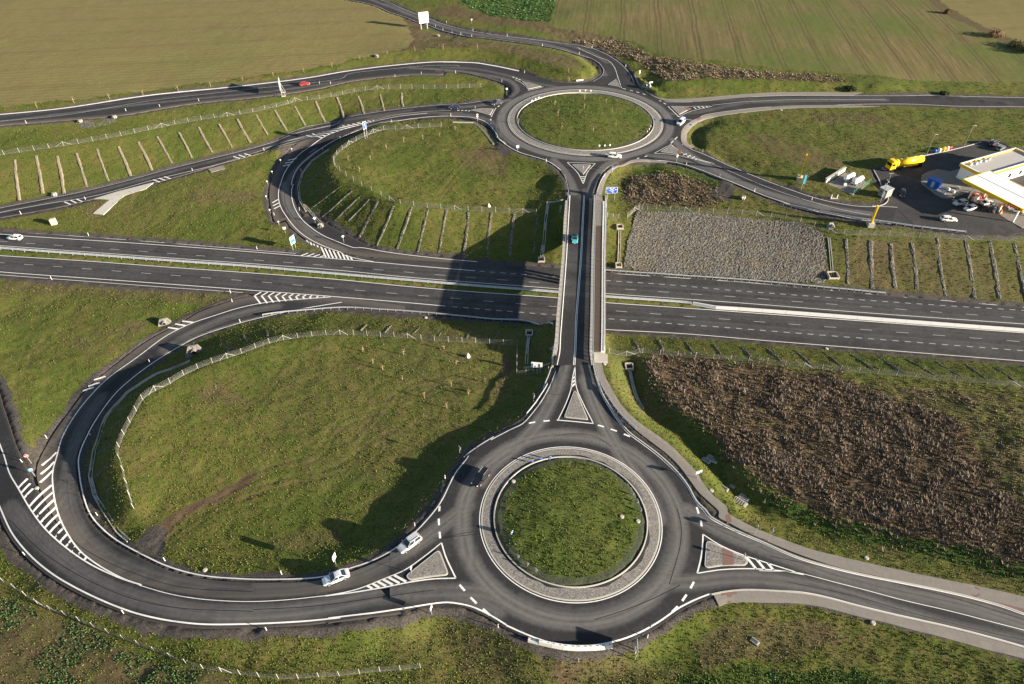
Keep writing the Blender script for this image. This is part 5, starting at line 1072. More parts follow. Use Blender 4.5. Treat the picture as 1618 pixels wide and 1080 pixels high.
fence('wire fence round the grass field inside the far loop', FENCE_FAR, 4.2, (.1, .2, .3, .42, .65, .82, .98))
fence('wire fence above the grey stone bank and ribbed bank right of the bridge', 'a6 820,975 1000,830 1240,850 | H 0,1000 200,1008 400,1020 | H 700,1035 900,1055 1030,1075 | c6 300,365 | c6 420,380 600,392 800,397 1100,402 | I 900,778 1200,793 1600,808 2100,832', 4.3, (.02, .2, .36, .5, .75))
fence('wire fence between the near right bank and the brown scrub field', FENCE_EAST, 4.2, (.05, .42, .85))
fence('short low wire fence beside the bridge on the far right bank', 'a6 455,965 660,985', 1.5, (), 1.4)
# ------------------------------------------------------------------ stone ribs on the banks
def rib(s, wid=1.1, m='gravel'):
    q = GP(s); q[0] += (q[-1]-q[0])*rnd.uniform(-.02, .06); q[-1] -= (q[-1]-q[0])*rnd.uniform(-.02, .06); wid *= rnd.uniform(.68, .92); q = np.vstack([q[0], (q[0]+q[-1])/2+np.array([rnd.uniform(-.25, .25), rnd.uniform(-.1, .1), 0]), q[-1]]); p = resample(catmull(q, .5), 1.0); p = np.c_[p[:, :2], Z(p[:, 0], p[:, 1])]; nn = normals2(p); v = []; k = 6
    for i, (a, n_) in enumerate(zip(p, nn)):
        for t_, h in zip(np.linspace(-1, 1, k), (-.12, .12, .155, .155, .12, -.12)):
            w_ = wid/2*t_*(1+.08*math.sin(i*1.1+wid*9)+.26*rnd.random()-.1); v.append((a[0]+n_[0]*w_, a[1]+n_[1]*w_, a[2]+h+(rnd.random()-.5)*.09*(h > 0)))
    f = [(i*k+j, (i+1)*k+j, (i+1)*k+j+1, i*k+j+1) for i in range(len(p)-1) for j in range(k-1)]
    if (nn[0][0]*0+1) : pass
    me_ = mesh('stone_rib', v, f, M[m]); bm_ = bmesh.new(); bm_.from_mesh(me_); bmesh.ops.recalc_face_normals(bm_, faces=bm_.faces[:])
    if sum(f_.normal.z for f_ in bm_.faces) < 0: bmesh.ops.reverse_faces(bm_, faces=bm_.faces[:])
    bm_.to_mesh(me_); bm_.free(); return link('stone_rib', me_, GROUND)
mat('pale_stone', (.24, .205, .15), .95, .1, var=.4, scale=6, bmp=.5)
for s in ('70,755 92,948', '170,733 203,920', '270,730 303,915', '362,728 412,885', '460,708 515,860', '558,690 620,835', '655,672 720,805', '745,648 818,778', '845,623 912,752', '940,602 1008,725', '1033,582 1100,700', '1122,562 1187,677', '1213,543 1272,647', '1300,520 1360,622', '1393,498 1447,597', '1492,475 1540,577'): rib('T1 '+s, 1.25, 'pale_stone')
for s in ('528,293 577,428', '660,280 702,400', '800,275 826,380', '938,265 948,358'): rib('K '+s, 1.25, 'pale_stone')
for s in ('450,738 305,860', '520,815 338,920', '570,845 372,990', '635,875 432,1050', '690,905 505,1080', '735,935 600,1075'): rib('K '+s, .9)
for s in ('597,317 565,377', '622,324 595,388', '650,327 627,393', '677,329 660,397', '705,332 693,400', '740,335 732,404', '776,337 769,407', '812,339 805,408', '849,341 843,404'): rib('O '+s, 1.2)
for s in ('c6 515,420 535,1010', 'c6 815,455 840,1055', 'T6 985,60 1010,292', 'T6 1085,65 1112,306', 'T6 1207,50 1245,318', 'T6 1342,50 1385,335', 'T6 1455,62 1502,340', 'T6 1570,70 1640,362', 'T6 1690,80 1770,375'): rib(s, 1.5)
for s in ('O 999.5,534 1012,560', 'O 1041,536 1052,558', 'T6 15,542 57,600', 'T6 150,552 190,610', 'T6 278,562 335,622', 'T6 408,575 475,638', 'T6 535,580 612,647', 'T6 670,588 760,660', 'T6 800,600 910,672', 'T6 930,610 1055,688', 'T6 1062,622 1195,697', 'T6 1200,630 1330,710', 'T6 1335,640 1450,722', 'T6 1465,652 1600,742'): rib(s, 1.0)
for s in ('T5 120,455 85,488', 'T5 235,460 200,500', 'T5 370,467 332,505', 'T5 490,478 458,512', 'T5 610,485 590,525', 'T5 740,490 720,530', 'c5 830,765 935,832', 'c5 1120,620 1180,730', 'c5 1440,545 1455,650', 'T4 530,870 610,840', 'T4 470,975 570,920', 'T4 445,1075 530,1020', 'T7 440,100 525,35', 'T7 475,200 545,130'): rib(s, .8)
# grey stone pitching beside the bridge
RIP = 'a6 985,840 1240,858 | H 200,1012 400,1022 | I 0,668 180,684 300,730 345,775 365,1040 | T6 690,270 600,264 300,244 0,222 | T5 1500,222 1330,190 1350,60'
rp = gpts(RIP); rp = resample(np.vstack([rp, rp[:1]]), .5)
x0_, x1_, y0_, y1_ = rp[:, 0].min(), rp[:, 0].max(), rp[:, 1].min(), rp[:, 1].max(); gx = np.arange(x0_, x1_, .42); gy = np.arange(y0_, y1_, .42); GXm, GYm = np.meshgrid(gx, gy); ins = in_poly(GXm, GYm, rp)
zr_ = Z(GXm, GYm)+.22+.05*(rng.random(GXm.shape)-.5)*2+.14*fbm(GXm.ravel(), GYm.ravel(), 4, 5).reshape(GXm.shape)
idx = np.arange(GXm.size).reshape(GXm.shape); cell = ins[:-1, :-1] & ins[1:, :-1] & ins[:-1, 1:] & ins[1:, 1:]
fa = np.stack([idx[:-1, :-1][cell], idx[:-1, 1:][cell], idx[1:, 1:][cell], idx[1:, :-1][cell]], 1); used = np.unique(fa); rem = np.full(GXm.size, -1); rem[used] = np.arange(len(used))
jx = (rng.random(GXm.shape)-.5)*.26; jy = (rng.random(GXm.shape)-.5)*.26
me_ = mesh('stone_pitching', np.stack([(GXm+jx).ravel()[used], (GYm+jy).ravel()[used], zr_.ravel()[used]], 1), [tuple(map(int, q)) for q in rem[fa]], M['gravel']); STONE = tag(link('stone_pitching', me_), 'wide grey bank of dumped stone beside the bridge', 'stone bank', kind='stuff')
# ------------------------------------------------------------------ vehicles
def paint(name, col, rough=.28, metal=0.0):
    if name in MATS: return MATS[name]
    m_, nt_, b_ = base_mat(name, rough, .5, metal); n_ = noise(nt_, coords(nt_), 7, 4)
    nt_.links.new(mixc(nt_, n_, tuple(c*.93 for c in col), tuple(min(1, c*1.04) for c in col)), b_.inputs['Base Color']); b_.inputs['Coat Weight'].default_value = .4; b_.inputs['Coat Roughness'].default_value = .08
    MATS[name] = m_; return m_
mat('car_glass', (.018, .022, .028), .12, .6, var=.05); mat('tyre', (.018, .018, .018), .9, .1); mat('alloy', (.55, .56, .58), .35, .5, .7); mat('lamp_lens', (.75, .76, .74), .2, .6); mat('lamp_red', (.35, .015, .012), .3, .5); mat('trim', (.03, .03, .032), .6, .3); mat('plate', (.75, .75, .70), .5, .3)
SHAPES = {  # length, width, height, belt, roof front/back x, windscreen foot x, rear glass foot x
 'hatch': (4.15, 1.74, 1.47, .93, .25, -1.45, 1.02, -1.92), 'estate': (4.65, 1.80, 1.48, .94, .2, -1.75, 1.02, -2.2), 'sedan': (4.65, 1.80, 1.44, .94, .15, -.95, .98, -1.75),
 'suv': (4.65, 1.88, 1.70, 1.05, .15, -1.85, .95, -2.2), 'van': (4.75, 1.90, 1.88, 1.08, .55, -2.2, 1.45, -2.34)}
def car_tree(kind, col, roof=None):
    L, Wd, H, B, rf, rb, wf, wb = SHAPES[kind]; hl, hw = L/2, Wd/2; pm_ = paint(*col); rt = bpy.data.objects.new('car', None); COL.objects.link(rt); rt.empty_display_size = .5
    st = [(-hl, .72, .42, B-.18), (-hl+.1, .9, .30, B-.04), (-hl+.45, .97, .22, B), (-.6, 1, .2, B), (.6, 1, .2, B-.01), (wf+.05, .985, .2, B-.03), (hl-.55, .94, .22, B-.14), (hl-.16, .84, .27, B-.25), (hl, .66, .38, B-.36)]
    v = []; k = 10
    for x_, wf_, zb, zt in st:
        w_ = hw*wf_
        for o, z_ in ((-w_*.9, zb), (-w_, zb+.16), (-w_, zt-.26), (-w_*.95, zt-.08), (-w_*.80, zt), (w_*.80, zt), (w_*.95, zt-.08), (w_, zt-.26), (w_, zb+.16), (w_*.9, zb)): v.append((x_, o, z_))
    f = [(i*k+j, i*k+(j+1) % k, (i+1)*k+(j+1) % k, (i+1)*k+j) for i in range(len(st)-1) for j in range(k)]+[tuple(range(k-1, -1, -1)), tuple((len(st)-1)*k+j for j in range(k))]
    b = MB(); b.add(v, [q[::-1] for q in f], pm_)
    # pillars and shell of the cabin
    hc = hw*.88; hr = hw*.70; B2 = B-.05
    cv = [(wb, -hc, B2), (wf, -hc, B2-.02), (wf, hc, B2-.02), (wb, hc, B2), (rb, -hr, H-.05), (rf, -hr, H-.05), (rf, hr, H-.05), (rb, hr, H-.05)]
    b.add(cv, [(0, 3, 2, 1), (4, 5, 6, 7), (0, 1, 5, 4), (1, 2, 6, 5), (2, 3, 7, 6), (3, 0, 4, 7)], pm_); b.obj('body', rt, smooth=False)
    b = MB(); rm = roof or pm_; rv = []
    for x_, s_, z_ in ((rb-.04, .96, H-.05), (rb+.2, 1, H-.005), ((rf+rb)/2, 1.0, H), (rf-.25, .99, H-.01), (rf+.02, .95, H-.05)): rv += [(x_, -hr*s_-.02, z_-.045), (x_, -hr*s_*.7, z_+.012), (x_, hr*s_*.7, z_+.012), (x_, hr*s_+.02, z_-.045)]
    b.add(rv, [(i*4+j, (i+1)*4+j, (i+1)*4+j+1, i*4+j+1) for i in range(4) for j in range(3)], rm); b.obj('roof', rt)
    def panel(name, q, off, m_=M['car_glass'], sh=.88):
        q = [Vector(p) for p in q]; c = sum(q, Vector())/4; n_ = (q[1]-q[0]).cross(q[3]-q[0]).normalized(); n_ = n_ if n_.dot(Vector((c.x, c.y, c.z-.6))) > 0 else -n_
        q2 = [c+(p-c)*sh+n_*off for p in q]; b_ = MB(); b_.add(q2+[p-n_*.02 for p in q2], [(0, 1, 2, 3), (4, 7, 6, 5), (0, 4, 5, 1), (1, 5, 6, 2), (2, 6, 7, 3), (3, 7, 4, 0)], m_); return b_.obj(name, rt)
    panel('windscreen', (cv[1], cv[2], cv[6], cv[5]), .015, sh=.9); panel('rear_window', (cv[0], cv[3], cv[7], cv[4]), .015, sh=.84)
    for s_, q in ((-1, (cv[0], cv[1], cv[5], cv[4])), (1, (cv[3], cv[2], cv[6], cv[7]))):
        q = [Vector(p) for p in q]; m0 = q[0].lerp(q[1], .54); m1 = q[3].lerp(q[2], .52)
        panel('side_window', (m0, q[1], q[2], m1), .012, sh=.86); panel('side_window', (q[0], m0, m1, q[3]), .012, sh=.86)
        w_ = MB(); w_.box((wf-.18, s_*(hw+.09), B+.04), (.14, .2, .14), pm_); w_.obj('door_mirror', rt)
        MB().box((hl-.2, s_*hw*.62, B-.36), (.26, .34, .15), M['lamp_lens'], -s_*.35).obj('headlight', rt); MB().box((-hl+.05, s_*hw*.68, B-.22), (.16, .26, .22), M['lamp_red'], s_*.25).obj('tail_light', rt)
        for x_ in (-L*.295, L*.305):
            t_ = MB(); t_.cyl((x_, s_*(hw-.17), .32), (x_, s_*(hw+.015), .32), .32, M['tyre'], 16); to = t_.obj('wheel', rt); MB().cyl((x_, s_*(hw-.05), .32), (x_, s_*(hw+.028), .32), .20, M['alloy'], 10).obj('rim', to)
            a_ = MB(); n = 9; av = []
            for i in range(n): an = math.pi*i/(n-1); av += [(x_+.40*math.cos(an), s_*(hw+.005), .30+.40*math.sin(an)), (x_+.34*math.cos(an), s_*(hw+.005), .30+.34*math.sin(an))]
            a_.add(av, [(2*i, 2*i+2, 2*i+3, 2*i+1) for i in range(n-1)], M['trim']); a_.obj('wheel_arch', rt)
        MB().box((0, s_*(hw+.005), .27), (L*.42, .03, .12), M['trim']).obj('sill', rt)
    MB().box((hl-.0, 0, .44), (.05, hw*1.0, .16), M['trim']).obj('grille', rt); MB().box((-hl-.005, 0, .5), (.03, .5, .11), M['plate']).obj('number_plate', rt); MB().box((hl+.025, 0, .36), (.02, .5, .11), M['plate']).obj('number_plate', rt)
    if kind in ('estate', 'suv'):
        for s_ in (-1, 1): MB().box(((rf+rb)/2, s_*hr*.9, H+.05), (abs(rf-rb)*.85, .05, .05), M['galvanised']).obj('roof_rail', rt)
    return rt
CARS = []
def car(kind, col, at, head, label, dz=.06, z=None, roof=None, group=None, sc=1.0):
    c = S(at)[0]; h = S(head); zc = z
    p = Vector(G(*c, .75)) if z is None else Vector((*P(*c, z+.75), z)); e0 = Vector(G(*h[0])); e1 = Vector(G(*h[1])); d = e1-e0
    rt = car_tree(kind, col, roof); zz_ = (float(Z(p.x, p.y))+dz) if z is None else z+dz
    rt.location = (p.x, p.y, zz_); yaw = math.atan2(d.y, d.x); pit = 0.0
    rt.rotation_euler = (0, pit, yaw); rt.scale = (sc,)*3; tag(rt, label, 'car', group); CARS.append(rt); return rt
WHITE = ('paint_white', (.78, .78, .77)); SILV = ('paint_silver', (.56, .58, .60), .3, .25); BLK = ('paint_black', (.012, .012, .014)); RED = ('paint_red', (.42, .02, .022)); NAVY = ('paint_navy', (.012, .018, .06)); TEAL = ('paint_teal', (.04, .36, .42)); GREY = ('paint_grey', (.22, .23, .25), .3, .3)
car('estate', WHITE, 'T4 68,43', 'T4 110,47 20,40', 'white estate car driving on the far carriageway at the left edge')
car('hatch', RED, 'a4 1200,325', 'a4 1000,345 1400,300', 'red hatchback on the upper left road beside the field')
car('hatch', NAVY, 'a5 375,378', 'a5 500,370 250,390', 'dark blue hatchback driving away on the far loop slip road')
car('estate', ('paint_dark_grey', (.05, .055, .07), .25, .3), 'a5 1280,288', 'a5 1400,265 1150,310', 'dark grey estate car just leaving the far roundabout')
car('hatch', TEAL, 'a7 738,820', 'a7 742,700 734,950', 'turquoise hatchback with dark glass roof crossing the bridge', z=0.0, roof=M['car_glass'])
car('suv', WHITE, 'G 1085,662', 'G 1030,655 1140,662', 'white off-roader driving round the lower side of the far roundabout')
car('van', ('paint_ice', (.62, .70, .80)), 'G 1503,449', 'G 1525,430 1480,470', 'pale blue van waiting on the right of the far roundabout')
car('suv', BLK, 'b5 615,510', 'b5 790,320 480,690', 'black off-roader on the near roundabout left of the grass circle')
car('suv', SILV, 'b4 1320,245', 'b4 1470,130 1180,345', 'silver off-roader leaving the near roundabout towards the loop')
car('sedan', ('paint_pale_blue', (.60, .66, .72), .3, .2), 'b4 275,728', 'b4 410,675 140,785', 'silver saloon driving ahead of the silver off-roader on the near loop')
FCG = 'cars on the filling station forecourt'
car('hatch', BLK, 'J 57,705', 'J 65,650 50,770', 'black hatchback alone in the shaded lane of the filling station', group=FCG)
car('estate', WHITE, 'J 550,980', 'J 460,975 650,985', 'white estate car nearest the road on the filling station forecourt', group=FCG)
car('estate', SILV, 'J 672,806', 'J 745,795 600,820', 'silver estate car left of the fuel pumps behind the white hatchback', group=FCG)
car('hatch', WHITE, 'J 777,862', 'J 855,842 700,885', 'white hatchback in front of the fuel pumps', group=FCG)
car('hatch', RED, 'J 845,738', 'J 780,760 900,720', 'red hatchback filling up behind the first fuel pump', group=FCG)
car('sedan', ('paint_silver2', (.5, .52, .54), .3, .3), 'J 960,803', 'J 890,820 1030,785', 'silver saloon between the two rows of fuel pumps', group=FCG)
car('suv', BLK, 'J 1040,870', 'J 980,890 1100,845', 'black off-roader beside the front fuel pump under the canopy', group=FCG)
car('hatch', WHITE, 'J 1268,885', 'J 1320,890 1220,870', 'white hatchback half hidden under the red end of the canopy', group=FCG)
car('suv', ('paint_dark_grey', (.05, .055, .07), .25, .3), 'J 1030,168', 'J 985,190 1080,145', 'dark off-roader parked at the back corner of the filling station', group=FCG)
car('estate', GREY, 'J 1105,218', 'J 1060,245 1150,190', 'grey estate car parked at the back corner nearer the shop roof', group=FCG)
# the fuel tanker
mat('tank_yellow', (.80, .52, .01), .3, .5, var=.04); mat('canopy_yellow', (.80, .50, .01), .4, .4, var=.04); mat('canopy_white', (.80, .80, .78), .5, .3, var=.03); mat('red_plastic', (.50, .03, .02), .4, .4); mat('blue_plastic', (.01, .09, .42), .4, .4)
p0 = Vector(G(*S('b2 330,520')[0])); p1 = Vector(G(*S('b2 960,420')[0])); d = p1-p0; an = math.atan2(-d.y, -d.x); c = Vector(((p0.x+p1.x)/2, (p0.y+p1.y)/2, .06))
TK = empty('tanker_truck', c, an, 'yellow fuel tanker lorry parked behind the lawn of the filling station', 'tanker lorry')
b = MB(); b.box((5.6, 0, 2.0), (2.0, 2.45, 2.2), M['tank_yellow']); b.box((6.35, 0, 1.25), (.7, 2.45, 1.1), M['tank_yellow']); b.box((5.3, 0, 3.3), (1.4, 2.2, .5), M['tank_yellow']); b.obj('cab', TK)
MB().box((6.63, 0, 2.35), (.06, 2.1, .95), M['car_glass']).obj('windscreen', TK)
for s_ in (-1, 1):
    MB().box((5.75, s_*1.235, 2.3), (1.1, .04, .8), M['car_glass']).obj('side_window', TK); MB().box((6.5, s_*1.5, 2.5), (.15, .25, .8), M['trim']).obj('mirror', TK); MB().box((6.72, s_*.9, 1.0), (.06, .4, .25), M['lamp_lens']).obj('headlight', TK)
    for x_ in (5.6, 2.6, -3.0, -4.3, -5.6): MB().cyl((x_, s_*.75, .5), (x_, s_*1.2, .5), .5, M['tyre'], 14).obj('wheel', TK)
b = MB(); b.cyl((3.6, 0, 2.35), (-6.1, 0, 2.35), 1.2, M['tank_yellow'], 24); b.cyl((3.6, 0, 2.35), (4.2, 0, 2.35), 1.2, M['tank_yellow'], 24, 1.0); b.cyl((-6.1, 0, 2.35), (-6.5, 0, 2.35), 1.2, M['tank_yellow'], 24, .7); tk = b.obj('tank', TK, True)
for x_ in (2.5, .2, -2.2, -4.6): MB().cyl((x_, 0, 3.5), (x_, 0, 3.68), .3, M['galvanised'], 10).obj('hatch', tk)
MB().box((-1, 0, .95), (11.5, 1.0, .3), M['trim']).obj('chassis', TK); MB().box((-1.2, -1.2, 1.2), (5.5, .08, .3), M['tank_yellow']).obj('side_skirt', TK); MB().box((-1.2, 1.2, 1.2), (5.5, .08, .3), M['tank_yellow']).obj('side_skirt', TK); MB().box((6.75, 0, .55), (.2, 2.4, .4), M['trim']).obj('bumper', TK)
for i in range(6): MB().box((-1.2-i*.55, 1.205, 2.5), (.32, .012, .34), M['sign_red']).obj('lettering', tk)
# ------------------------------------------------------------------ filling station
def up(s, z): return np.array([P(a, b_, z) for a, b_ in S(s)])
rq = up('J 670,388 1115,262 1420,400 840,545', 5.0); e1 = rq[1]-rq[0]; e2 = rq[3]-rq[0]; ux = e1/np.linalg.norm(e1); uy = e2-ux*(e2@ux); uy = uy/np.linalg.norm(uy)
an = math.atan2(ux[1], ux[0]); Lx = 26.0; Ly = abs(e2@uy); cen = rq[0]+ux*Lx/2+uy*Ly/2; flip = -1 if (ux[0]*uy[1]-ux[1]*uy[0]) < 0 else 1
SH = empty('filling_station_shop', (cen[0], cen[1], 0), an, 'flat white filling station shop with a yellow fascia behind the canopy', 'shop')
b = MB()
for cx_, cy_, sx_, sy_ in ((0, -Ly/2+.5, Lx-1.2, .3), (0, Ly/2-.5, Lx-1.2, .3), (-Lx/2+.5, 0, .3, Ly-1.4), (Lx/2-.5, 0, .3, Ly-1.4)): b.box((cx_, cy_, 2.0), (sx_, sy_, 4.1), M['canopy_white'])
b.obj('wall', SH)
rf_ = MB().box((0, 0, 4.35), (Lx-1, Ly-1, .3), slab_mat('roof_felt', (.46, .45, .43), (.33, .32, .31)) or M['roof_felt']).obj('roof', SH)
for cx_, cy_, sx_, sy_ in ((0, -Ly/2+.2, Lx, .4), (0, Ly/2-.2, Lx, .4), (-Lx/2+.2, 0, .4, Ly-.8), (Lx/2-.2, 0, .4, Ly-.8)):
    MB().box((cx_, cy_, 4.5), (sx_, sy_, .9), M['canopy_yellow']).obj('fascia', SH); MB().box((cx_, cy_, 5.0), (sx_+.05, sy_+.05, .12), M['canopy_white']).obj('coping', SH)
for i in range(5): MB().box((-Lx/2+3+i*2.1, flip*(-Ly/2+1.6+.3*(i % 2)), 4.8), (.9, .7, .7+.2*(i % 3)), M['galvanised']).obj('roof_vent', rf_)
for i in range(3): MB().box((-Lx/2+9+i*5.2, flip*(Ly/2-.32), 1.6), (1.3, .08, 1.3), M['car_glass']).obj('window', SH)
MB().box((-Lx/2+.3, 0, 1.1), (.1, 1.1, 2.2), M['dark_metal']).obj('door', SH)
cq = up('J 705,558 990,469 1350,878', 6.0); a_ = cq[1]-cq[0]; c_ = cq[2]-cq[0]; La, Lc = np.linalg.norm(a_), np.linalg.norm(c_); ua = a_/La; uc = c_-ua*(c_@ua); uc /= np.linalg.norm(uc); Lc = c_@uc
an = math.atan2(uc[1], uc[0]); cen = cq[0]+ua*La/2+uc*Lc/2; sgn = 1 if (uc[0]*ua[1]-uc[1]*ua[0]) > 0 else -1
CN = empty('canopy', (cen[0], cen[1], 0), an, 'white roofed canopy with a yellow edge over the fuel pumps', 'canopy')
b = MB(); b.box((0, 0, 5.55), (Lc-.3, La-.3, .5), M['canopy_white']); cr = b.obj('roof', CN); nr = 22
for i in range(nr): MB().box((-Lc/2+(i+.5)*Lc/nr, 0, 5.90), (Lc/nr*.93, La-.5, .17), M['canopy_white']).obj('roof_sheet', cr)
MB().box((0, 0, 6.0), (Lc-.5, .2, .08), M['sign_back']).obj('gutter', cr)
for sx_, sy_, cx_, cy_ in ((Lc, .25, 0, -La/2), (Lc, .25, 0, La/2), (.25, La-.26, -Lc/2, 0), (.25, La-.26, Lc/2, 0)): MB().box((cx_, cy_, 5.55), (sx_, sy_, .95), M['canopy_yellow']).obj('fascia', CN)
MB().box((Lc/2-2.6, -sgn*(La/2+.14), 5.55), (3.6, .05, .9), M['sign_red']).obj('fascia_sign', CN)
for i in range(5): MB().box((Lc/2-3.9+i*.62, -sgn*(La/2+.17), 5.55), (.36, .03, .42), M['tank_yellow']).obj('letter', CN)
for tx in (-.36, .02, .4):
    for ty in (-.3, .3): MB().box((tx*Lc, ty*La, 2.6), (.35, .35, 5.2), M['canopy_white']).obj('column', CN)
def at_px(s, z=0.0): q = P(*S(s)[0], z); return Vector((q[0], q[1], z))
MB().box((0, 0, 0), (.1, .1, .1), M['concrete'])
MP = tag(flat_poly('pump_paving', up('J 760,690 1000,600 1300,820 1500,1010 1330,1080 1180,1000 940,840', 0), .10, M['footway'], kind='structure'), 'pale paving under the filling station canopy', 'paving')
for i, (s, lb) in enumerate((('J 825,800', 'white and orange fuel pump in front of the red hatchback'), ('J 905,750', 'fuel pump at the far left end of the canopy'), ('J 1005,750', 'orange fuel pump in the shade of the canopy edge'), ('J 1065,905', 'orange fuel pump beside the black off-roader'), ('J 1165,860', 'fuel pump deepest under the red end of the canopy'))):
    q = at_px(s); rt = empty('fuel_pump', (q.x, q.y, .1), an, lb, 'fuel pump', 'fuel pumps under the canopy'); MB().box((0, 0, .1), (2.6, 1.0, .2), M['concrete']).obj('plinth', rt); MB().box((0, 0, 1.1), (1.0, .5, 1.8), M['canopy_white']).obj('cabinet', rt); MB().box((0, 0, 2.1), (1.05, .55, .25), M['reflector_orange']).obj('head', rt); MB().box((.9, 0, .65), (.5, .3, .9), M['reflector_orange']).obj('bollard', rt); MB().box((-.9, 0, .65), (.5, .3, .9), M['reflector_orange']).obj('bollard', rt)
PAD = flat_poly('paved_island', up('J 248,600 255,520 330,480 430,455 560,480 700,440 760,560 830,640 750,700 640,745 540,772 470,760 400,722 310,655', 0), .16, M['footway'], 'pale paved island with the blue container at the filling station', 'paving')
q = at_px('J 378,640'); rt = empty('container', (q.x, q.y, .16), an+.25, 'blue storage container on the pale paved island', 'container'); MB().box((0, 0, 1.2), (3.6, 2.4, 2.4), M['blue_plastic']).obj('shell', rt); MB().box((0, 0, 2.45), (3.7, 2.5, .12), M['blue_plastic']).obj('lid', rt); [MB().box((-1.75+.58*i, 1.22, 1.2), (.1, .06, 2.2), M['blue_plastic']).obj('rib', rt) for i in range(7)]; MB().box((0, -1.22, 1.1), (.9, .05, 1.9), M['sign_back']).obj('door', rt)
for i, (s, lb) in enumerate((('J 490,715', 'white parking bumper nearest the blue container'), ('J 590,705', 'white parking bumper third from the blue container'), ('J 535,675', 'white parking bumper second from the blue container'), ('J 645,665', 'white parking bumper farthest from the blue container'))):
    q = at_px(s); rt = empty('vent_block', (q.x, q.y, .16), an, lb, 'block', 'white blocks on the paved island'); MB().box((0, 0, .35), (1.1, .5, .7), M['white_concrete']).obj('block', rt); MB().cyl((0, 0, .7), (0, 0, .85), .16, M['galvanised'], 8).obj('cap', rt)
for s, m_, lb in (('J 390,283', 'blue_plastic', 'blue wheeled recycling bin at the left end of the row of bins'), ('J 440,272', 'post_white', 'white recycling bin beside the blue bin'), ('J 485,258', 'tank_yellow', 'yellow recycling bin in the row of bins'), ('J 525,252', 'post_white', 'white recycling bin beside the yellow bin'), ('J 552,248', 'red_plastic', 'red recycling bin at the right end of the row of bins')):
    q = at_px(s); rt = empty('recycling_bin', (q.x, q.y, float(Z(q.x, q.y))+.02), an, lb, 'bin', 'recycling bins beside the forecourt', .8); b = MB(); b.lathe((0, 0, 0), [(.55, .1), (.72, .5), (.75, 1.35), (.6, 1.65), (.25, 1.85)], M[m_], 12); b.obj('body', rt, True); MB().cyl((.55, 0, 1.2), (.8, 0, 1.2), .16, M['black'], 8).obj('opening', rt); MB().box((0, 0, .06), (1.1, 1.1, .12), M['dark_metal']).obj('base', rt)
# gas tanks on their pad
PADG = flat_poly('gas_tank_pad', gpts('b3 235,550 612,312 1130,530 765,785'), .14, M['footway'], 'grey concrete pad carrying the white gas tanks', 'paving')
def tank(s0, s1, label):
    a = Vector(G(*S(s0)[0], 1.4)); c = Vector(G(*S(s1)[0], 1.4)); m_ = (a+c)/2; d_ = c-a; L_ = d_.length; rt = empty('gas_tank', (m_.x, m_.y, float(Z(m_.x, m_.y))+.14), math.atan2(d_.y, d_.x), label, 'gas tank', 'white gas tanks beside the filling station'); r = .85; h = L_/2-r*.5; b = MB()
    prof = [(-h-.75, .12), (-h-.6, .45), (-h-.3, .72), (-h, r), (h, r), (h+.3, .72), (h+.6, .45), (h+.75, .12)]
    for (x0_, r0), (x1_, r1) in zip(prof[:-1], prof[1:]): b.cyl((x0_, 0, 1.35), (x1_, 0, 1.35), r0, M['sign_white'], 18, r1, caps=False)
    b.obj('vessel', rt, True)
    for x_ in (-h*.6, h*.6): MB().box((x_, 0, .35), (.3, 1.3, .75), M['concrete']).obj('cradle', rt)
    MB().cyl((0, 0, 2.1), (0, 0, 2.45), .22, M['galvanised'], 10).obj('dome', rt)
tank('b3 615,440 ', 'b3 790,340', 'white gas tank on the left of the pair'); tank('b3 800,515', 'b3 975,410', 'white gas tank on the right of the pair nearer the kiosk')
q = Vector(G(*S('b3 600,580')[0])); rt = empty('gas_pump', (q.x, q.y, q.z+.14), 0, 'small pump set with pipes in front of the gas tanks', 'pump set'); MB().box((0, 0, .4), (.8, .6, .8), M['sign_white']).obj('housing', rt); MB().cyl((.4, 0, .5), (3, .6, .5), .06, M['galvanised'], 6).obj('pipe', rt); MB().cyl((.4, .2, .3), (1.4, 3.4, .3), .06, M['galvanised'], 6).obj('pipe', rt)
a = Vector(G(*S('b3 190,520')[0])); c = Vector(G(*S('b3 590,265')[0])); m_ = (a+c)/2; d_ = c-a; rt = empty('fire_wall', m_, math.atan2(d_.y, d_.x), 'long white protective wall on the left of the gas tank pad', 'wall'); MB().box((0, 0, .6), (d_.length, .5, 1.5), M['white_concrete']).obj('wall', rt); MB().box((0, 0, 1.42), (d_.length+.2, .8, .14), M['concrete']).obj('coping', rt)
p_ = GP('b3 765,785 1130,530'); rt = empty('mesh_fence', tuple(p_[0]), 0, 'green mesh fence on the right side of the gas tank pad', 'fence'); mat('green_wire', (.03, .20, .10), .5, .3); r_ = resample(p_, 2.0); [MB().cyl((*(q-p_[0])[:2], 0), (*(q-p_[0])[:2], 1.7), .04, M['green_wire'], 6).obj('post', rt) for q in r_]; b = MB(); [b.sweep(resample(p_, 1.0)-p_[0]+np.array([0, 0, h]), [(-.012, -.012), (.012, -.012), (0, .014)], M['green_wire']) for h in (.2, .5, .8, 1.1, 1.4, 1.65)]; [b.box((*(q-p_[0])[:2], .9), (.015, .015, 1.6), M['green_wire']) for q in resample(p_, .25)]; b.obj('wire_panel', rt)
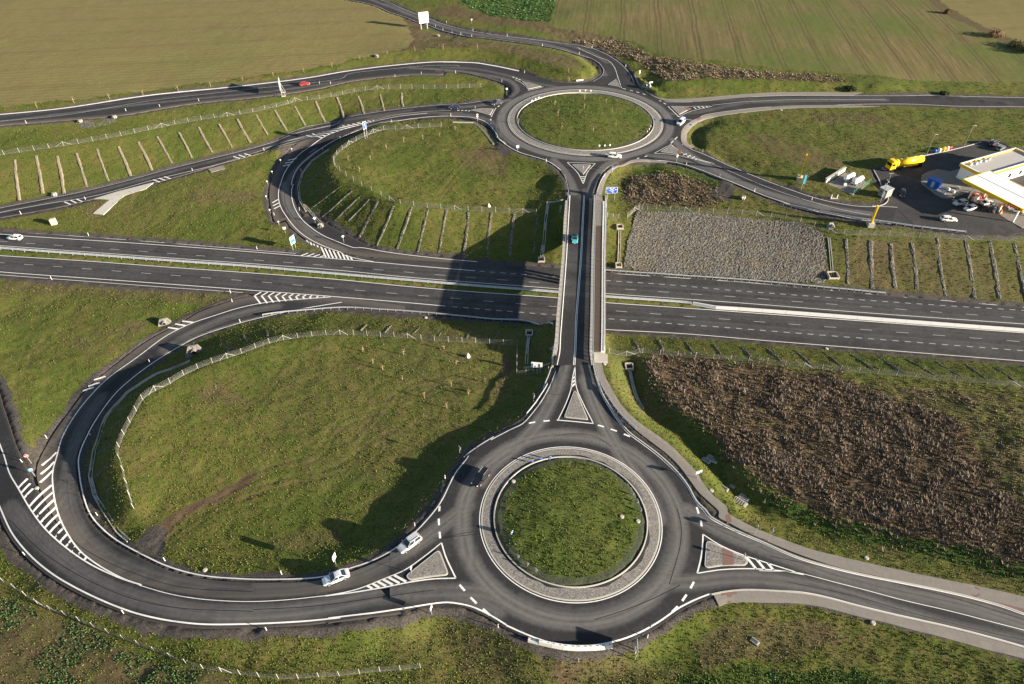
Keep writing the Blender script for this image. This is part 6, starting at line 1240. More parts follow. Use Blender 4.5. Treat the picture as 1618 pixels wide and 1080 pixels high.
q = Vector(G(*S('b3 1390,815')[0])); rt = empty('kiosk', (q.x, q.y, q.z), an+.1, 'grey transformer kiosk at the corner of the forecourt', 'kiosk'); MB().box((0, 1.2, 1.3), (2.6, 3.0, 2.6), M['grey_concrete']).obj('wall', rt); MB().box((0, 1.2, 2.68), (2.9, 3.3, .16), M['sign_back']).obj('roof', rt); MB().box((.5, -.32, 1.1), (.9, .06, 1.9), M['post_white']).obj('door', rt); MB().box((-.6, -.32, 1.6), (.6, .05, .5), M['dark_metal']).obj('louvre', rt)
def pole(name, s, h, label, cat, group=None, r=.07, parts=None, dz=0.0):
    q = Vector(G(*S(s)[0])); rt = empty(name, q, 0, label, cat, group); MB().cyl((0, 0, -.2), (0, 0, h), r, M['galvanised'], 8, r*.6).obj('pole', rt); return rt
rt = pole('camera_mast', 'b3 1360,915', 9.5, 'tall mast hung with cameras beside the grey kiosk', 'mast', r=.11)
for i, z_ in enumerate((5.2, 5.9, 6.6, 7.3)): MB().box((.35*(-1)**i, .15, z_), (.3, .22, .2), M['post_grey']).obj('camera', rt)
MB().box((0, 0, 9.5), (1.4, .12, .12), M['galvanised']).obj('crossarm', rt)
for s, lb in (('J 300,320', 'lamp post left of the row of bins'), ('J 705,222', 'lamp post behind the forecourt right of the row of bins'), ('J 1305,290', 'lamp post at the right edge behind the shop')):
    rt = pole('lamp_post', s, 8.0, lb, 'lamp post', 'lamp posts round the filling station'); MB().box((.5, 0, 8.0), (1.1, .22, .12), M['post_grey']).obj('lantern', rt)
def pylon(s, h, label, facing):
    q = Vector(G(*S(s)[0])); rt = empty('price_pylon', q, facing, label, 'pylon'); MB().box((0, 0, .55), (2.2, 1.7, 1.3), M['concrete']).obj('base', rt); MB().box((0, 0, h/2+1.1), (1.1, .3, h), M['reflector_orange'] if False else M['canopy_yellow']).obj('column', rt); MB().box((0, -.165, h*.55+1.1), (.9, .03, h*.55), M['dark_metal']).obj('price_board', rt); MB().box((0, 0, h+1.3), (1.2, .42, .5), M['canopy_yellow']).obj('cap', rt); MB().box((0, -.17, h+.55), (.85, .04, .7), M['sign_red']).obj('emblem', rt); return rt
pylon('H 1052,815', 7.2, 'tall orange and yellow price pylon on the station lawn', 1.2); pylon('c6 808,280', 5.0, 'shorter yellow pylon with a dark panel beside the station road', 1.45)
rt = pole('banner', 'H 1062,880', 5.4, 'blue feather banner on a pole beside the orange pylon', 'banner'); MB().box((.32, 0, 3.7), (.62, .05, 3.0), M['sign_cyan']).obj('cloth', rt)
rt = empty('goal_posts', Vector(G(*S('H 1270,935')[0])), 0, 'pair of low white posts on the lawn edge by the station road', 'post pair'); [MB().box((x_, 0, .7), (.18, .18, 1.5), M['post_white']).obj('post', rt) for x_ in (-.9, .9)]; MB().box((0, 0, .15), (2.2, .5, .3), M['concrete']).obj('base', rt)
# ------------------------------------------------------------------ signs
def sign(s, w_, h_, ph, facing, label, front='sign_white', n=1, cat='sign', rim=None, shape='rect', back='sign_back', extra=None, group=None, dz=0.0):
    q = Vector(G(*S(s)[0])); rt = empty('road_sign', q, facing, label, cat, group)
    for i in range(n): x_ = 0 if n == 1 else (i/(n-1)-.5)*w_*.62; MB().cyl((x_, .07, -.2), (x_, .07, ph+h_*.8), .05 if n == 1 else .08, M['galvanised'], 8).obj('post', rt)
    def plate(name, sc, y0, y1, m_):
        b = MB()
        if shape == 'round': pts = [(math.cos(t)*w_/2*sc, math.sin(t)*h_/2*sc) for t in np.linspace(0, 2*math.pi, 25)[:-1]]
        elif shape == 'diamond': pts = [(w_*.6*sc, 0), (0, h_*.6*sc), (-w_*.6*sc, 0), (0, -h_*.6*sc)]
        else: pts = [(w_/2*sc, -h_/2*sc), (w_/2*sc, h_/2*sc), (-w_/2*sc, h_/2*sc), (-w_/2*sc, -h_/2*sc)]
        k = len(pts); v = [(a, y0, ph+h_/2+c) for a, c in pts]+[(a, y1, ph+h_/2+c) for a, c in pts]; b.add(v, [tuple(range(k)), tuple(range(2*k-1, k-1, -1))]+[(i, k+i, k+(i+1) % k, (i+1) % k) for i in range(k)], M[m_]); return b.obj(name, rt)
    plate('back_plate', 1.0, -.0, .03, back); plate('border', 1.0, -.015, -.001, 'sign_white'); fp = plate('face', .93, -.03, -.016, front)
    if extra: extra(rt, fp, ph+h_/2)
    return rt
def bars(spec, m_='sign_white'):
    def f(rt, fp, zc):
        for x_, z_, w_, h_, a_ in spec: b = MB(); b.box((x_, -.036, zc+z_), (w_, .012, h_), M[m_], R=Matrix.Rotation(a_, 3, 'Y')); b.obj('symbol', fp)
    return f
def ring_map(rt, fp, zc):
    b = MB(); n = 20; b.add([(.34*r_*math.cos(t), -.04, zc-.05+.34*r_*math.sin(t)) for r_ in (1, .72) for t in np.linspace(0, 2*math.pi, n+1)[:-1]], [(i, (i+1) % n, n+(i+1) % n, n+i) for i in range(n)], M['sign_white']); b.obj('roundabout_symbol', fp)
    for t in (90, 50, 0, -65, 180, 130): a = math.radians(t); b = MB(); b.box((.6*math.cos(a), -.042, zc-.05+.6*math.sin(a)), (.55, .012, .11), M['sign_white'], R=Matrix.Rotation(-a, 3, 'Y')); b.obj('arm', fp)
    for x_, z_, w_, m_ in ((-1.25, .55, .5, 'sign_white'), (-1.3, .1, .55, 'sign_green'), (-1.2, -.25, .5, 'sign_green'), (-1.3, -.6, .35, 'reflector_orange'), (-.5, .72, .55, 'sign_white'), (.65, .72, .65, 'sign_white'), (1.2, .18, .6, 'sign_white'), (.55, -.62, .35, 'sign_white')): b = MB(); b.box((x_, -.04, zc+z_), (w_, .012, .17), M[m_]); b.obj('place_name', fp)
sign('a6 520,635', 3.6, 2.1, 2.2, .06, 'large blue direction board with a roundabout diagram beside the far bridge footpath', 'sign_blue', 2, extra=ring_map)
sign('a6 540,195', .7, .7, 2.1, .3, 'small round blue path sign above the large direction board', 'sign_blue', shape='round', extra=bars([(0, 0, .12, .35, 0)]))
def grn(rt, fp, zc):
    for z_, m_ in ((.5, 'sign_white'), (-.35, 'sign_blue'), (-.9, 'sign_white')): b = MB(); b.box((0, -.04, zc+z_), (1.2, .012, .3), M[m_]); b.obj('place_name', fp)
sign('a2 545,1010', 2.0, 2.6, 1.8, 1.15, 'tall pale blue direction board at the gore of the far loop slip road', 'sign_cyan', 2, extra=grn)
sign('a2 868,610', .9, .9, 1.3, .2, 'white diamond sign plate on the grass bank inside the far loop bend', 'sign_white', shape='diamond'); sign('a2 1312,915', .75, .75, 1.9, .3, 'white diamond sign on a tall post near the motorway merge', 'sign_white', shape='diamond'); sign('a2 405,770', .9, .8, 1.5, .2, 'square white sign on the outer edge of the far loop bend', 'sign_white')
for i, s in enumerate(('a1 800,305', 'a1 525,575', 'a1 322,860', 'a1 200,1100', 'a2 115,245', 'a2 170,455', 'a2 305,640')): sign(s, .46, .46, 1.0, .25, 'small round white marker on a short post in the row outside the far loop bend', shape='round', group='round white markers outside the far loop bend', cat='marker')
sign('a3 880,680', 1.7, 2.6, 3.4, 1.0, 'tall blue direction board seen almost edge on beside the far loop slip road', 'sign_blue', 2, extra=bars([(0, .6, .8, .12, 0), (-.1, .1, .6, .1, 0), (.2, -.6, .1, .6, 0)]))
# big roadside board seen from the side
q = Vector(G(*S('a4 490,670')[0])); rt = empty('direction_board', q, -1.32, 'huge direction board on braced steel legs seen edge on beside the upper left road', 'sign'); MB().box((0, -.1, 4.4), (5.6, .12, 3.4), M['sign_blue']).obj('face', rt); MB().box((0, .0, 4.4), (5.7, .06, 3.5), M['post_grey']).obj('back_plate', rt)
for x_ in (-1.9, 1.9): MB().cyl((x_, .15, -.2), (x_, .15, 6.0), .1, M['galvanised'], 8).obj('leg', rt); MB().cyl((x_, 1.6, 0), (x_, .15, 4.2), .06, M['galvanised'], 6).obj('strut', rt); MB().box((x_, .8, .1), (.5, 1.6, .3), M['manhole']).obj('footing', rt)
# white hoarding at the top
q = Vector(G(*S('c1 415,480')[0])); rt = empty('billboard', q, .35, 'blank white hoarding on two posts at the edge of the field', 'billboard'); MB().box((0, 0, 5.2), (4.6, .25, 4.9), M['sign_white']).obj('panel', rt); [MB().box((x_, .25, 2.2), (.3, .3, 4.6), M['post_grey']).obj('post', rt) for x_ in (-1.5, 1.5)]
for i in range(1, 4): MB().box((-2.3+i*1.15, -.135, 5.2), (.05, .02, 4.8), M['sign_back']).obj('panel_joint', rt)
sign('c3 488,412', .85, .85, 2.0, .35, 'round red and white no entry sign on the grass wedge at the lower left', 'sign_red', shape='round', extra=bars([(0, 0, .55, .16, 0)]))
sign('c3 542,608', .85, .85, 1.6, .35, 'round blue arrow sign at the tip of the grass wedge', 'sign_cyan', shape='round', extra=bars([(0, 0, .5, .14, -.8), (.13, .13, .26, .12, .6)]))
sign('b4 283,552', 1.1, 1.5, 1.6, 1.35, 'white sign seen edge on in the grass behind the silver saloon', n=1)
def gtop(rt, fp, zc): b = MB(); b.box((-.2, -.04, zc+.2), (.5, .012, .35), M['sign_green']); b.obj('panel', fp); b = MB(); b.box((.35, -.04, zc-.1), (.4, .012, .4), M['sign_blue']); b.obj('panel', fp)
sign('b6 375,500', 1.3, .8, 1.6, .35, 'small white board with green and blue panels on the footpath bank', extra=gtop)
sign('a5 870,700', .6, .6, 2.4, .1, 'white sign pair on one pole at the far loop entry to the roundabout', extra=lambda rt, fp, zc: MB().box((0, 0, zc-.75), (.6, .05, .55), M['sign_white']).obj('lower_plate', rt))
sign('c2 208,920', .9, .9, 1.5, .3, 'square white sign at the lower left edge of the far roundabout'); sign('T8 428,752', .8, .9, 1.9, 1.3, 'sign seen edge on at the lane mouth below the left island', back='post_white'); sign('F 322,362', .7, .7, 1.6, 1.9, 'small sign facing away beside the bridge approach on the left', back='sign_back'); sign('C 108,105', .7, .6, 1.6, 2.2, 'small sign seen from behind above the black off-roader', back='sign_back')
sign('H 275,705', .5, .9, 1.9, .3, 'slim white sign on the lower verge of the filling station road mouth'); sign('H 40,165', .6, .6, 2.1, .2, 'pair of white plates on a post on the bank above the far roundabout', extra=lambda rt, fp, zc: MB().box((0, 0, zc-.7), (.55, .05, .5), M['sign_white']).obj('lower_plate', rt)); sign('c7 425,590', 1.6, .5, 1.9, .4, 'narrow white name board beside the concrete outlet by the far roundabout')
sign('G 403,280', .7, .7, 2.2, .1, 'white sign on the grass nose left of the far roundabout'); sign('L 1440,520', 3.0, .5, .3, .25, 'long low white board at the tip of the grass wedge', n=2); sign('L 750,150', .6, .6, 1.6, .2, 'lone white plate on a post beyond the top road')
sign('H 357,505', .7, .7, 2.0, -.2, 'round blue sign on the verge right of the far roundabout', 'sign_blue', shape='round'); sign('G 885,755', .6, .6, .9, .1, 'round blue keep right sign on the island by the bridge', 'sign_blue', shape='round', extra=bars([(0, 0, .3, .1, .7)])); sign('G 1070,765', .6, .6, 1.5, .2, 'small blue plate on the footpath corner by the bridge', 'sign_blue')
sign('T8 806,375', .8, .8, .5, 1.0, 'blue and white sign standing in the near roundabout grass on the left', 'sign_blue', shape='round', extra=bars([(0, 0, .4, .12, .6)]))
def trio(ss, fac, lb, grp, bk='sign_back', ph=.35):
    for s in ss: sign(s, .46, .6, ph, fac, lb, 'sign_blue' if bk == 'sign_back' else 'sign_white', back=bk, group=grp, cat='chevron board')
trio(('C 475,765', 'C 535,812', 'C 588,850'), math.pi-.6, 'chevron board in the row at the lower left of the near roundabout grass', 'chevron boards lower left of the near roundabout')
trio(('C 565,165', 'C 620,152', 'C 677,143'), .3, 'small chevron board in the row at the top of the near roundabout grass', 'chevron boards at the top of the near roundabout')
trio(('C 1200,368', 'C 1228,418', 'C 1250,470'), 1.9, 'small chevron board in the row at the right of the near roundabout grass', 'chevron boards right of the near roundabout')
trio(('G 563,325', 'G 585,315', 'G 607,306'), .2, 'white chevron board in the row at the upper left of the far roundabout', 'chevron boards upper left of the far roundabout', 'post_white'); trio(('G 1312,487', 'G 1302,505', 'G 1290,520'), 1.2, 'white chevron board in the row at the right of the far roundabout', 'chevron boards right of the far roundabout', 'post_white'); trio(('G 988,610', 'G 1022,609', 'G 1055,606'), .05, 'white chevron board in the row at the lower edge of the far roundabout', 'chevron boards at the lower edge of the far roundabout', 'post_white'); trio(('G 865,262', 'G 900,260', 'G 935,262'), .0, 'chevron board in the row at the top of the far roundabout', 'chevron boards at the top of the far roundabout', 'post_white')
# sign on two posts seen from behind next to the near abutment
sign('a8 430,795', 2.6, 1.7, 1.6, math.pi-.12, 'wide board on two white posts seen from behind beside the near bridge abutment', n=2, back='sign_white')
sign('D 785,905', 2.2, 1.5, 1.9, 1.5, 'wide board seen edge on beside the white barrier blocks', n=2, back='sign_back')
sign('T9 343,372', .75, .75, 2.1, 1.5, 'round sign seen edge on beside the footpath left of the other one', shape='round'); sign('T9 408,402', .75, .75, 3.0, 1.5, 'taller round sign seen edge on beside the far footpath of the lower right road', shape='round')
sign('b8 965,520', .6, .6, 1.6, 1.4, 'round sign seen edge on standing on the island with the red strip', shape='round'); sign('B 968,408', .7, .7, 1.5, 1.3, 'round sign seen edge on standing on the left triangular island', shape='round')
# delineators
DL = {'along the motorway': 'T4 420,36 1217,100 245,243 1092,307 1100,350', 'along the near loop slip road': 'T4 710,638 428,980 222,995 | c5 1075,440 | T7 585,745 1262,826 782,497 1334,560 118,470 462,283 | c3 345,395',
 'round the near roundabout': 'T8 490,108 346,332 741,812 1120,975 1447,862 1391,935', 'along the far loop slip road': 'K 441,628 303,760 551,558 876,452 1250,412 | a2 622,412 230,490 300,625',
 'along the top road': 'c1 652,435 810,505 1002,565 1190,600 1422,640 883,355 1448,520 | L 976,230 1202,293 1437,345 1518,305', 'round the far roundabout': 'G 50,415 203,366 1155,100 515,140 372,197 653,700 343,550', 'along the upper left road': 'T1 125,582 757,505 942,478 597,525 | K 420,210 490,210 897,165 1063,145 1280,140', 'along the filling station road': 'H 441,640 338,720 548,800 768,890 1130,945', 'along the far left slip road': 'T1 100,1012 405,944 912,808 1250,712'}
dm = None
for k_, s in DL.items():
    for a, c in S(s):
        q = Vector(G(a, c)); rt = empty('delineator_post', q, rnd.uniform(-.3, .3), 'slim white delineator post standing '+k_, 'delineator', 'delineator posts '+k_)
        if dm is None:
            b_ = MB(); b_.prism([(-.06, -.035), (.06, -.035), (.06, .045), (-.06, .045)], -.1, [1.0, 1.0, 1.08, 1.08], M['post_white']); dm = b_.me('body'); rm = MB().box((0, -.042, .86), (.10, .01, .16), M['black']).me('reflector_band')
        link('body', dm, rt); link('reflector_band', rm, rt)
# ------------------------------------------------------------------ drainage concrete, manholes, slabs
def chute(s, label, wid=.8, box=None, head=None):
    p = GP(s); p = resample(p, 1.0); p = np.c_[p[:, :2], Z(p[:, 0], p[:, 1])+.12]; c = p[0].copy(); rt = empty('drainage_channel', tuple(c), 0, label, 'drain channel'); b = MB(); w_ = wid/2
    b.sweep(p-c, [(-w_, -.4), (w_, -.4), (w_, .1), (w_*.7, .1), (w_*.45, -.12), (-w_*.45, -.12), (-w_*.7, .1), (-w_, .1)], M['concrete']); b.obj('channel', rt)
    for e, on in ((p[0], head), (p[-1], box)):
        if on:
            q = e-c; o = MB(); [o.box((q[0]+x_, q[1]+y_, q[2]+.25), d_, M['manhole']) for x_, y_, d_ in ((-on*.5, 0, (.25, on, 1.0)), (on*.5, 0, (.25, on, 1.0)), (0, on*.5, (on+.25, .25, 1.0)), (0, -on*.5, (on+.25, .25, .5)))]; o.obj('sump', rt); MB().box((q[0], q[1], q[2]+.02), (on*.8, on*.8, .06), M['black']).obj('sump_floor', rt)
chute('a8 325,250 300,420 285,680', 'concrete drain channel with a square inlet box left of the near abutment', .7, None, 1.6); chute('a8 245,735 350,725 480,700 620,672', 'short cross drain below the board left of the near abutment', .5)
chute('a7 285,200 240,500 195,1080 | T5 950,80 945,155', 'pale drain channel running down the far bank left of the bridge', .8, 1.7); chute('a7 270,210 400,205 540,170', 'short cross drain at the top of the far bank left of the bridge', .5)
chute('T5 1316,0 1314,90 1310,182', 'pale drain channel running down the far bank right of the bridge', .7, 1.6, 1.7); chute('c6 305,430 325,620 348,900', 'pale drain channel between the stone bank and the ribbed bank', .7, 2.6)
chute('c4 160,590 200,780 240,960 | F 940,320 985,410', 'drain channel leading from a white inlet box down the ditch by the near footpath', .7, None, 1.7)
chute(CHANNEL, 'long curved concrete ditch channel inside the near loop slip road', .75); chute('K 480,625 380,692 312,772 287,860 294,940 340,1020 | a2 690,320 820,480 980,640', 'long curved concrete ditch channel inside the far loop slip road', .7); chute('G 60,452 200,458 260,515 320,590', 'drain channel along the ditch left of the far roundabout', .5)
def headwall(s, label, w_=2.4, h=1.3, rz=0.0, pipe=.4):
    q = Vector(G(*S(s)[0])); rt = empty('culvert_head', q, rz, label, 'culvert'); b = MB(); b.add([(x_*w_/2*k_, y_, z_) for z_, k_, y_ in ((-.4, 1.1, -.9), (h, .55, .5)) for x_ in (-1, 1)]+[(x_*w_/2*k_, y_, z_) for z_, k_, y_ in ((-.4, 1.1, .9), (h, .55, .9)) for x_ in (-1, 1)], [(0, 1, 3, 2), (5, 4, 6, 7), (2, 3, 7, 6), (0, 2, 6, 4), (1, 5, 7, 3)], M['setts' if 'stone' in label else 'grey_concrete']); b.obj('apron', rt)
    b = MB(); n = 16; b.cyl((0, -.75, h*.42), (0, .4, h*.42), pipe+.12, M['grey_concrete'], n); b.obj('pipe', rt); MB().cyl((0, -.77, h*.42), (0, -.7, h*.42), pipe, M['black'], n).obj('mouth', rt)
headwall('c5 430,880', 'stone pitched culvert outlet in the ditch below the near loop slip road', 4.2, 2.0, .3, .55); headwall('c5 0,460', 'stone culvert inlet outside the near loop slip road', 3.4, 1.2, .4, .4); headwall('c6 335,300', 'round pale culvert head beside the station road guard rail', 2.2, 1.2, .2, .4); headwall('a2 950,670', 'white culvert head at the end of the far loop ditch', 2.2, .9, .5, .3); headwall('H 690,935', 'white pipe end beside the gravel track under the station road', 1.8, .9, -.8, .35)
for s, lb in (('T1 378,578', 'white culvert end left of the gravel lay-by on the upper left road'), ('T1 540,558', 'white culvert end right of the gravel lay-by on the upper left road'), ('T1 255,925', 'flat white culvert end beside the second pale rib on the left bank'), ('T2 165,268', 'small white culvert end at the edge of the ploughed field'), ('c1 702,640', 'small white block on the dry grass below the top road')): headwall(s, lb, 2.0, .8, .1, .3)
q = Vector(G(*S('T1 258,1060')[0])); rt = empty('concrete_shaft', q, .3, 'tall white concrete shaft standing in the grass between slip road and motorway', 'shaft'); MB().box((0, 0, .9), (1.6, 1.1, 2.0), M['manhole']).obj('shaft', rt); MB().box((0, 0, 1.94), (1.3, .9, .08), M['concrete']).obj('lid', rt)
headwall('c7 330,560', 'pale concrete outlet on the bank above the far roundabout', 4.0, 1.2, -.7, .35)
for s, lb, w_ in (('b6 590,235', 'larger grey drain grating in the dark ditch beside the near footpath', 2.4), ('b6 500,255', 'smaller grey drain slab on the lit edge of the near footpath ditch', 1.8), ('b6 765,650', 'small white slab on the footpath bank edge', 1.4), ('b6 980,845', 'long pale slab at the top of the ditch near the red tactile strip', 2.6), ('b6 870,620', 'small square grating deep in the shaded ditch', 1.0), ('b6 1040,780', 'wide square grating deep in the shaded ditch below the long slab', 2.0), ('T9 343,880', 'square concrete cover with a dark grate in the lower right grass', 1.4)):
    q = Vector(G(*S(s)[0])); rt = empty('drain_cover', q, -.75, lb, 'drain cover'); MB().box((0, 0, .12), (w_, w_*.55, .3), M['concrete']).obj('frame', rt); [MB().box((-w_/2+w_*(i+.7)/6, 0, .285), (w_*.07, w_*.4, .04), M['dark_metal']).obj('bar', rt) for i in range(5)]
for s, lb in (('C 1130,505', 'left of the two round pale manhole rings in the near roundabout grass'), ('C 1232,534', 'right of the two round pale manhole rings in the near roundabout grass'), ('A 1250,388', 'round pale manhole ring on the verge of the near loop'), ('E 622,710', 'round pale manhole ring beside the near footpath of the lower right road'), ('E 583,315', 'round pale manhole ring above the far footpath of the lower right road'), ('b6 575,675', 'round pale manhole ring on the footpath bank by the near roundabout'), ('a8 1395,675', 'round white manhole ring at the footpath end of the bridge'), ('c3 570,798', 'round pale manhole ring at the tip of the grass wedge'), ('T5 398,425', 'round pale manhole ring behind the motorway guard rail'), ('T6 684,572', 'round pale manhole ring below the motorway on the right'), ('H 937,375', 'round white manhole ring on the verge of the right road'), ('C 445,283', 'small grey stone ring in the near roundabout grass at the upper left')):
    q = Vector(G(*S(s)[0])); rt = empty('manhole_ring', q, 0, lb, 'manhole'); b = MB(); b.lathe((0, 0, 0), [(.40, -.2), (.40, .16), (.36, .20)], M['manhole'], 16); b.obj('ring', rt, False); MB().cyl((0, 0, .19), (0, 0, .23), .27, M['concrete'], 14).obj('lid', rt)
LB = flat_poly('concrete_hardstanding', gpts('T1 445,940 560,905 730,862 690,895 590,925 490,1016 440,1010 520,945'), .10, M['kerb_stone'], 'pale Y-shaped concrete hardstanding beside the far left slip road', 'hardstanding'); LB2 = flat_poly('concrete_hardstanding', gpts('T1 985,800 1055,782 1068,798 1000,815'), .10, M['footway'], 'small pale concrete slab beside the far left slip road', 'hardstanding')
LB3 = flat_poly('gravel_layby', gpts('T1 385,572 540,558 555,575 470,595 375,608'), .09, M['gravel'], 'grey gravel lay-by below the upper left road', 'lay-by')
for s, lb in (('T5 598,610', 'small white and red figure-like marker in the near loop grass by the fence'), ('G 290,985', 'small white marker stone on the far loop grass above the fence')):
    q = Vector(G(*S(s)[0])); rt = empty('survey_marker', q, 0, lb, 'marker'); b = MB(); b.lathe((0, 0, 0), [(.5, 0), (.42, .5), (.12, .7), (.08, 1.3)], M['post_white'], 10); b.obj('cone', rt); MB().cyl((0, 0, 1.25), (0, 0, 1.45), .12, M['red_plastic'], 8).obj('tip', rt)
# ------------------------------------------------------------------ vegetation: tufts, dead weeds, crop leaves (real blades, one object of each kind)
def blade_mat(name, rough=.9):
    m_, nt_, b_ = base_mat(name, rough, .1); a_ = attr(nt_, 'tint'); nt_.links.new(a_.outputs['Color'], b_.inputs['Base Color']); MATS[name] = m_; return m_
blade_mat('leaf_blades')
def samp(name, arr): return arr
GXI, GYI = xs, ys
def at_grid(arr, px_, py_):
    a = np.asarray(arr, float).reshape(len(ys), len(xs)); i = np.clip(np.searchsorted(xs, px_)-1, 0, len(xs)-2); j = np.clip(np.searchsorted(ys, py_)-1, 0, len(ys)-2)
    u = (px_-xs[i])/(xs[i+1]-xs[i]); t = (py_-ys[j])/(ys[j+1]-ys[j])
    return (a[j, i]*(1-u)+a[j, i+1]*u)*(1-t)+(a[j+1, i]*(1-u)+a[j+1, i+1]*u)*t
def scatter(n, y0, y1, dens_pow=1.0):
    yy = y0+(y1-y0)*rng.random(n)**dens_pow; dep = yy*CP+CAMH*SP; xx = (rng.random(n)*2-1)*(PW/2/FPX*dep*1.04+4); return xx, yy
def blades(name, label, cat, px_, py_, pz_, hgt, wid, lean, nb, tint, flat=0.0):
    n = len(px_); k = nb; h = hgt[:, None]*(.65+.6*rng.random((n, k))); an = rng.random((n, k))*2*np.pi; ln = lean*h*(.4+rng.random((n, k))); wd = (wid[:, None]*(.7+.6*rng.random((n, k))))/2
    bx = px_[:, None]+np.cos(an)*wid[:, None]*.35; by = py_[:, None]+np.sin(an)*wid[:, None]*.35; tx = bx+np.cos(an)*ln; ty = by+np.sin(an)*ln; pz2 = np.repeat(pz_[:, None], k, 1)
    nx_, ny_ = -np.sin(an)*wd, np.cos(an)*wd
    V = np.stack([np.stack([bx-nx_, by-ny_, pz2-.04], -1), np.stack([bx+nx_, by+ny_, pz2-.04], -1), np.stack([tx+nx_*(.35+flat), ty+ny_*(.35+flat), pz2+h], -1), np.stack([tx-nx_*(.15+flat), ty-ny_*(.15+flat), pz2+h*.97], -1)], 2).reshape(-1, 3)
    F = np.arange(len(V)).reshape(-1, 4)
    me = bpy.data.meshes.new(name); me.vertices.add(len(V)); me.vertices.foreach_set('co', V.astype(np.float32).ravel()); me.loops.add(F.size); me.loops.foreach_set('vertex_index', F.astype(np.int32).ravel()); me.polygons.add(len(F)); me.polygons.foreach_set('loop_start', np.arange(0, F.size, 4, dtype=np.int32))
    try: me.polygons.foreach_set('loop_total', np.full(len(F), 4, np.int32))
    except Exception: pass
    me.update(calc_edges=True); me.materials.append(M['leaf_blades'])
    C = np.repeat(tint, k*4, 0); C = np.c_[C*(.8+.4*np.repeat(rng.random(n*k), 4))[:, None], np.ones(len(C))]
    a = me.attributes.new('tint', 'FLOAT_COLOR', 'POINT'); a.data.foreach_set('color', C.astype(np.float32).ravel())
    return tag(link(name, me), label, cat, kind='stuff')
rpoly = np.array(rp)
def lerp3(a, b, t): return np.array(a)[None]*(1-t[:, None])+np.array(b)[None]*t[:, None]
fx_, fy_ = scatter(300000, 40, 330, 1.55)
dd = dist_road(fx_, fy_); near_isl = (np.hypot(fx_-NEAR_C[0], fy_-NEAR_C[1]) < NEAR_R-2.78); far_isl = np.hypot(fx_-FAR_C[0], fy_-FAR_C[1]) < FAR_R-3.45
ring_ = ((np.hypot(fx_-NEAR_C[0], fy_-NEAR_C[1]) < NEAR_R+1) & ~near_isl) | ((np.hypot(fx_-FAR_C[0], fy_-FAR_C[1]) < FAR_R+1) & ~far_isl)
b1 = at_grid(B1, fx_, fy_); a1 = at_grid(A1, fx_, fy_); a0 = at_grid(A0, fx_, fy_); b2 = at_grid(B2, fx_, fy_); fld = at_grid(is_field, fx_, fy_)
clump = fbm(fx_, fy_, 3.0, 77, 3)*.5+.5
ok = ((dd > 1.0) | near_isl | far_isl) & ~ring_ & ~in_poly(fx_, fy_, rpoly) & (fld < .3) & (b1 < .55) & (rng.random(len(fx_)) < (.3+1.0*clump)*np.clip(1.15-(fy_-180)/150, 0, 1)) & (rng.random(len(fx_)) > a1*1.2)
path_mask = np.zeros(len(fx_), bool)
for o_ in bpy.data.objects:
    if o_.name.split('.')[0] in ('footpath', 'stone_rib', 'paving', 'gas_tank_pad', 'concrete_hardstanding', 'gravel_layby', 'paved_island', 'kerb', 'median', 'deck') and o_.type == 'MESH':
        vv_ = np.array([v_.co[:2] for v_ in o_.data.vertices])
        ci = np.round((vv_[:, 0]-RX0)/RS).astype(int); cj = np.round((vv_[:, 1]-RY0)/RS).astype(int); g_ = (ci >= 1) & (ci < RNX-1) & (cj >= 1) & (cj < RNY-1)
        if 'HARD' not in globals(): HARD = np.zeros((RNY, RNX), bool)
        for di in (0, 1) if o_.name.startswith('stone_rib') else (-1, 0, 1): HARD[cj[g_], ci[g_]+(di if di != 1 else 0)] = True
ok &= ~HARD[np.clip(np.round((fy_-RY0)/RS).astype(int), 0, RNY-1), np.clip(np.round((fx_-RX0)/RS).astype(int), 0, RNX-1)]
fx_, fy_, a0, b2, clump = fx_[ok], fy_[ok], a0[ok], b2[ok], clump[ok]; n = len(fx_)
big_ = np.clip(fbm(fx_, fy_, 16, 31, 3)*1.8+.5, 0, 1)
tint = lerp3((.038, .058, .011), (.136, .152, .038), np.clip(rng.random(n)*.75+big_*.35, 0, 1)); dryp = np.clip(a0*.8+(rng.random(n)-.70)*.9, 0, 1); tint = tint*(1-dryp[:, None])+np.array((.175, .138, .062))[None]*dryp[:, None]
tint = tint*(1-.6*b2[:, None])+np.array((.06, .100, .018))[None]*.6*b2[:, None]
hg = (.08+.14*rng.random(n))*(.6+.8*clump)*(1+.6*b2); wd_ = (.09+.11*rng.random(n))*(1+np.clip(fy_-110, 0, 200)/140)
blades('grass_tufts', 'coarse grass tufts covering the verges, banks and loop fields', 'grass', fx_, fy_, at_grid(zz, fx_, fy_)-.02, hg, wd_, .9, 3, tint)
# dead weeds
fx_, fy_ = scatter(240000, 60, 330, 1.2); j1, j2 = rng.normal(0, 2.2, len(fx_)), rng.normal(0, 2.2, len(fx_)); s1_ = at_grid(scrub, fx_+j1, fy_+j2); s2_ = at_grid(np.clip(scrub2, 0, 1), fx_+j1, fy_+j2); s3_ = at_grid(np.clip(scrub3, 0, 1), fx_, fy_); cl = np.clip(fbm(fx_, fy_, 3.4, 41, 4)*1.5+.5, 0, 1)
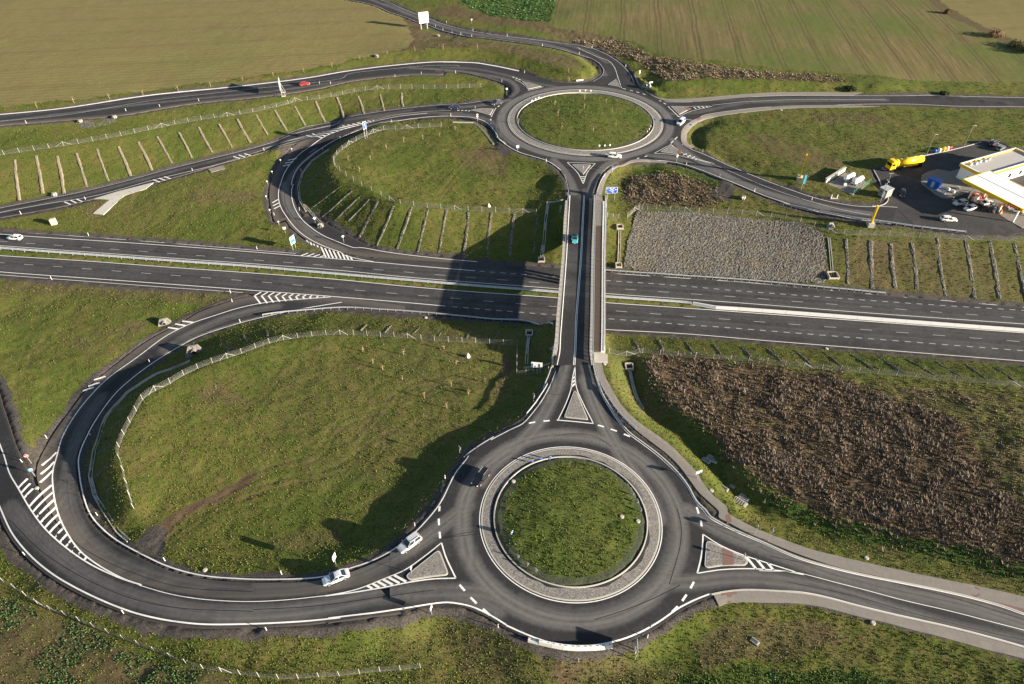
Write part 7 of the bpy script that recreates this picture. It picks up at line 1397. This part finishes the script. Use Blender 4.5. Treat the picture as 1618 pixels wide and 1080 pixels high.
# thinner growth in the upper right of the big patch
mid_ = poly_w('T6 600,640 1618,780 | T9 1618,420 1300,200 | T6 1618,1000 900,750'); thin = in_poly(fx_, fy_, poly_w('T6 700,690 1618,790 1900,830 | T9 1900,420 1500,150 | T6 1300,900 900,780'))
pr_ = np.where(s1_ > .5, .6+.8*cl, 0)*np.where(thin, .5, 1); pr_ = np.where((s2_ > .5), .9, pr_); pr_ = np.where(s3_ > .5, .55, pr_)
ok = (rng.random(len(fx_)) < pr_*1.0) & (dist_road(fx_, fy_) > 1.5) & ~in_poly(fx_, fy_, rpoly); fx_, fy_, cl, th_ = fx_[ok], fy_[ok], cl[ok], thin[ok]; n = len(fx_)
tone = np.clip(cl+.5*(rng.random(n)-.5), 0, 1); tint = lerp3((.075, .056, .043), (.265, .208, .162), tone); s3k = s3_[ok][:, None]; tint = tint*(1-s3k)+(tint*.6+np.array((.14, .115, .08)))*s3k; gmix = np.where(th_, .35, .12)*rng.random(n); tint = tint*(1-gmix[:, None])+np.array((.09, .10, .02))[None]*gmix[:, None]
blades('dead_weeds', 'tall dead brown weeds filling the scrub fields', 'weeds', fx_, fy_, at_grid(zz, fx_, fy_), (.24+.5*rng.random(n))*(.4+.9*cl)*np.where(th_, .6, 1), .08+.08*rng.random(n)+np.clip(fy_-150, 0, 200)/900, .75, 7, tint, .1)
# leafy crop in the corner field, and the rank green strip of the ditch bank
fx_, fy_ = scatter(110000, 38, 130, 1.0); cs = at_grid(np.clip(crop_sw+secrop, 0, 1), fx_, fy_); sb_ = at_grid(np.clip(seband, 0, 1), fx_, fy_); pat = fbm(fx_, fy_, 7, 55, 3)*.5+.5
ok = ((cs > .5) & (pat > .47) & (rng.random(len(fx_)) < .9)) | ((sb_ > .5) & (rng.random(len(fx_)) < .5)); fx_, fy_ = fx_[ok], fy_[ok]; n = len(fx_)
blades('crop_leaves', 'dark green broad leaves of the crop and ditch bank', 'crop', fx_, fy_, at_grid(zz, fx_, fy_), .09+.10*rng.random(n), .13+.11*rng.random(n), 1.3, 3, lerp3((.022, .058, .022), (.085, .140, .050), rng.random(n)), .5)
fx_, fy_ = scatter(60000, 300, 420, 1.0); cs = at_grid(crop_top, fx_, fy_); ok = (cs > .5) & (np.sin((fx_*.99-fy_*.16)*2.2) > .15); fx_, fy_ = fx_[ok], fy_[ok]; n = len(fx_)
if n: blades('crop_rows', 'rows of dark green crop at the top of the picture', 'crop', fx_, fy_, at_grid(zz, fx_, fy_), .25+.2*rng.random(n), .35+.3*rng.random(n), .9, 4, lerp3((.030, .085, .030), (.09, .19, .07), rng.random(n)), .5)
# saplings tied to stakes
def sapling(s, h, label, group, tone=(.20, .15, .10)):
    q = Vector(G(*S(s)[0])); rt = empty('sapling', q, rnd.uniform(0, 6), label, 'sapling', group); b = MB(); b.cyl((0, 0, -.1), (0, 0, h), .06, M['bark'], 6, .02); b.obj('trunk', rt); MB().cyl((.25, 0, -.1), (.25, 0, h*.72), .05, M['wood_stake'], 6).obj('stake', rt)
    b = MB()
    for i in range(26):
        z_ = h*(.45+.55*rnd.random()); a_ = rnd.uniform(0, 6.3); r_ = .15+.4*rnd.random()*(1.15-z_/h*.6); p = Vector((math.cos(a_)*r_, math.sin(a_)*r_, z_)); u = Vector((rnd.uniform(-1, 1), rnd.uniform(-1, 1), rnd.uniform(-.3, 1))).normalized()*.12; w_ = u.cross(Vector((rnd.random(), rnd.random(), rnd.random()))).normalized()*.06; b.add([p-u, p+w_, p+u, p-w_], [(0, 1, 2, 3)], M['twigs'])
        b.add([Vector((0, 0, z_-.1)), Vector((.02, .02, z_-.1)), p], [(0, 1, 2)], M['twigs'])
    b.obj('twigs', rt); MB().box((.125, 0, h*.6), (.3, .05, .05), M['sign_white']).obj('tie', rt)
mat('bark', (.16, .12, .09), .9, .1); mat('twigs', (.24, .17, .10), .9, .1, var=.3)
ORD = ['first', 'second', 'third', 'fourth', 'fifth', 'sixth', 'seventh', 'eighth', 'ninth', 'tenth', 'eleventh', 'twelfth', 'thirteenth', 'fourteenth', 'fifteenth', 'sixteenth']
def row(s, h, txt, group):
    for i, p in enumerate(sorted(S(s))): sapling('O %f,%f' % p, h*rnd.uniform(.85, 1.15), ORD[i]+' staked sapling from the left '+txt, group)
row('T1 178,508 353,487 520,468 680,448 843,430 998,408 1150,384 1293,360 1440,345 1575,318 | L 35,383 212,348 385,322 568,312 785,308 995,340', 2.3, 'along the field edge above the upper left road', 'staked saplings along the field edge')
row('G 710,345 895,365 1030,330 728,410 865,400 1005,415 1070,395 750,495 948,512 1090,475 478,460 895,310', 2.2, 'inside the far roundabout', 'staked saplings inside the far roundabout')
row('K 955,575 1070,560 1182,545 740,690 845,620 755,660 605,690 675,765 1280,500', 2.0, 'on the grass inside the far loop', 'staked saplings inside the far loop')
row('T5 105,585 297,600 482,575 545,645 195,670 288,720 517,745 678,730 390,800 602,790 495,850 150,640', 1.7, 'on the grass inside the near loop', 'staked saplings inside the near loop')
row('L 1370,465 1368,520', 2.4, 'on the grass wedge by the far roundabout', 'staked saplings on the grass wedge')
# shrubs on the field boundary at the upper right
def shrub(s, r, h, label, tone):
    q = Vector(G(*S(s)[0])); rt = empty('shrub', q, 0, label, 'shrub'); b = MB()
    for i in range(7): a_ = i*.9+rnd.random(); b.cyl((0, 0, -.2), (math.cos(a_)*r*.55, math.sin(a_)*r*.55, h*.75), .08, M['bark'], 5, .02)
    b.obj('stems', rt); n_ = 900; b = MB(); mt = mat(tone[0], tone[1], .9, .1, var=.35, scale=2)
    for i in range(n_):
        a_, e_ = rnd.uniform(0, 6.283), rnd.random(); k_ = rnd.random()**.45; lump = 1+.22*math.sin(a_*3+r)+.15*math.sin(a_*7+h); p = Vector((math.cos(a_)*r*k_*lump*math.sqrt(1-e_*e_*.8), math.sin(a_)*r*k_*lump*math.sqrt(1-e_*e_*.8), h*(.08+.92*e_*k_*(.85+.3*rnd.random())))); u = Vector((rnd.uniform(-1, 1), rnd.uniform(-1, 1), rnd.uniform(-1, 1))).normalized(); w_ = u.orthogonal().normalized(); sz = .16+.2*rnd.random(); b.add([p-u*sz, p+w_*sz*.6, p+u*sz, p-w_*sz*.6], [(0, 1, 2, 3)], mt)
    b.obj('foliage', rt)
shrub('T3 1255,62', 1.6, 2.2, 'lone small brown shrub on the pale track at the top right', ('leaf_brown', (.16, .11, .06))); shrub('T3 1478,170', 3.4, 3.4, 'rounded reddish brown shrub halfway along the pale track at the top right', ('leaf_rust', (.17, .105, .065)))
shrub('T3 1578,220', 3.6, 3.0, 'dark green shrub beside the pale track at the right edge', ('leaf_dark', (.045, .055, .022))); shrub('T3 1625,245', 3.8, 3.4, 'last dark shrub cut by the right edge of the picture', ('leaf_dark', (.045, .055, .022))); shrub('T3 795,425', 2.2, 1.6, 'low dark bush on the bank north of the right road', ('leaf_dark', (.045, .055, .022))); shrub('T3 1240,447', 1.8, 1.2, 'small dark bush at the right end of the north bank', ('leaf_dark', (.045, .055, .022)))
# ordinal labels for posts and boards that stand in rows
from collections import defaultdict
rows_ = defaultdict(list)
for o in bpy.data.objects:
    if o.parent is None and 'group' in o and o.get('category') in ('delineator', 'marker', 'chevron board'): rows_[(o['group'], o['category'])].append(o)
for (g_, c_), L_ in rows_.items():
    L_.sort(key=lambda o: FPX*o.location.x/(o.location.y*CP+(CAMH-o.location.z)*SP))
    for i, o in enumerate(L_):
        w_ = o['label'].split(' in the row ')[-1]
        if c_ == 'delineator': o['label'] = ORD[i]+' slim white post from the left '+o['label'].split('standing ')[1]
        elif c_ == 'marker': o['label'] = ORD[i]+' round white marker from the left outside the far loop bend'
        else: o['label'] = ('left', 'middle', 'right')[i]+' one of three small chevron boards '+w_
for o in bpy.data.objects:
    if o.name.startswith(('railing_bars', 'spacers', 'wire_netting')): o['kind'] = 'stuff'
